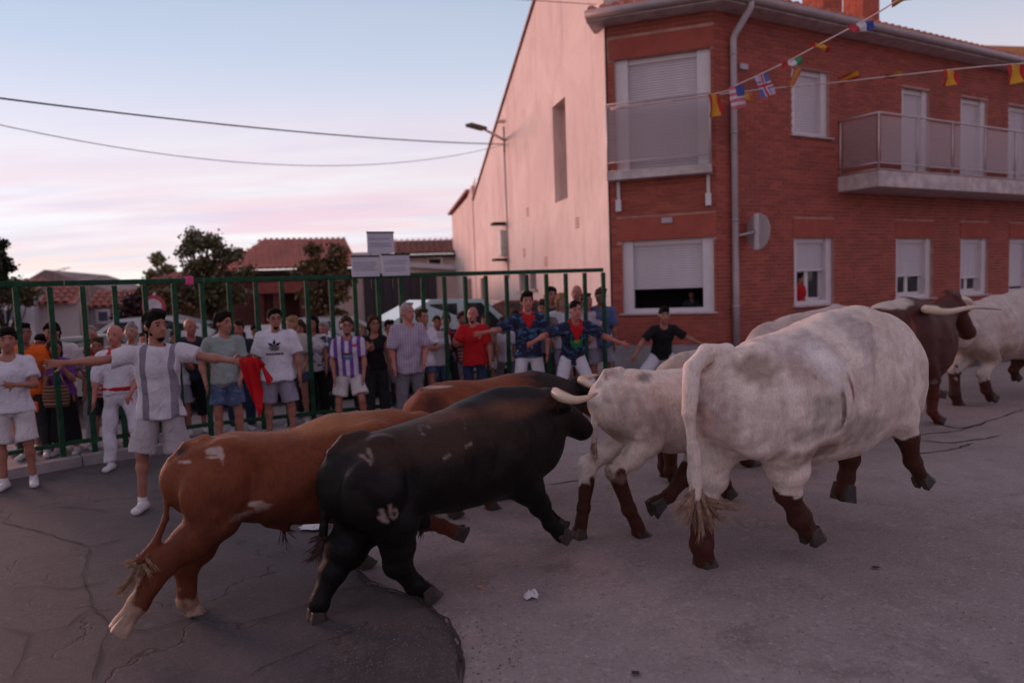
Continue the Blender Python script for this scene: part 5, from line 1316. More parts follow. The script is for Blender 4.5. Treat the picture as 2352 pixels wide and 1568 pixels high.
# ---------------------------------------------------------------- 2: the smaller white ox leaping off
b = Beast('white_ox', 'smaller lean white ox leaping with both hind legs off the ground', 'ox', 1392, 5.25, 61, .013)
b.barrel([(1405, 866, 1400, 975, .14), (1434, 850, 1434, 1005, .21), (1480, 853, 1482, 1025, .25), (1540, 853, 1540, 1035, .28), (1600, 845, 1600, 1030, .27), (1650, 838, 1652, 1000, .22)])
b.seg(b.P(1650, 900), b.L(1.75, .05, 1.05), .22, .15, .08); b.head(b.L(1.80, .05, 1.20), b.L(2.1, .12, .80))
b.ell(b.P(1450, 860, -.12), (.07, .035, .035), .06); b.ell(b.P(1416, 935, -.10), (.12, .08, .18), .08); b.ell(b.P(1412, 930, .09), (.11, .08, .17), .08); b.ell(b.P(1480, 950, -.19), (.20, .09, .20), .07)
b.ell(b.P(1525, 920, -.30), (.09, .07, .15), .09, cut=True)
b.leg([(1470, 950, .155), (1488, 1012, .115), (1450, 1052, .072), (1416, 1082, .056), (1444, 1168, .040), (1470, 1226, .042)], -.13, sock=2.9, sockcol=SOCK)
b.leg([(1425, 950, .145), (1425, 1008, .090), (1390, 1040, .062), (1352, 1068, .052), (1340, 1165, .036), (1330, 1224, .040)], .10, sock=3.35, sockcol=SOCK)
b.leg([(1625, 960, .13), (1615, 1030, .085), (1568, 1098, .052), (1536, 1138, .040), (1508, 1158, .048)], -.08, sock=1.6, sockcol=SOCK)
b.leg([(1600, 960, .13), (1620, 1020, .08), (1650, 1070, .05), (1665, 1110, .04), (1672, 1130, .042)], .12, sock=1.3, sockcol=SOCK)
b.tail([b.P(1424, 852), b.P(1392, 856, .0), b.P(1372, 888, .0), b.P(1366, 950, .0), b.P(1364, 1012, .0)], .036, .022, .008)
b.crease([(1470, 870), (1500, 930), (1520, 1000)], .024, .045, -.24); b.crease([(1440, 900), (1465, 960), (1450, 1020)], .018, .04, -.2); b.crease([(1445, 868), (1500, 880), (1560, 872)], -.014, .03, -.2)
b.spot(b.P(1394, 915, -.03), (.03, .05, .17), (.08, .04, .04), .4, .3); b.spot(b.P(1350, 1108, .1), (.035, .06, .10), SOCK, .3, .3, 26); b.spot(b.P(1478, 866, -.15), (.10, .2, .035), (.30, .25, .24), .8, .4)  # first spot paints the shade line between tail and rump
b.spot(b.P(1416, 1080, -.13), (.10, .08, .05), (.34, .22, .18), .8, .6, 30); b.spot(b.P(1395, 900, .0), (.14, .2, .10), (.44, .35, .30), .9, .5); b.spot(b.P(1470, 960, -.25), (.2, .2, .14), (.54, .43, .40), .9, .4); b.spot(b.P(1400, 1000, 0), (.1, .2, .12), (.46, .35, .30), .9, .4)
b.build(WHITE, ripple=.005, seed=9)
b.tuft(b.P(1364, 1004), [b.P(1358, 1050), b.P(1368, 1058)], (.42, .30, .24), 110, .0028, spread=.014, curl=.015)

# ---------------------------------------------------------------- 3, 4: white oxen mostly hidden behind them
b = Beast('white_ox', 'cream ox whose back shows between the leaping ox and the big white one', 'ox', 1545, 6.75, 61, .018)
b.barrel([(1545, 828, 1545, 930, .16), (1580, 806, 1580, 980, .24), (1650, 798, 1650, 1000, .27), (1720, 798, 1720, 990, .28), (1790, 800, 1790, 960, .24)])
b.seg(b.P(1790, 860), b.L(2.0, 0, 1.0), .22, .14, .08); b.head(b.L(2.05, 0, 1.12), b.L(2.3, 0, .7))
b.leg([(1580, 900, .16), (1575, 985, .10), (1538, 1020, .06), (1540, 1080, .045), (1552, 1106, .045)], -.10, sock=1.9, sockcol=SOCK)
b.leg([(1570, 900, .16), (1560, 980, .10), (1525, 1010, .06), (1524, 1070, .045), (1530, 1100, .045)], .12, sock=1.9, sockcol=SOCK)
b.leg([(1740, 930, .15), (1735, 1000, .09), (1712, 1040, .055), (1712, 1056, .043), (1728, 1068, .045)], -.10, sock=1.5, sockcol=SOCK)
b.leg([(1760, 930, .15), (1765, 990, .09), (1775, 1016, .05), (1770, 1030, .04), (1780, 1040, .04)], .12, sock=1.5, sockcol=SOCK)
b.spot(b.P(1560, 850, 0), (.2, .4, .15), (.50, .38, .31), .9, .4)
b.tail([b.P(1550, 825), b.P(1535, 850), b.P(1532, 900), b.P(1536, 960)], .035, .02); b.build((.56, .46, .41), ripple=.005, seed=12)
b = Beast('white_ox', 'white ox whose shoulders peep over the big ox before the brick wall', 'ox', 1800, 7.7, 61, .02)
b.barrel([(1770, 738, 1770, 900, .2), (1830, 722, 1830, 930, .28), (1885, 712, 1885, 930, .3), (1925, 704, 1925, 900, .26), (1960, 716, 1960, 880, .2)])
b.seg(b.P(1960, 780), b.L(1.75, 0, 1.15), .2, .14, .08); b.head(b.L(1.78, 0, 1.25), b.L(2.05, 0, .8))
for x, lt in ((1790, -.12), (1800, .12)): b.leg([(x, 860, .15), (x + 10, 930, .1), (x - 15, 970, .06), (x - 8, 1006, .045), (x, 1028, .045)], lt, sock=2.3, sockcol=SOCK)
for x, lt in ((1930, -.12), (1925, .12)): b.leg([(x, 860, .15), (x + 6, 920, .08), (x + 8, 960, .05), (x + 10, 985, .04), (x + 18, 1000, .04)], lt, sock=1.3, sockcol=SOCK)
b.build((.58, .47, .43), ripple=.005, seed=14)

# ---------------------------------------------------------------- 5: brown and white ox with long horns
b = Beast('brown_ox', 'dark brown and white ox with long pale horns turned sideways', 'ox', 2010, 8.35, 61, .018)
DKB = (.085, .022, .017)
b.barrel([(1995, 712, 1990, 840, .2), (2040, 694, 2035, 870, .27), (2085, 684, 2080, 880, .29), (2125, 694, 2118, 880, .27), (2150, 720, 2140, 860, .2)])
b.seg(b.P(2130, 760), b.P(2172, 712, .0), .24, .16, .07); b.seg(b.P(2135, 800), b.P(2160, 760), .2, .12, .06)
b.head(b.P(2188, 684, .0), b.P(2222, 762, -.05), w=.15, deep=.16, muzr=.09, ears=False)
b.seg(b.P(2190, 684, .05), b.P(2175, 676, .05), .09, .06)
b.leg([(2115, 830, .17), (2136, 868, .115), (2142, 905, .060), (2140, 945, .042), (2156, 963, .044)], -.13, sock=1.2, sockcol=(.11, .03, .02))
b.leg([(2120, 820, .17), (2140, 860, .11), (2126, 885, .06), (2148, 898, .042), (2160, 905, .044)], .12, sock=1.2, sockcol=SOCK)
b.leg([(2030, 840, .16), (2030, 900, .09), (2015, 925, .06), (2018, 970, .044), (2028, 985, .044)], -.12, sock=1.2, sockcol=SOCK)
b.leg([(2020, 840, .16), (2015, 890, .09), (2000, 915, .06), (2004, 955, .044), (2012, 972, .044)], .12, sock=1.2, sockcol=SOCK)
b.spot(b.P(2030, 690), (.36, .5, .10), (.60, .50, .44), .25, .2, 8); b.spot(b.P(2128, 872, -.13), (.08, .1, .05), (.5, .42, .4), .4, .3)
b.spot(b.P(2104, 760, -.3), (.030, .2, .20), (.20, .035, .025), .5, .2)
b.build(DKB, M_HIDE_DARK, ripple=.005, seed=21)
b.seg  # long horns, one each side of the poll
b.horn([b.P(2150, 712, -.14), b.P(2126, 710, -.32), b.P(2175, 716, -.44), b.P(2235, 706, -.46), b.P(2300, 711, -.44)], .050)
b.horn([b.P(2196, 686, .10), b.P(2222, 690, .30), b.P(2238, 704, .48), b.P(2262, 708, .55)], .046)

# ---------------------------------------------------------------- 6: white ox leaving the picture on the right
b = Beast('white_ox', 'white ox cut off by the right edge of the picture', 'ox', 2190, 9.75, 62, .02)
b.barrel([(2205, 716, 2205, 800, .2), (2240, 694, 2238, 822, .28), (2290, 680, 2290, 826, .33), (2340, 668, 2340, 822, .36), (2390, 655, 2390, 815, .35), (2440, 655, 2440, 790, .27)])
b.seg(b.P(2440, 720), b.L(2.4, 0, 1.1), .25, .16, .1); b.head(b.L(2.45, 0, 1.25), b.L(2.75, 0, .8))
b.ell(b.P(2212, 760, -.14), (.17, .13, .24), .07)
b.leg([(2210, 780, .19), (2215, 820, .13), (2192, 850, .075), (2193, 905, .052), (2202, 930, .052)], .12, sock=2.05, sockcol=SOCK)
b.leg([(2255, 790, .19), (2275, 826, .12), (2258, 856, .07), (2266, 896, .05), (2278, 912, .052)], -.15, sock=2.3, sockcol=SOCK)
b.leg([(2345, 800, .15), (2338, 830, .08), (2328, 848, .05), (2334, 866, .045)], .12, sock=.9, sockcol=SOCK); b.leg([(2380, 800, .17), (2395, 840, .09), (2390, 880, .055), (2404, 898, .05)], -.14, sock=1.1, sockcol=SOCK)
b.tail([b.P(2215, 708), b.P(2190, 720, .0), b.P(2178, 760, .0), b.P(2168, 800, .0), b.P(2160, 830, .0)], .045, .03); b.spot(b.P(2195, 800, 0), (.12, .4, .2), (.44, .27, .17), .8, .3); b.spot(b.P(2290, 815, -.2), (.8, .5, .12), (.42, .30, .25), .9, .3)
b.build((.60, .49, .45), ripple=.005, seed=23)

# ---------------------------------------------------------------- 7: chestnut bull, front left
b = Beast('bull', 'chestnut bull with white marks on its rump, hindmost on the left', 'bull', 415, 4.11, 55, .012)
b.barrel([(440, 1040, 436, 1160, .10), (474, 1014, 476, 1188, .17), (534, 1000, 544, 1185, .235), (610, 1000, 618, 1190, .275), (690, 989, 690, 1195, .29), (780, 957, 770, 1195, .285), (850, 946, 848, 1175, .265), (910, 944, 915, 1130, .22)])
b.seg(b.P(895, 1010), b.P(960, 1005, .02), .185, .13, .07); b.head(b.P(975, 962, .0), b.P(1030, 1040, .0), w=.105, deep=.11, muzr=.065)
b.ell(b.P(472, 1105, -.09), (.12, .08, .18), .09); b.ell(b.P(468, 1100, .07), (.11, .07, .16), .09); b.ell(b.P(510, 1130, -.19), (.23, .10, .20), .07); b.ell(b.P(520, 1022, -.13), (.06, .03, .03), .08)
b.ell(b.P(855, 1050, -.20), (.20, .09, .25), .07); b.ell(b.P(590, 1085, -.31), (.10, .07, .16), .10, cut=True); b.ell(b.P(800, 1080, -.31), (.05, .06, .24), .09, cut=True)
b.leg([(486, 1118, .17), (492, 1185, .150), (440, 1243, .100), (374, 1290, .062), (318, 1384, .042), (282, 1432, .043)], -.12, hoofmat=M_HOOF_PALE, sock=3.9, sockcol=(.42, .28, .21))
b.leg([(474, 1130, .15), (484, 1200, .13), (456, 1255, .085), (426, 1298, .060), (430, 1376, .040), (446, 1404, .044)], .11, hoofmat=M_HOOF_PALE, sock=3.75, sockcol=(.40, .25, .18), sole='flat')
b.leg([(860, 1110, .14), (828, 1185, .085), (818, 1230, .054), (822, 1268, .041), (834, 1288, .044)], .09, hoofmat=M_HOOF)
b.leg([(880, 1110, .14), (930, 1176, .085), (975, 1196, .052), (1015, 1208, .041), (1050, 1224, .044)], -.13, hoofmat=M_HOOF)
b.tail([b.P(472, 1010), b.P(428, 1024, .0), b.P(398, 1060, .0), b.P(386, 1120, .0), b.P(380, 1190, -.04), b.P(356, 1248, -.10), b.P(322, 1286, -.14)], .034, .018, .014)
b.crease([(560, 1030), (588, 1090), (580, 1150), (545, 1195)], .030, .045, -.26); b.crease([(815, 985), (835, 1060), (820, 1140)], .022, .04, -.26); b.crease([(690, 1030), (745, 1040), (780, 1075)], .014, .025, -.27); b.crease([(500, 1040), (560, 1025), (640, 1035)], -.012, .035, -.22); b.crease([(470, 1130), (510, 1175), (480, 1225)], .014, .035, -.2); b.crease([(740, 975), (760, 1040), (750, 1120)], .010, .03, -.27)
b.spot(b.P(420, 1050, -.03), (.045, .06, .12), (.05, .018, .014), .5, .3)  # dark shade line along the tail's inner edge, painted on
for x, y, rx, rz_ in ((492, 1034, .055, .012), (505, 1046, .018, .05), (488, 1048, .05, .010), (430, 1064, .03, .012), (455, 1022, .05, .008)): b.spot(b.P(x, y, -.17), (rx, .14, rz_), (.50, .36, .32), .5, .5, 40)
for x, y, rx, rz_ in ((565, 1176, .12, .022), (594, 1160, .05, .022), (606, 1178, .08, .018), (575, 1150, .04, .016), (640, 1182, .10, .012)): b.spot(b.P(x, y, -.16), (rx, .2, rz_), (.55, .42, .37), .35, .55, 42)
b.ell(b.P(500, 1222, -.02), (.05, .05, .075), .02); b.seg(b.P(620, 1195), b.P(655, 1210), .05, .03, .04)
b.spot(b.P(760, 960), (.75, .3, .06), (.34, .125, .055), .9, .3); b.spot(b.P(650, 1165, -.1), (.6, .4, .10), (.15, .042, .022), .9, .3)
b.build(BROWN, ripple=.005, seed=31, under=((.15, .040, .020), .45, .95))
b.tuft(b.P(330, 1278, -.13), [b.P(284, 1302, -.14), b.P(276, 1352, -.14), b.P(300, 1335, -.16), b.P(345, 1318, -.2), b.P(270, 1366, -.12), b.P(318, 1350, -.18)], (.32, .19, .12), 420, .0026, spread=.02, curl=.04)
b.tuft(b.P(652, 1208), [b.P(648, 1262), b.P(656, 1270), b.P(690, 1232), b.P(680, 1222)], (.06, .025, .018), 34, .0025, 'belly_hair', .012, 5, .02)
b.eye(b.P(1000, 990, -.1), .016)

# ---------------------------------------------------------------- 8: black bull in the middle
b = Beast('bull', 'black bull with a white brand on its thigh and one pale horn', 'bull', 765, 4.05, 55, .012)
b.barrel([(806, 1030, 800, 1175, .10), (838, 1006, 836, 1208, .17), (888, 992, 892, 1204, .235), (948, 976, 952, 1180, .27), (1020, 950, 1030, 1166, .295), (1090, 920, 1100, 1150, .285), (1152, 902, 1160, 1134, .265), (1202, 894, 1206, 1110, .22)])
b.seg(b.P(1190, 985), b.P(1262, 962), .225, .16, .06, .20, .13); b.seg(b.P(1215, 1050), b.P(1262, 1000), .12, .07, .06)
b.head(b.P(1262, 905, .0), b.P(1338, 985, .0), w=.115, deep=.13, muzr=.075)
b.ell(b.P(834, 1105, -.09), (.12, .08, .19), .09); b.ell(b.P(830, 1100, .07), (.11, .07, .17), .09); b.ell(b.P(868, 1130, -.20), (.22, .10, .22), .07); b.ell(b.P(876, 1012, -.13), (.06, .03, .03), .08)
b.ell(b.P(1160, 1030, -.20), (.19, .09, .26), .07); b.ell(b.P(1175, 915, 0), (.22, .09, .09), .06); b.ell(b.P(935, 1080, -.33), (.10, .07, .18), .10, cut=True); b.ell(b.P(1110, 1050, -.33), (.05, .06, .24), .09, cut=True)
b.leg([(830, 1135, .17), (826, 1205, .145), (796, 1258, .112), (766, 1310, .068), (734, 1384, .046), (726, 1418, .043)], .10, sole='flat')
b.leg([(868, 1130, .18), (904, 1200, .145), (914, 1255, .092), (914, 1292, .062), (952, 1342, .045), (982, 1360, .044)], -.14, sole='flat')
b.leg([(1170, 1060, .16), (1212, 1120, .110), (1240, 1160, .066), (1262, 1200, .043), (1290, 1228, .044)], -.13)
b.leg([(1160, 1060, .15), (1205, 1115, .10), (1236, 1150, .06), (1258, 1185, .042), (1280, 1206, .044)], .12)
b.tail([b.P(836, 1002), b.P(790, 1010), b.P(760, 1040), b.P(745, 1110), b.P(745, 1180), b.P(742, 1240)], .034, .020, .014)
b.ell(b.P(862, 1222, 0), (.05, .05, .07), .03); b.seg(b.P(940, 1180), b.P(975, 1200), .07, .04, .05)
b.crease([(925, 1015), (950, 1085), (940, 1150), (905, 1195)], .030, .045, -.27); b.crease([(1120, 940), (1145, 1020), (1130, 1110)], .026, .04, -.27); b.crease([(1195, 930), (1215, 1000), (1205, 1070)], .020, .035, -.22); b.crease([(850, 1010), (910, 1005), (985, 1000)], -.012, .035, -.24); b.crease([(820, 1120), (860, 1175), (840, 1220)], .014, .035, -.2); b.crease([(1060, 960), (1075, 1040), (1065, 1110)], .010, .03, -.28); b.crease([(1250, 950), (1262, 990), (1250, 1030)], .012, .02, -.14)
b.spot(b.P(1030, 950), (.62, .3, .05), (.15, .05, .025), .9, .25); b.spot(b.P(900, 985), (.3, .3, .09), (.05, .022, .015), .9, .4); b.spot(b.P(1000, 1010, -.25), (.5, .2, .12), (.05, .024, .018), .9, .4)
def brand(fn, col, r=.009, lat=-.3):
    for x, y in fn: b.spot(b.P(x, y, lat), (r, .16, r), tuple(c * .8 for c in col), .9, .15, 60)
W_ = (.40, .30, .28)
brand([(877, 1172), (880, 1178), (884, 1185), (888, 1192), (880, 1192), (893, 1160), (894, 1168), (896, 1176), (899, 1184), (904, 1190), (911, 1188), (914, 1180), (910, 1172), (903, 1170), (876, 1190), (884, 1197), (892, 1199)], W_, .011)
brand([(834, 1048), (838, 1054), (842, 1060), (846, 1054), (849, 1046), (850, 1040), (852, 1034)], (.30, .2, .18), .009, -.2)
brand([(984, 1000), (984, 992), (988, 986), (995, 983), (1002, 985)], (.26, .19, .18), .008, -.22); brand([(1018, 1052), (1024, 1049), (1030, 1044)], (.30, .22, .2), .009, -.27); brand([(1072, 1025), (1080, 1022), (1086, 1020)], (.32, .24, .22), .010, -.27); brand([(1075, 985), (1078, 975), (1079, 967)], (.14, .09, .08), .008, -.25)
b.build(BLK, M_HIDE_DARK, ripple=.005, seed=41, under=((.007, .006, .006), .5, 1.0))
b.horn([b.P(1276, 902, -.10), b.P(1296, 914, -.22), b.P(1326, 918, -.30), b.P(1352, 912, -.30), b.P(1372, 903, -.27)], .034)
b.horn([b.P(1274, 902, .10), b.P(1296, 910, .20), b.P(1326, 918, .28), b.P(1362, 914, .27)], .038)
b.eye(b.P(1292, 940, -.115), .018)
b.tuft(b.P(744, 1228), [b.P(700, 1245), b.P(692, 1270), b.P(712, 1290), b.P(690, 1298), b.P(740, 1300)], (.05, .022, .018), 120, .003, spread=.02, curl=.04)
b.tuft(b.P(975, 1196), [b.P(962, 1232), b.P(985, 1225), b.P(958, 1222)], (.015, .01, .01), 60, .003, 'belly_hair', .014, 6, .02)

# ---------------------------------------------------------------- 9: red-brown bull on the far side
b = Beast('bull', 'red brown bull with a dark neck, farthest of the three bulls', 'bull', 975, 5.85, 58, .015)
b.barrel([(978, 905, 972, 1010, .14), (1008, 886, 1005, 1030, .2), (1050, 878, 1050, 1040, .25), (1110, 877, 1110, 1045, .28), (1170, 864, 1170, 1045, .28), (1225, 855, 1225, 1035, .27), (1270, 862, 1270, 1010, .22)])
b.seg(b.P(1262, 920), b.P(1320, 915), .185, .13, .06); b.head(b.P(1326, 876, .0), b.P(1372, 945, .0), w=.11, deep=.12, muzr=.07)
b.ell(b.P(985, 955, -.10), (.15, .11, .20), .07); b.ell(b.P(1035, 980, -.18), (.2, .1, .18), .07)
b.leg([(1030, 980, .16), (1045, 1050, .10), (1020, 1090, .06), (1030, 1150, .042), (1042, 1172, .044)], -.13, sole='flat'); b.leg([(1010, 980, .15), (1010, 1050, .10), (980, 1085, .06), (975, 1140, .042), (985, 1165, .044)], .1, sole='flat')
b.leg([(1200, 1000, .15), (1190, 1060, .09), (1160, 1095, .055), (1122, 1140, .041), (1130, 1164, .044)], -.12); b.leg([(1210, 1000, .15), (1200, 1060, .09), (1175, 1100, .055), (1156, 1128, .041), (1166, 1146, .044)], .1)
b.tail([b.P(1004, 888), b.P(970, 900), b.P(958, 935), b.P(960, 985)], .03, .02); b.spot(b.P(990, 935, -.12), (.1, .2, .12), (.10, .032, .02), .8, .3); b.spot(b.P(1275, 885), (.42, .5, .42), (.022, .014, .014), .5, .2, 8)
b.spot(b.P(1005, 890, -.1), (.11, .1, .008), (.5, .35, .3), .6, .3, 30)
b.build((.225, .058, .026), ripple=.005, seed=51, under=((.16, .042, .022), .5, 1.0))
b.horn([b.P(1334, 872, -.10), b.P(1352, 882, -.22), b.P(1366, 888, -.3), b.P(1384, 884, -.3)], .036)
b.horn([b.P(1334, 872, .10), b.P(1352, 866, .2), b.P(1376, 860, .24)], .036); b.spot
# ================================================================== people
def skin_mat(name, c):
    m, nt, b = new_mat(name); t = nd(nt, 'ShaderNodeTexCoord').outputs['Object']
    col = mixc(nt, remap(nt, noise(nt, 9, 4, .6, t), .35, .7), c, (c[0] * .86, c[1] * .70, c[2] * .66)); nt.links.new(col, b.inputs['Base Color'])
    b.inputs['Roughness'].default_value = .55; b.inputs['Subsurface Weight'].default_value = .0; bump(nt, b, noise(nt, 80, 3, .6, t), .15, .003); return m
SKIN = [skin_mat('skin_tan', (.33, .135, .095)), skin_mat('skin_ruddy', (.41, .150, .115)), skin_mat('skin_light', (.45, .22, .165)), skin_mat('skin_brown', (.24, .095, .065))]
def cloth(name, c, kind='plain', c2=(0, 0, 0), sc=20, sc2=1, bands=None):
    if name in MATS: return MATS[name]
    m, nt, b = new_mat(name); t = nd(nt, 'ShaderNodeTexCoord').outputs['Object']; sep = nd(nt, 'ShaderNodeSeparateXYZ'); nt.links.new(t, sep.inputs[0])
    col = mixc(nt, remap(nt, noise(nt, 5, 4, .6, t), .3, .75), c, tuple(x * .84 for x in c))
    def sq(axis, f, duty=0.0): return remap(nt, mth(nt, 'SINE', mth(nt, 'MULTIPLY', sep.outputs[axis], f)), duty - .06, duty + .06)
    if kind == 'vstripe': col = mixc(nt, sq(0, sc), col, c2)
    elif kind == 'hstripe': col = mixc(nt, sq(2, sc), col, c2)
    elif kind == 'check':
        col = mixc(nt, mth(nt, 'MULTIPLY', sq(0, sc, .3), .6), col, c2); col = mixc(nt, mth(nt, 'MULTIPLY', sq(2, sc, .3), .6), col, c2)
    elif kind == 'blotch': col = mixc(nt, remap(nt, noise(nt, sc, 3, .5, t, .5, (1, 1, 1.8)), .55, .61), col, c2)
    if bands:
        for x0, x1, cb in bands:
            f = mth(nt, 'MULTIPLY', mth(nt, 'GREATER_THAN', sep.outputs[0], x0), mth(nt, 'LESS_THAN', sep.outputs[0], x1)); col = mixc(nt, f, col, cb)
    nt.links.new(col, b.inputs['Base Color']); b.inputs['Roughness'].default_value = .85; b.inputs['Specular IOR Level'].default_value = .2
    h = mth(nt, 'ADD', noise(nt, 11, 3, .6, t, 1.2, (1, 1, .55)), mth(nt, 'MULTIPLY', noise(nt, 150, 2, .5, t), .08)); bump(nt, b, h, .8, .04)
    MATS[name] = m; return m
HAIRM = {'black': basic('black_hair', (.010, .007, .006), .85, .4, 40, bmp=.5, bscale=90, spec=.1), 'brown': basic('brown_hair', (.045, .023, .014), .85, .4, 40, bmp=.5, bscale=90, spec=.1),
         'blond': basic('blond_hair', (.27, .15, .075), .8, .35, 40, bmp=.5, bscale=90, spec=.15), 'grey': basic('grey_hair', (.26, .22, .21), .8, .35, 40, bmp=.5, bscale=90, spec=.15)}
M_EYEW = basic('eye_dark', (.02, .014, .012), .2); M_LIP = basic('lips', (.26, .07, .06), .5)
M_SHOEW = basic('white_trainer', (.58, .54, .56), .6, .1, 12, bmp=.2); M_SHOED = basic('dark_shoe', (.04, .035, .035), .6); M_SHOEB = basic('tan_sandal', (.24, .14, .09), .7)
WHT = (.64, .60, .68)
def person(label, hx, ytop, D, top=None, bottom=None, shoes='white', hair='black', style='short', skin=0, yaw=0, arms=None, legs=None, lean=0, side=0, headyaw=0, headpitch=0,
           build=1.0, female=False, h=.0145, beard=False, glasses=False, scarf=None, sash=None, sleeve=.62, z0=0.0, extra=None, seed=None, topfrac=0.0, group='spectators and runners along the fence', vis=1.0, belly=0):
    seed = seed or int(hx * 7 + ytop); rr = random.Random(seed)
    y = R(yaw); F = Vector((math.sin(y), -math.cos(y), 0)); S = Vector((math.cos(y), math.sin(y), 0)); U = Vector((0, 0, 1))
    loc = lambda v: S * v[0] + F * v[1] + U * v[2]
    T = (U * math.cos(R(lean)) + F * math.sin(R(lean)) + S * math.sin(R(side))).normalized(); FT = (F - T * F.dot(T)).normalized()
    arms = arms or [((-.14, .02, -1), (-.06, .16, -1)), ((.14, .02, -1), (.06, .16, -1))]
    legs = legs or [((-.07, .02, -1), (-.03, -.03, -1)), ((.07, .0, -1), (.03, -.04, -1))]
    # unit figure 1.75 m tall, hips at the origin
    J = {}; bw = build; sh_w = (.172 if not female else .150) * (.5 + .5 * bw); hipw = .088 if not female else .092
    J['pel'] = Vector((0, 0, 0)); J['waist'] = T * .14; J['chest'] = T * .33; J['neck'] = T * .515
    J['sh'] = [J['neck'] - T * .065 - S * sh_w, J['neck'] - T * .065 + S * sh_w]
    HY = R(yaw + headyaw); HF = Vector((math.sin(HY), -math.cos(HY), 0)); HU = (U * math.cos(R(headpitch)) + HF * math.sin(R(headpitch))); HF = (HF - HU * HF.dot(HU)).normalized(); HS = HU.cross(HF); HS = -HS if HS.dot(S) < 0 else HS
    J['head'] = J['neck'] + T * .07 + HU * .105 + HF * .015
    J['el'], J['wr'], J['kn'], J['an'] = [], [], [], []
    for i in (0, 1):
        a = loc(arms[i][0]).normalized(); c = loc(arms[i][1]).normalized(); J['el'].append(J['sh'][i] + a * .285); J['wr'].append(J['el'][i] + c * .255)
        hip = J['pel'] + S * (hipw * (1 if i else -1)) - U * .02; a = loc(legs[i][0]).normalized(); c = loc(legs[i][1]).normalized()
        J['kn'].append(hip + a * .435); J['an'].append(J['kn'][i] + c * .42)
    low = min(a.z for a in J['an']) - .085; topz = (J['head'] + HU * .125).z
    ztop = at_depth(hx, ytop, D).z - z0; s = ztop / (topz - low)
    base_xy = at_depth(hx, ytop, D); off = J['head'] * s; org = Vector((base_xy.x - off.x, base_xy.y - off.y, z0 - low * s))
    W = lambda v: org + v * s
    for k, v in J.items(): J[k] = [W(q) for q in v] if isinstance(v, list) else W(v)
    if abs(s - 1) > .13: print('PERSON scale', label[:40], round(s * 1.75, 2))
    root = empty('person', (org.x, org.y, z0), label, 'person', group)
    # ---- body
    pts = [J['head'] + U * .2 * s, J['head'] + F * .2 * s, J['head'] - F * .2 * s, J['pel'] + S * .25, J['pel'] - S * .25] + J['sh'] + J['el'] + J['wr'] + J['kn'] + J['an']
    for i in (0, 1): pts.append(J['wr'][i] + (J['wr'][i] - J['el'][i]).normalized() * .22 * s)
    A = np.array([tuple(p) for p in pts]); sd = SDF(A.min(0) - .16, A.max(0) + .16, h)
    sv = tuple(S)
    def tors(sd, g, hem=None, k=.05, hemw=0.0):
        st = [(J['pel'] - T * .03 * s, .105, .160 if not female else .165), (J['pel'] + T * .14 * s, .098 + belly, .140 if not female else .122), (J['pel'] + T * .33 * s, .116, .158 if not female else .138), (J['pel'] + T * .44 * s, .082, .135 if not female else .118)]
        for (a, r0, w0), (b, r1, w1) in zip(st, st[1:]):
            sd.seg(a, b, (r0 * bw + g) * s, (r1 * bw + g) * s, k, sv, (w0 * bw + g) * s, (w1 * bw + g) * s)
        sd.seg(J['sh'][0], J['sh'][1], (.052 + g) * s, (.052 + g) * s, .05)
        if female: 
            for q in (-1, 1): sd.ell(J['chest'] + S * .062 * q * s + FT * .085 * s - T * .02 * s, ((.058 + g) * s,) * 3, None, .04)
        if hem is not None: sd.seg(J['pel'] + T * .14 * s, J['pel'] - T * hem * s, (.10 * bw + g + belly) * s, (.118 * bw + g + hemw) * s, .03, sv, (.145 * bw + g) * s, (.168 * bw + g + hemw) * s, False, True)
    tors(sd, 0)
    for i in (0, 1):
        sg = 1 if i else -1
        sd.seg(J['sh'][i], J['el'][i], .050 * s * bw, .037 * s * bw, .03); sd.seg(J['el'][i], J['wr'][i], .038 * s * bw, .025 * s, .02); sd.ell(J['el'][i].lerp(J['wr'][i], .25), (.043 * s * bw,) * 3, None, .03)
        hip = J['pel'] + S * hipw * sg * s - U * .02 * s
        sd.seg(hip, J['kn'][i], .082 * s * bw, .052 * s, .03); sd.seg(J['kn'][i], J['an'][i], .050 * s, .034 * s, .02); sd.ell(J['kn'][i].lerp(J['an'][i], .28) - F * .015 * s, (.054 * s * bw,) * 3, None, .03)
        # hand: palm, four fingers of unequal length bent at the knuckle, thumb off the side
        d = (J['wr'][i] - J['el'][i]).normalized(); pn = d.cross(U if abs(d.z) < .8 else F).normalized(); 
        if pn.dot(F) < 0 and abs(d.z) < .8: pn = -pn
        ax = d.cross(pn).normalized(); w0 = J['wr'][i]; p1 = w0 + d * .085 * s
        sd.seg(w0 + d * .01, p1, .017 * s, .016 * s, .012, tuple(ax), .030 * s, .040 * s)
        for q, ln in enumerate((.066, .076, .070, .054)):
            o = p1 + ax * (q - 1.5) * .021 * s; k1 = o + (d + pn * .16 + ax * (q - 1.5) * .07).normalized() * ln * .55 * s; k2 = k1 + (d * .85 + pn * .5).normalized() * ln * .5 * s
            sd.seg(o, k1, .0095 * s, .009 * s, .004); sd.seg(k1, k2, .009 * s, .0075 * s, .003)
        th = w0 + d * .03 * s - ax * .030 * s; t1 = th + (d * .6 - ax * .8 + pn * .25).normalized() * .042 * s; sd.seg(th, t1, .014 * s, .0105 * s, .01); sd.seg(t1, t1 + (d * .9 - ax * .25 + pn * .2).normalized() * .032 * s, .0105 * s, .008 * s, .004)
    # neck and head
    hs_ = s * 1.10; C = J['head']; HM = np.array([tuple(HS), tuple(HF), tuple(HU)]).T; hv = lambda a, b, c: C + (HS * a + HF * b + HU * c) * hs_
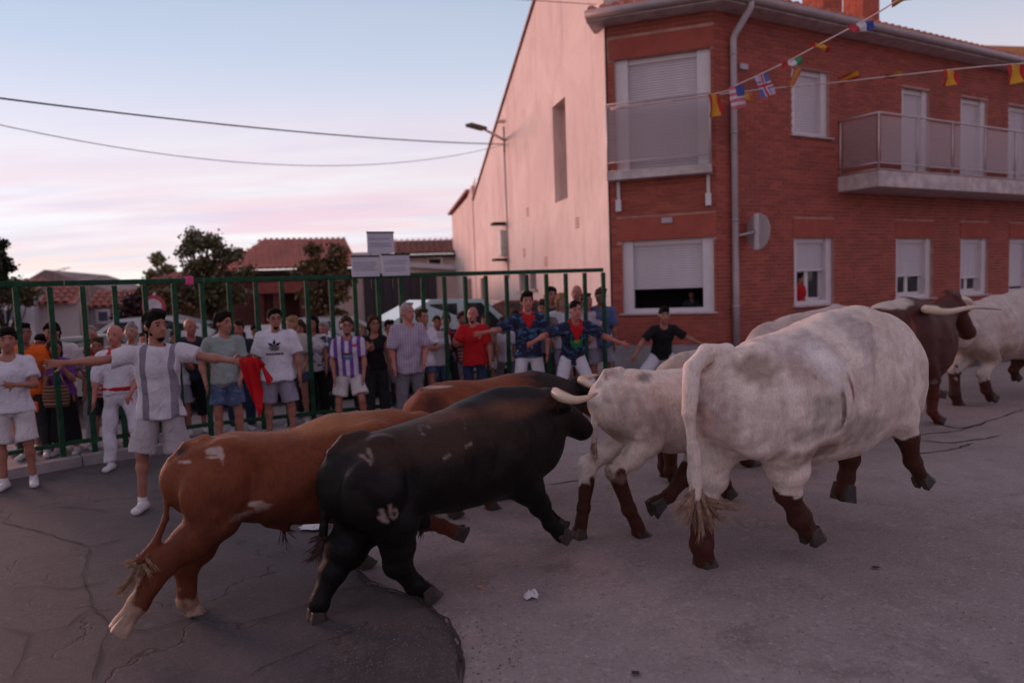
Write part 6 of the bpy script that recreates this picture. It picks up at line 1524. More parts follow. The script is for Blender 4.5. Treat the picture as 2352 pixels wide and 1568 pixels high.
    sd.seg(J['neck'] - T * .04 * s, hv(0, -.01, -.06), .058 * hs_, .050 * hs_, .03)
    sd.ell(hv(0, -.010, .025), np.array((.074, .093, .095)) * hs_, HM, .02); sd.seg(hv(0, .022, -.01), hv(0, .052, -.088), .064 * hs_, .030 * hs_, .03)
    sd.ell(hv(0, .038, -.045), np.array((.056, .050, .055)) * hs_, HM, .02); sd.seg(hv(0, .078, .012), hv(0, .100, -.022), .010 * hs_, .014 * hs_, .012)
    sd.seg(hv(-.035, .072, .028), hv(.035, .072, .028), .011 * hs_, .011 * hs_, .012)
    for q in (-1, 1):
        sd.ell(hv(q * .078, -.005, -.005), np.array((.011, .020, .032)) * hs_, HM, .006); sd.ell(hv(q * .030, .090, .014), np.array((.014, .012, .010)) * hs_, HM, .008, True)
        e = SDF(np.array(hv(q * .030, .078, .012)) - .03, np.array(hv(q * .030, .078, .012)) + .03, .006); e.ell(hv(q * .030, .076, .012), np.array((.014, .010, .007)) * hs_, HM, .002)
        place('eye', e.mesh('eye'), M_EYEW, root)
        MB().tube([hv(q * .014, .087, .034), hv(q * .032, .086, .038), hv(q * .048, .074, .032)], .0045 * hs_, 5).build('eyebrow', HAIRM[hair if hair != 'none' else 'brown'], root)
    MB().tube([hv(-.022, .083, -.054), hv(0, .090, -.052), hv(.022, .083, -.054)], .0055 * hs_, 5).build('mouth', M_LIP, root)
    place('body', sd.mesh('body'), SKIN[skin], root)
    # ---- hair
    if style != 'bald':
        hs = SDF(np.array(C) - .26 * hs_, np.array(C) + .22 * hs_, h)
        if style == 'long': hs = SDF(np.array(C) - .42 * hs_, np.array(C) + .22 * hs_, h)
        rs_ = {'short': (.084, .102, .106), 'crop': (.079, .098, .100), 'long': (.092, .104, .110), 'bun': (.082, .100, .104), 'fringe': (.084, .100, .102)}[style]
        hs.ell(hv(0, -.018, .036), np.array(rs_) * hs_, HM, .02)
        if style == 'short': hs.ell(hv(.012, .035, .105), np.array((.060, .060, .034)) * hs_, HM, .03)
        hs.seg(hv(-.02, .02, .118), hv(.045, .05, .112), .020 * hs_, .016 * hs_, .02)
        hs.seg(hv(0, -.060, -.02), hv(0, -.055, -.06), .06 * hs_, .045 * hs_, .02)
        nrm = (HF * .82 - HU * .52).normalized(); hs.clip(hv(0, .040 if style != 'fringe' else -.01, .020), nrm)
        if style == 'long':
            for q in (-1, 0, 1): hs.seg(hv(q * .062, -.035 - .02 * (q == 0), .02), hv(q * .075, -.045 if q == 0 else -.01, -.23), .034 * hs_, .026 * hs_, .03)
        if style == 'bun': hs.ell(hv(0, -.10, .085), (.045 * hs_,) * 3, None, .01)
        hs.ripple(.006, 90, seed); hs.ripple(.005, 45, seed + 1); place('hair', hs.mesh('hair'), HAIRM[hair], root)
    if beard:
        bs = SDF(np.array(C) - .2 * hs_, np.array(C) + .12 * hs_, h * .8); bs.seg(hv(0, .026, -.045), hv(0, .052, -.090), .0655 * hs_, .033 * hs_, .02); bs.ripple(.002, 120, seed); bs.clip(hv(0, 0, -.044), (HU * .9 + HF * .15).normalized())
        place('beard', bs.mesh('beard'), HAIRM[hair if hair != 'none' else 'brown'], root)
    if glasses:
        g = MB()
        for q in (-1, 1):
            P = [hv(q * .032 + .022 * math.cos(a), .094, .012 + .016 * math.sin(a)) for a in [2 * math.pi * i / 10 for i in range(11)]]; g.tube(P, .0028 * hs_, 5); g.tube([hv(q * .054, .09, .014), hv(q * .078, .0, .012)], .0025 * hs_, 4)
        g.tube([hv(-.01, .097, .014), hv(.01, .097, .014)], .0028 * hs_, 4); g.build('glasses', M_SHOED, root)
    # ---- clothes
    lo, hi = A.min(0) - .22, A.max(0) + .22
    shirt = None
    if top:
        cs = SDF(lo, hi, h); hem = top.get('hem', .10); g = top.get('g', .016)
        tors(cs, g, hem, hemw=top.get('flare', .012))
        sl = top.get('sleeve', sleeve)
        for i in (0, 1):
            if sl > 0:
                e = J['sh'][i].lerp(J['el'][i], min(sl, 1)); cs.seg(J['sh'][i], e, (.056 + g) * s * bw, (.050 + g * 1.3) * s * bw, .03, flat=sl < 1)
                if sl > 1: cs.seg(J['el'][i], J['el'][i].lerp(J['wr'][i], sl - 1), (.045 + g * .8) * s, (.036 + g * .6) * s, .02, flat=True)
        cs.ell(hv(0, .01, -.16), (.066 * s, .066 * s, .05 * s), None, .01, True)       # neck opening
        cs.ripple(.008, 24, seed); cs.ripple(.004, 55, seed + 2); shirt = place('shirt', cs.mesh('shirt'), top['m'], root)
    if bottom:
        cs = SDF(lo, hi, h); typ = bottom['t']; g = bottom.get('g', .014)
        cs.seg(J['pel'] + T * .04 * s, J['pel'] - U * .05 * s, (.106 * bw + .006) * s, (.108 * bw + .008) * s, .03, sv, (.156 * bw + .006) * s, (.164 * bw + .008) * s)
        for i in (0, 1):
            sg = 1 if i else -1; hip = J['pel'] + S * hipw * sg * s - U * .03 * s
            if typ == 'shorts': cs.seg(hip, hip.lerp(J['kn'][i], bottom.get('len', .86)), (.078 * bw + g * .4) * s, (.084 + g * 1.2) * s, .025, flat=True)
            elif typ == 'trousers':
                cs.seg(hip, J['kn'][i], (.082 * bw + g * .5) * s, (.062 + g) * s, .03); cs.seg(J['kn'][i], J['kn'][i].lerp(J['an'][i], bottom.get('len', .97)), (.060 + g) * s, (.050 + g) * s, .02, flat=True)
        if typ == 'skirt':
            mid = (J['an'][0] + J['an'][1]) / 2; e = J['pel'].lerp(mid, bottom.get('len', .5)); cs.seg(J['pel'], e, .12 * s, bottom.get('w', .17) * s, .03, sv, .17 * s, bottom.get('w', .17) * 1.15 * s, False, True)
        cs.ripple(.007, 24, seed + 1); place({'shorts': 'shorts', 'trousers': 'trousers', 'skirt': 'skirt'}[typ], cs.mesh('lower'), bottom['m'], root)
    # ---- shoes
    for i in (0, 1):
        an = J['an'][i]; cal = (J['an'][i] - J['kn'][i]).normalized(); ft = (F * .95 + S * (.16 if i else -.16)); ft = (ft - U * .0).normalized()
        hz_ = an.z - .050 * s; heel = Vector((an.x, an.y, hz_)) - ft * .045 * s; toe = heel + ft * .205 * s
        ss = SDF(np.minimum(np.array(heel), np.array(toe)) - .11, np.maximum(np.array(heel), np.array(toe)) + .12, h * .85); sw = tuple(U.cross(ft).normalized())
        ss.seg(heel, toe, .044 * s, .034 * s, .02, sw, .040 * s, .046 * s); ss.seg(heel + ft * .03 * s, an + U * .02 * s, .044 * s, .040 * s, .02)
        ss.clip((0, 0, an.z - .083 * s), (0, 0, -1)); place('shoe', ss.mesh('shoe'), {'white': M_SHOEW, 'dark': M_SHOED, 'tan': M_SHOEB}[shoes], root)
    if scarf:
        ns = SDF(np.array(J['neck']) - .25, np.array(J['neck']) + .2, h); nb = J['neck'] + T * .015 * s
        for k in range(10):
            a0, a1 = 2 * math.pi * k / 10, 2 * math.pi * (k + 1) / 10; q = lambda a: nb + S * math.cos(a) * .082 * s + FT * math.sin(a) * .086 * s - T * (.045 * max(0, math.sin(a))) * s
            ns.seg(q(a0), q(a1), .026 * s, .026 * s, .012)
        ns.seg(nb + FT * .100 * s - T * .05 * s, nb + FT * .155 * s - T * .20 * s, .026 * s, .014 * s, .02, sv, .105 * s, .022 * s)
        ns.ripple(.004, 50, seed); place('neckerchief', ns.mesh('neckerchief'), scarf, root)
    if sash:
        ns = SDF(np.array(J['pel']) - .3, np.array(J['pel']) + .3, h)
        for k in range(16):
            a0, a1 = 2 * math.pi * k / 16, 2 * math.pi * (k + 1) / 16; q = lambda a: J['pel'] + T * .045 * s + S * math.cos(a) * (.188 * bw) * s + FT * math.sin(a) * (.138 * bw) * s
            ns.seg(q(a0), q(a1), .012 * s, .012 * s, .006, tuple(T), .026 * s, .026 * s)
        place('sash', ns.mesh('sash'), sash, root)
    root_info = dict(root=root, J=J, F=F, S=S, T=T, FT=FT, s=s, shirt=shirt, hv=hv, W=W)
    return root_info
def decal(info, polys, mat, name, up=.30, size=1.0, lift=.010):
    """flat print laid onto the front of the shirt: polygons in shirt metres, cast onto the cloth"""
    from mathutils.bvhtree import BVHTree
    me = info['shirt'].data; bv = BVHTree.FromPolygons([v.co for v in me.vertices], [tuple(p.vertices) for p in me.polygons])
    c = info['J']['pel'] + info['T'] * up * info['s']; V, Fc = [], []
    for poly in polys:
        b0 = len(V); ok = True; tmp = []
        for u, v in poly:
            o = c + info['S'] * u * size + info['T'] * v * size + info['FT'] * .6; hit = bv.ray_cast(o, -info['FT'], 1.0)
            if hit[0] is None: ok = False; break
            tmp.append(tuple(hit[0] + info['FT'] * lift))
        if ok: V += tmp; Fc.append(tuple(range(b0, b0 + len(poly))))
    if V:
        o = place(name, mesh_np(name, V, Fc), mat, info['root']); return o
def bar(u0, u1, v0, v1, n=5): return [[(u0 + (u1 - u0) * i / n, v0), (u0 + (u1 - u0) * (i + 1) / n, v0), (u0 + (u1 - u0) * (i + 1) / n, v1), (u0 + (u1 - u0) * i / n, v1)] for i in range(n)]

C_W = cloth('white_cotton', WHT); C_W2 = cloth('off_white_cotton', (.58, .52, .54)); C_SH = cloth('light_grey_shorts', (.42, .37, .40)); C_GS = cloth('grey_shorts', (.30, .28, .36))
C_SAGE = cloth('sage_cotton', (.27, .30, .30)); C_DEN = cloth('blue_denim', (.07, .095, .18), 'blotch', (.11, .145, .24), 12); C_BLK = cloth('black_cotton', (.014, .012, .014)); C_RED = cloth('red_cotton', (.45, .012, .018))
C_NAVY = cloth('navy_printed_shirt', (.020, .022, .050), 'blotch', (.06, .12, .25), 9); C_JERS = cloth('purple_striped_jersey', (.16, .055, .26), 'vstripe', (.50, .44, .56), 62); C_CHK = cloth('small_check_shirt', (.44, .36, .44), 'check', (.20, .15, .24), 190)
C_PUR = cloth('purple_blouse', (.17, .05, .25)); C_ORG = cloth('orange_vest', (.85, .14, .02)); C_DK = cloth('dark_navy_tee', (.03, .035, .05)); C_GRYT = cloth('mid_grey_trousers', (.16, .14, .17)); C_CHAR = cloth('charcoal_trousers', (.035, .033, .04))
C_BLUE = cloth('dull_blue_tee', (.09, .12, .25)); C_JEAN = cloth('dark_jeans', (.03, .045, .10)); C_BEI = cloth('cream_top', (.50, .44, .40)); C_PINK = cloth('red_white_stripe', (.5, .04, .06), 'hstripe', (.6, .5, .52), 110)
x1a, x1b = at_depth(341, 900, 6.4).x, at_depth(356, 900, 6.4).x; x2a, x2b = at_depth(398, 900, 6.4).x, at_depth(409, 900, 6.4).x
C_BAND = cloth('white_tee_dark_bands', (.58, .53, .59), 'plain', bands=[(x1a, x1b, (.20, .17, .21)), (x2a, x2b, (.24, .21, .26))])
PF = .012      # pavement height

# --- in the street, in front of the fence
p1 = person('bearded man in white top with dark bands stretching both arms wide', 355, 718, 6.4, dict(m=C_BAND, sleeve=.66, g=.024, hem=.12), dict(t='shorts', m=C_SH, g=.026, len=.98), hair='black', skin=0, yaw=18, headyaw=42,
            arms=[((-1, .12, -.12), (-1, .1, .0)), ((1, .3, -.22), (.85, .62, -.12))], legs=[((-.20, .10, -1), (-.06, -.02, -1)), ((.05, -.05, -1), (-.02, -.18, -1))], beard=True, h=.0115, lean=2)
# the red cloth hanging from his hand
def hanging_cloth(name, label, cols, mat, cat, seed=1, thick=.006):
    """cols: list of (top point, bottom point, fold phase) across the cloth"""
    V, F = [], []; n = len(cols); m = 16
    for i, (a, b) in enumerate(cols):
        for j in range(m + 1):
            t = j / m; p = a.lerp(b, t); p = p + Vector((0, -1, 0)) * (.035 * math.sin(i * 2.3 + t * 1.5 + seed) * min(1, t * 3 + .2)); V.append(tuple(p))
    for i in range(n - 1):
        for j in range(m): q = i * (m + 1) + j; F.append((q, q + m + 1, q + m + 2, q + 1))
    me = mesh_np(name, V, F, True); bm = bmesh.new(); bm.from_mesh(me); bmesh.ops.solidify(bm, geom=bm.faces[:], thickness=thick); bm.to_mesh(me); bm.free()
    me.polygons.foreach_set('use_smooth', [True] * len(me.polygons)); o = place(name, me, mat); return tag(o, label, cat)
hd_ = p1['J']['wr'][1] + (p1['J']['wr'][1] - p1['J']['el'][1]).normalized() * .12
DH = hd_.y; Q = lambda x, y: at_depth(x, y, DH - .03); print('hand px', project(hd_), DH, 'left', project(p1['J']['wr'][0]))
M_CAPE = cloth('red_cape_cloth', (.50, .008, .014)); hx_, hy_ = project(hd_)
dx, dy = hx_ - 545, hy_ - 838; Q2 = lambda x, y: Q(x + dx, y + dy)
hanging_cloth('red_cape', 'red cloth held out by the man with outstretched arms', [(Q2(534, 832), Q2(560, 905)), (Q2(540, 828), Q2(572, 945)), (Q2(548, 826), Q2(583, 966)), (Q2(556, 826), Q2(588, 945)), (Q2(564, 826), Q2(588, 905)), (Q2(570, 828), Q2(584, 862)),
               (Q2(576, 828), Q2(584, 850)), (Q2(582, 832), Q2(598, 884)), (Q2(588, 836), Q2(604, 890)), (Q2(590, 846), Q2(609, 878))], M_CAPE, 'cloth')
person('dark haired man in white tee and white shorts cut by the left edge', 14, 757, 7.3, dict(m=C_W, sleeve=.7, g=.022), dict(t='shorts', m=C_W2, g=.024, len=.95), hair='black', skin=0, yaw=25, headyaw=10, arms=[((-.3, .4, -.9), (.5, .7, .15)), ((.25, .35, -.9), (-.5, .6, .1))], legs=[((-.12, .0, -1), (0, 0, -1)), ((.08, .1, -1), (.03, -.1, -1))])
person('bald man all in white with red neckerchief and red waist sash', 262, 748, 8.0, dict(m=C_W, sleeve=1.3, g=.02, hem=.02), dict(t='trousers', m=C_W, g=.022), hair='grey', style='bald', skin=1, yaw=18, headyaw=-15, scarf=C_RED, sash=C_RED, arms=[((-.25, .1, -1), (-.1, .25, -1)), ((.2, .1, -1), (-.25, .5, -.6))], legs=[((-.12, .03, -1), (-.03, .05, -1)), ((.16, .06, -1), (.10, -.05, -1))])
person('dark haired young man in sage tee and ripped denim shorts looking right', 512, 720, 8.6, dict(m=C_SAGE, sleeve=.7, g=.02, hem=.06), dict(t='shorts', m=C_DEN, g=.024, len=.72), hair='black', skin=0, yaw=20, headyaw=50, arms=[((-.35, -.1, -.9), (.15, .35, -.9)), ((.22, .1, -1), (-.2, .6, -.6))])
pa = person('bearded man in glasses with white tee and black flower print', 630, 712, 9.2, dict(m=C_W, sleeve=.85, g=.034, hem=.12, flare=.02), dict(t='shorts', m=C_GS, g=.03, len=.95), hair='black', skin=0, yaw=10, headyaw=18, beard=True, glasses=True, build=1.12, arms=[((-.30, .05, -1), (-.1, .2, -1)), ((.30, .05, -1), (.1, .2, -1))], legs=[((-.13, 0, -1), (-.02, -.02, -1)), ((.13, 0, -1), (.03, -.02, -1))])
leafp = lambda a, L, w: [(0, 0), (math.sin(a - w) * L * .55, math.cos(a - w) * L * .55), (math.sin(a) * L, math.cos(a) * L), (math.sin(a + w) * L * .55, math.cos(a + w) * L * .55)]
lp = [leafp(0, .085, .35), leafp(-1.05, .085, .35), leafp(1.05, .085, .35)] + [[(u, v - .012 - k * .016) for u, v in q] for k in range(3) for q in bar(-.06 + .008 * k, .06 - .008 * k, 0, .009, 3)]
decal(pa, lp, C_BLK, 'shirt_print', .34, 1.15); decal(pa, [q for k in range(6) for q in bar(-.095 + k * .032, -.095 + k * .032 + .024, -.095, -.075, 1)], C_BLK, 'shirt_lettering', .34, 1.15)
pj = person('man in purple and white striped jersey and white shorts leaning forward', 795, 730, 9.5, dict(m=C_JERS, sleeve=.75, g=.020, hem=.05), dict(t='shorts', m=C_W2, g=.034, len=.80), hair='brown', skin=0, yaw=8, headyaw=10, lean=8, glasses=True, beard=True, arms=[((-.22, .0, -1), (.1, .35, -.9)), ((.22, .0, -1), (-.05, .3, -.9))], legs=[((-.2, .08, -1), (-.06, -.12, -1)), ((.22, .3, -1), (.06, -.35, -1))])
for u0, v0, u1, v1, mt in ((-.06, -.03, .07, -.005, cloth('print_brown', (.10, .05, .05))), (-.05, -.06, .07, -.035, cloth('print_grey', (.35, .35, .33))), (-.045, -.10, .06, -.07, cloth('print_blue', (.05, .22, .50))), (.07, .07, .13, .10, cloth('print_red', (.5, .05, .08)))):
    decal(pj, bar(u0, u1, v0, v1, 4), mt, 'jersey_print', .32)
person('woman in sleeveless black top and long charcoal trousers', 858, 727, 10.1, dict(m=C_BLK, sleeve=.12, g=.012, hem=.04), dict(t='trousers', m=C_CHAR, g=.03), hair='brown', style='long', skin=0, yaw=20, headyaw=10, female=True, glasses=True, arms=[((-.25, .35, -.8), (.35, .7, .5)), ((.24, 0, -1), (.05, .12, -1))], shoes='dark')
person('grey haired man in small check shirt and grey trousers', 935, 698, 9.8, dict(m=C_CHK, sleeve=.9, g=.026, hem=.16), dict(t='trousers', m=C_GRYT, g=.024), hair='grey', style='crop', skin=1, yaw=28, headyaw=25, belly=.02, build=1.08, arms=[((-.2, -.05, -1), (-.02, .3, -1)), ((.2, .2, -1), (-.3, .5, -.8))], shoes='dark')
person('woman in white tee and blue denim shorts behind the check shirt', 970, 712, 10.4, dict(m=C_W, sleeve=.7, g=.018), dict(t='shorts', m=C_DEN, g=.014, len=.42), hair='brown', style='bun', skin=0, yaw=30, headyaw=20, female=True, arms=[((-.2, .2, -1), (-.5, .7, .2)), ((.2, .3, -1), (-.6, .5, .1))], z0=PF)
person('bald bearded man in plain red polo shirt and dark jeans', 1085, 706, 10.7, dict(m=C_RED, sleeve=.8, g=.026, hem=.14), dict(t='trousers', m=C_JEAN, g=.02), hair='brown', style='bald', skin=1, yaw=-8, headyaw=-6, beard=True, build=1.1, arms=[((-.3, .4, -.8), (.1, .9, .2)), ((.26, 0, -1), (.1, .25, -1))], z0=PF)
person('man in dark blue printed shirt with red neckerchief and white trousers', 1210, 673, 10.4, dict(m=C_NAVY, sleeve=.9, g=.024, hem=.10), dict(t='trousers', m=C_W, g=.026), hair='black', skin=1, yaw=6, headyaw=4, scarf=C_RED, build=1.05, arms=[((-.85, .2, -.5), (-1, .3, -.12)), ((.42, .1, -1), (-.12, .35, -.9))], legs=[((-.14, .1, -1), (-.03, -.1, -1)), ((.14, 0, -1), (.04, 0, -1))])
pg_ = person('man in dark blue printed shirt with green bib leaning and reaching out', 1322, 694, 9.9, dict(m=C_NAVY, sleeve=.85, g=.024, hem=.10), dict(t='trousers', m=C_W, g=.026), hair='black', style='crop', skin=1, yaw=10, headyaw=0, lean=26, scarf=C_RED, arms=[((-.85, .1, -.30), (-.8, .5, -.3)), ((.70, .3, -.45), (.95, .5, -.45))], legs=[((-.25, .22, -1), (-.08, -.25, -1)), ((.28, .45, -1), (.06, -.4, -1))])
decal(pg_, [[(-.07, .06), (-.08, -.02), (-.05, -.12), (0, -.15), (.05, -.12), (.08, -.02), (.07, .06)]], cloth('green_bib', (.02, .22, .08)), 'green_bib', .34, 1.15, .012)
decal(pg_, bar(-.035, .035, -.03, -.008, 3) + bar(-.025, .03, -.055, -.038, 3), cloth('yellow_print', (.45, .40, .05)), 'bib_print', .34, 1.15, .017)
person('crouching man in black tee and white shorts with arms spread by the wall', 1525, 708, 10.9, dict(m=C_BLK, sleeve=.75, g=.018, hem=.04), dict(t='shorts', m=C_W, g=.034, len=.92), hair='black', skin=0, yaw=2, headyaw=0, lean=22, arms=[((-.72, .2, -.70), (-.55, .35, -.75)), ((.80, .2, -.55), (.88, .35, -.42))], legs=[((-.62, .35, -.8), (-.12, -.12, -1)), ((.72, .40, -.75), (.12, -.12, -1))], h=.012)

# --- behind the bars
BG = 'spectators behind the green fence'
def fenceD(px):
    for (a, Da), (b_, Db) in zip(FN, FN[1:]):
        if a <= px <= b_: return Da + (Db - Da) * (px - a) / (b_ - a)
    return FN[-1][1]
def back(label, hx, yt, D, **kw):
    kw.setdefault('h', .0175); fd = fenceD(hx) + .36; D = fd + max(0, D - fd) * .55; rr = random.Random(int(hx * 3 + yt))
    kw.setdefault('headyaw', rr.uniform(-28, 34)); kw.setdefault('lean', rr.uniform(0, 9)); kw.setdefault('side', rr.uniform(-4, 4)); kw.setdefault('headpitch', rr.uniform(-4, 10)); kw.setdefault('build', rr.uniform(.92, 1.12))
    kw.setdefault('arms', rr.choice([[((-.2, .15, -1), (.15, .6, -.5)), ((.16, 0, -1), (.05, .2, -1))], [((-.3, .4, -.8), (.5, .6, .4)), ((.3, .4, -.8), (-.5, .6, .3))], [((-.12, -.05, -1), (-.04, .15, -1)), ((.3, .35, -.9), (-.3, .7, .5))], [((-.35, .1, -.9), (.55, .4, -.3)), ((.35, .1, -.9), (-.5, .45, -.35))], [((-.15, .0, -1), (-.1, .3, -1)), ((.14, .05, -1), (0, .4, -.9))]])); kw['group'] = BG; return person(label, hx, yt, D, z0=PF, **kw)
TW = dict(m=C_W, sleeve=.7, g=.02); SH = dict(t='shorts', m=C_GS, g=.02); TRD = dict(t='trousers', m=C_CHAR, g=.02)
back('woman in purple blouse and long black skirt raising her hands', 124, 782, 8.75, top=dict(m=C_PUR, sleeve=.9, g=.018, hem=.03), bottom=dict(t='skirt', m=C_BLK, len=.86, w=.19), hair='brown', style='long', yaw=12, female=True, arms=[((-.35, .4, -.8), (.35, .5, .8)), ((.35, .4, -.8), (-.35, .5, .8))])
back('tall man in white tee with black chest band behind the woman in purple', 118, 744, 9.5, top=dict(m=cloth('white_tee_black_band', WHT), sleeve=.7, g=.02), bottom=TRD, yaw=10)
back('man in bright orange vest behind the left edge man', 52, 746, 8.7, top=dict(m=C_ORG, sleeve=.5, g=.026), bottom=TRD, yaw=20, skin=3)
back('balding ruddy man with red neckerchief behind the first bars', 206, 752, 9.3, top=dict(m=C_W2, sleeve=.8, g=.02), bottom=dict(t='trousers', m=C_W, g=.02), hair='grey', style='fringe', skin=1, scarf=C_RED, yaw=15)
back('dark haired woman with red scarf between two men in white', 222, 778, 9.0, top=dict(m=C_PINK, sleeve=.7, g=.018), bottom=dict(t='shorts', m=C_DK, g=.02), hair='brown', style='bun', female=True, scarf=C_RED, yaw=10)
back('man in white shirt partly hidden behind the outstretched arm', 300, 744, 9.6, top=TW, bottom=SH, hair='grey', style='crop', skin=2, yaw=12)
back('person in white shirt just left of the bald man behind the bars', 402, 762, 9.9, top=TW, bottom=SH, hair='brown', yaw=15, female=True)
back('bald man in dark tee bending forward behind the bars', 436, 732, 9.9, top=dict(m=C_DK, sleeve=.7, g=.02), bottom=dict(t='trousers', m=C_BLK, g=.03, len=.55), hair='grey', style='bald', skin=1, yaw=30, lean=14, headyaw=15)
back('man whose face shows just right of the sage tee', 546, 737, 9.9, top=dict(m=C_DK, sleeve=.7, g=.02), bottom=dict(t='trousers', m=C_JEAN, g=.02), hair='brown', skin=1, yaw=20)
back('woman in cream top and denim shorts behind the bars', 668, 730, 10.2, top=dict(m=C_BEI, sleeve=.8, g=.03), bottom=dict(t='shorts', m=C_DEN, g=.014, len=.5), hair='blond', style='bun', skin=2, female=True, yaw=10, arms=[((-.2, .1, -1), (.2, .4, -.8)), ((.25, .1, -1), (-.3, .5, -.7))])
back('woman with long dark hair in white tee and black trousers', 716, 727, 10.7, top=dict(m=cloth('white_tee_black_yoke', WHT, 'blotch', (.06, .05, .07), 9), sleeve=.6, g=.018), bottom=dict(t='trousers', m=C_BLK, g=.03), hair='black', style='long', female=True, yaw=12)
ph = back('person in white top holding up a white phone behind the bars', 1003, 728, 11.2, top=TW, bottom=dict(t='shorts', m=C_DEN, g=.02), hair='brown', style='bun', female=True, yaw=10, arms=[((-.2, .4, -.8), (.2, .8, .5)), ((.2, .4, -.8), (-.2, .8, .5))])
back('person in dark top with red neckerchief between the bars', 1024, 722, 11.7, top=dict(m=C_NAVY, sleeve=.8, g=.02), bottom=TRD, hair='brown', skin=3, scarf=C_RED, yaw=12)
back('person in red striped top beside the red polo man', 1060, 718, 11.8, top=dict(m=C_PINK, sleeve=.8, g=.02), bottom=SH, hair='brown', skin=0, yaw=8)
back('woman in brown vest top and white shorts right of the red polo man', 1115, 724, 11.7, top=dict(m=cloth('tan_vest', (.30, .20, .16)), sleeve=.1, g=.014), bottom=dict(t='shorts', m=C_W2, g=.02, len=.5), hair='brown', style='long', female=True, yaw=5)
back('person in white tee and grey trousers under the outstretched arm', 1155, 730, 12.0, top=TW, bottom=dict(t='trousers', m=C_GRYT, g=.03), hair='brown', skin=3, yaw=5)
back('brown haired man holding a camera between the two blue shirts', 1246, 692, 11.9, top=dict(m=C_GRYT, sleeve=.8, g=.02), bottom=TRD, hair='brown', yaw=0, arms=[((-.3, .4, -.8), (.3, .6, .7)), ((.3, .4, -.8), (-.3, .6, .7))])
back('tall black haired person standing high by the bars', 1266, 662, 12.7, top=dict(m=C_DK, sleeve=.8, g=.02), bottom=TRD, hair='black', yaw=-15, style='long')
back('fair haired woman in white tee at the right end of the fence', 1290, 676, 12.1, top=TW, bottom=SH, hair='blond', style='long', female=True, skin=2, yaw=0)
back('bald pink headed man at the back of the right hand group', 1324, 656, 12.8, top=dict(m=C_BEI, sleeve=.8, g=.02), bottom=TRD, hair='grey', style='bald', skin=1, yaw=0)
back('woman in pale pink tee behind the leaning man', 1348, 676, 12.0, top=dict(m=cloth('pale_pink_tee', (.52, .40, .46)), sleeve=.7, g=.02), bottom=SH, hair='brown', style='bun', female=True, skin=1, yaw=-5)
back('man in dull blue tee and grey shorts at the end bar', 1380, 664, 11.9, top=dict(m=C_BLUE, sleeve=.85, g=.026, hem=.12), bottom=dict(t='shorts', m=C_GS, g=.026), hair='brown', skin=3, yaw=-12, shoes='dark')
back('small person in dark top peering through at far left', 92, 772, 9.6, top=dict(m=C_DK, sleeve=.7, g=.02), bottom=TRD, hair='black', skin=3, yaw=20)
back('person with brown hair in the gap left of the long haired woman', 688, 738, 11.4, top=TW, bottom=TRD, hair='brown', yaw=8, style='long', female=True)

back('grey haired man in dull blue tee between the logo tee and the jersey', 742, 742, 11.3, top=dict(m=C_BLUE, sleeve=.8, g=.02), bottom=TRD, hair='grey', skin=1, yaw=8)
back('dark haired man in black tee left of the logo tee', 588, 746, 10.6, top=dict(m=C_BLK, sleeve=.8, g=.02), bottom=SH, hair='black', skin=3, yaw=12)
back('woman with fair hair in red top right of the jersey', 826, 748, 11.4, top=dict(m=C_RED, sleeve=.5, g=.016), bottom=TRD, hair='blond', style='long', female=True, skin=2, yaw=8)
back('man in white tee between the black top and the check shirt', 893, 738, 11.3, top=TW, bottom=SH, hair='black', skin=0, yaw=10)
back('young man in purple tee beside the first blue printed shirt', 1183, 716, 12.2, top=dict(m=C_PUR, sleeve=.8, g=.02), bottom=TRD, hair='black', skin=0, yaw=4)
back('woman in black top at the back below the posters', 912, 752, 12.0, top=dict(m=C_BLK, sleeve=.5, g=.016), bottom=TRD, hair='brown', style='bun', female=True, skin=0, yaw=8)
back('man in grey tee between the white sash man and the banded shirt', 332, 766, 10.2, top=dict(m=C_GRYT, sleeve=.8, g=.02), bottom=TRD, hair='brown', skin=1, yaw=12)
back('woman in pale top behind the far left white tee', 30, 770, 9.2, top=dict(m=C_BEI, sleeve=.6, g=.018), bottom=SH, hair='brown', style='long', female=True, skin=2, yaw=18)
# things held
M_PHONE = basic('white_phone_case', (.66, .64, .70), .3); m_ = (ph['J']['wr'][0] + ph['J']['wr'][1]) / 2 + ph['F'] * .08 + Vector((0, 0, .10))
tag(MB().box(m_ - ph['S'] * .075, ph['S'] * .15, ph['F'] * .012, Vector((0, 0, .095))).build('phone', M_PHONE, bevel=.008), 'white phone held up behind the fence bars', 'phone')
bg = at_depth(129, 910, 8.5); rr = random.Random(4); wb = MB()
def ovalring(c, rx, ry, z, n=20): return [(c.x + math.cos(2 * math.pi * k / n) * rx, c.y + math.sin(2 * math.pi * k / n) * ry, z) for k in range(n)]
bag = empty('straw_bag', (bg.x, bg.y, bg.z - .12), 'striped woven straw bag held by the woman in purple', 'bag')
Lr = [ovalring(bg, .14 + .022 * math.sin(k / 9 * math.pi), .07 + .012 * (k % 2), bg.z - .12 + k * .027) for k in range(10)]; V = [v for r_ in Lr for v in r_]; F_ = [(k * 20 + i, k * 20 + (i + 1) % 20, k * 20 + 20 + (i + 1) % 20, k * 20 + 20 + i) for k in range(9) for i in range(20)] + [tuple(range(19, -1, -1)), tuple(range(180, 200))]
place('basket', mesh_np('basket', V, F_), cloth('straw_bands', (.30, .17, .11), 'hstripe', (.09, .04, .03), 150), bag)
MB().tube([(bg.x - .12, bg.y, bg.z + .12), (bg.x - .07, bg.y, bg.z + .26), (bg.x + .07, bg.y, bg.z + .26), (bg.x + .12, bg.y, bg.z + .12)], .008, 6).build('handle', M_SHOEB, bag, smooth=True)
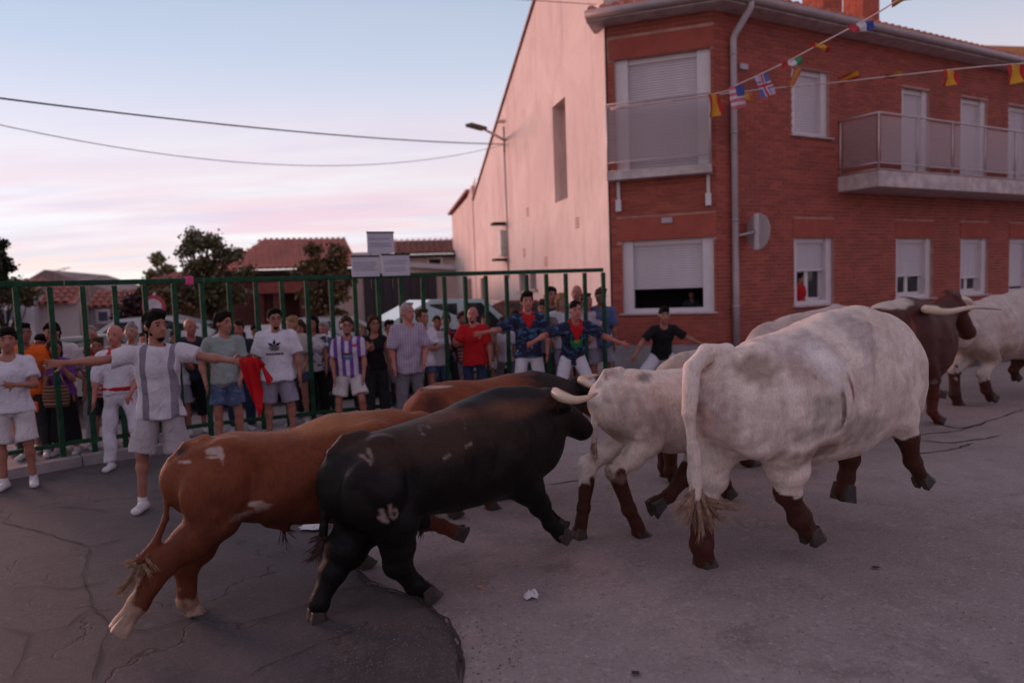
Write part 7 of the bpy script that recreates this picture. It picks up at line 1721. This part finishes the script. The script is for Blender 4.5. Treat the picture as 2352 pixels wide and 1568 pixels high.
ob = at_depth(72, 935, 8.2); tag(MB().cbox(ob, .15, .05, .13).build('orange_bag', C_ORG, bevel=.02), 'small bright orange bag hanging behind the left fence bars', 'bag')

# --- at the windows
def at_window(label, px, ytop, D, **kw): return person(label, px, ytop, D, group=None, h=.014, z0=kw.pop('zf'), **kw)
zf = .60
at_window('man leaning on his elbows inside the large dark ground floor window', 1588, 668, 13.98, zf=zf, top=dict(m=C_DK, sleeve=.8, g=.02), bottom=TRD, hair='black', skin=3, yaw=-8, lean=4, arms=[((-.35, .5, -.7), (.7, .5, -.05)), ((.35, .5, -.7), (-.5, .6, -.05))])
at_window('person in red shirt looking out of the window beside the round sign', 1836, 630, 14.62, zf=zf, top=dict(m=C_RED, sleeve=.8, g=.02), bottom=TRD, hair='black', skin=0, yaw=30, headyaw=30, lean=4)

# ================================================================== litter on the road
M_LIT = basic('crumpled_paper', (.60, .56, .60), .7)
def scrap(label, px, py, w, mat, seed, hgt=.03, cat='litter', name='paper_scrap'):
    g = ground(px, py); rr = random.Random(seed); V, F = [], []; n = 5
    for i in range(n + 1):
        for j in range(n + 1):
            V.append((g.x + (i / n - .5) * w + rr.uniform(-.1, .1) * w, g.y + (j / n - .5) * w * .8 + rr.uniform(-.1, .1) * w, .016 + rr.uniform(0, hgt) * (1 if 0 < i < n and 0 < j < n else .3)))
    for i in range(n):
        for j in range(n): q = i * (n + 1) + j; F.append((q, q + n + 1, q + n + 2, q + 1))
    tag(place(name, mesh_np(name, V, F), mat), label, cat)
scrap('crumpled white paper scrap alone on the road below the small ox', 1220, 1376, .085, M_LIT, 2, .05)
scrap('larger white sheet on the road behind the black bull', 722, 1214, .22, M_LIT, 5, .03)
scrap('tiny orange leaf on the pale road near the bottom', 1103, 1352, .03, basic('orange_leaf', (.55, .22, .10), .8), 3, .008, 'leaf', 'leaf')
scrap('second tiny orange leaf beside the road joint', 795, 1312, .035, basic('dull_orange_leaf', (.35, .15, .09), .8), 4, .008, 'leaf', 'leaf')
scrap('small dark leaf on the road at lower centre', 1460, 1551, .04, basic('dark_leaf', (.05, .03, .03), .8), 6, .008, 'leaf', 'leaf')
scrap('small dark leaf on the road at lower right', 2012, 1307, .045, basic('dark_leaf', (.05, .03, .03), .8), 7, .008, 'leaf', 'leaf')
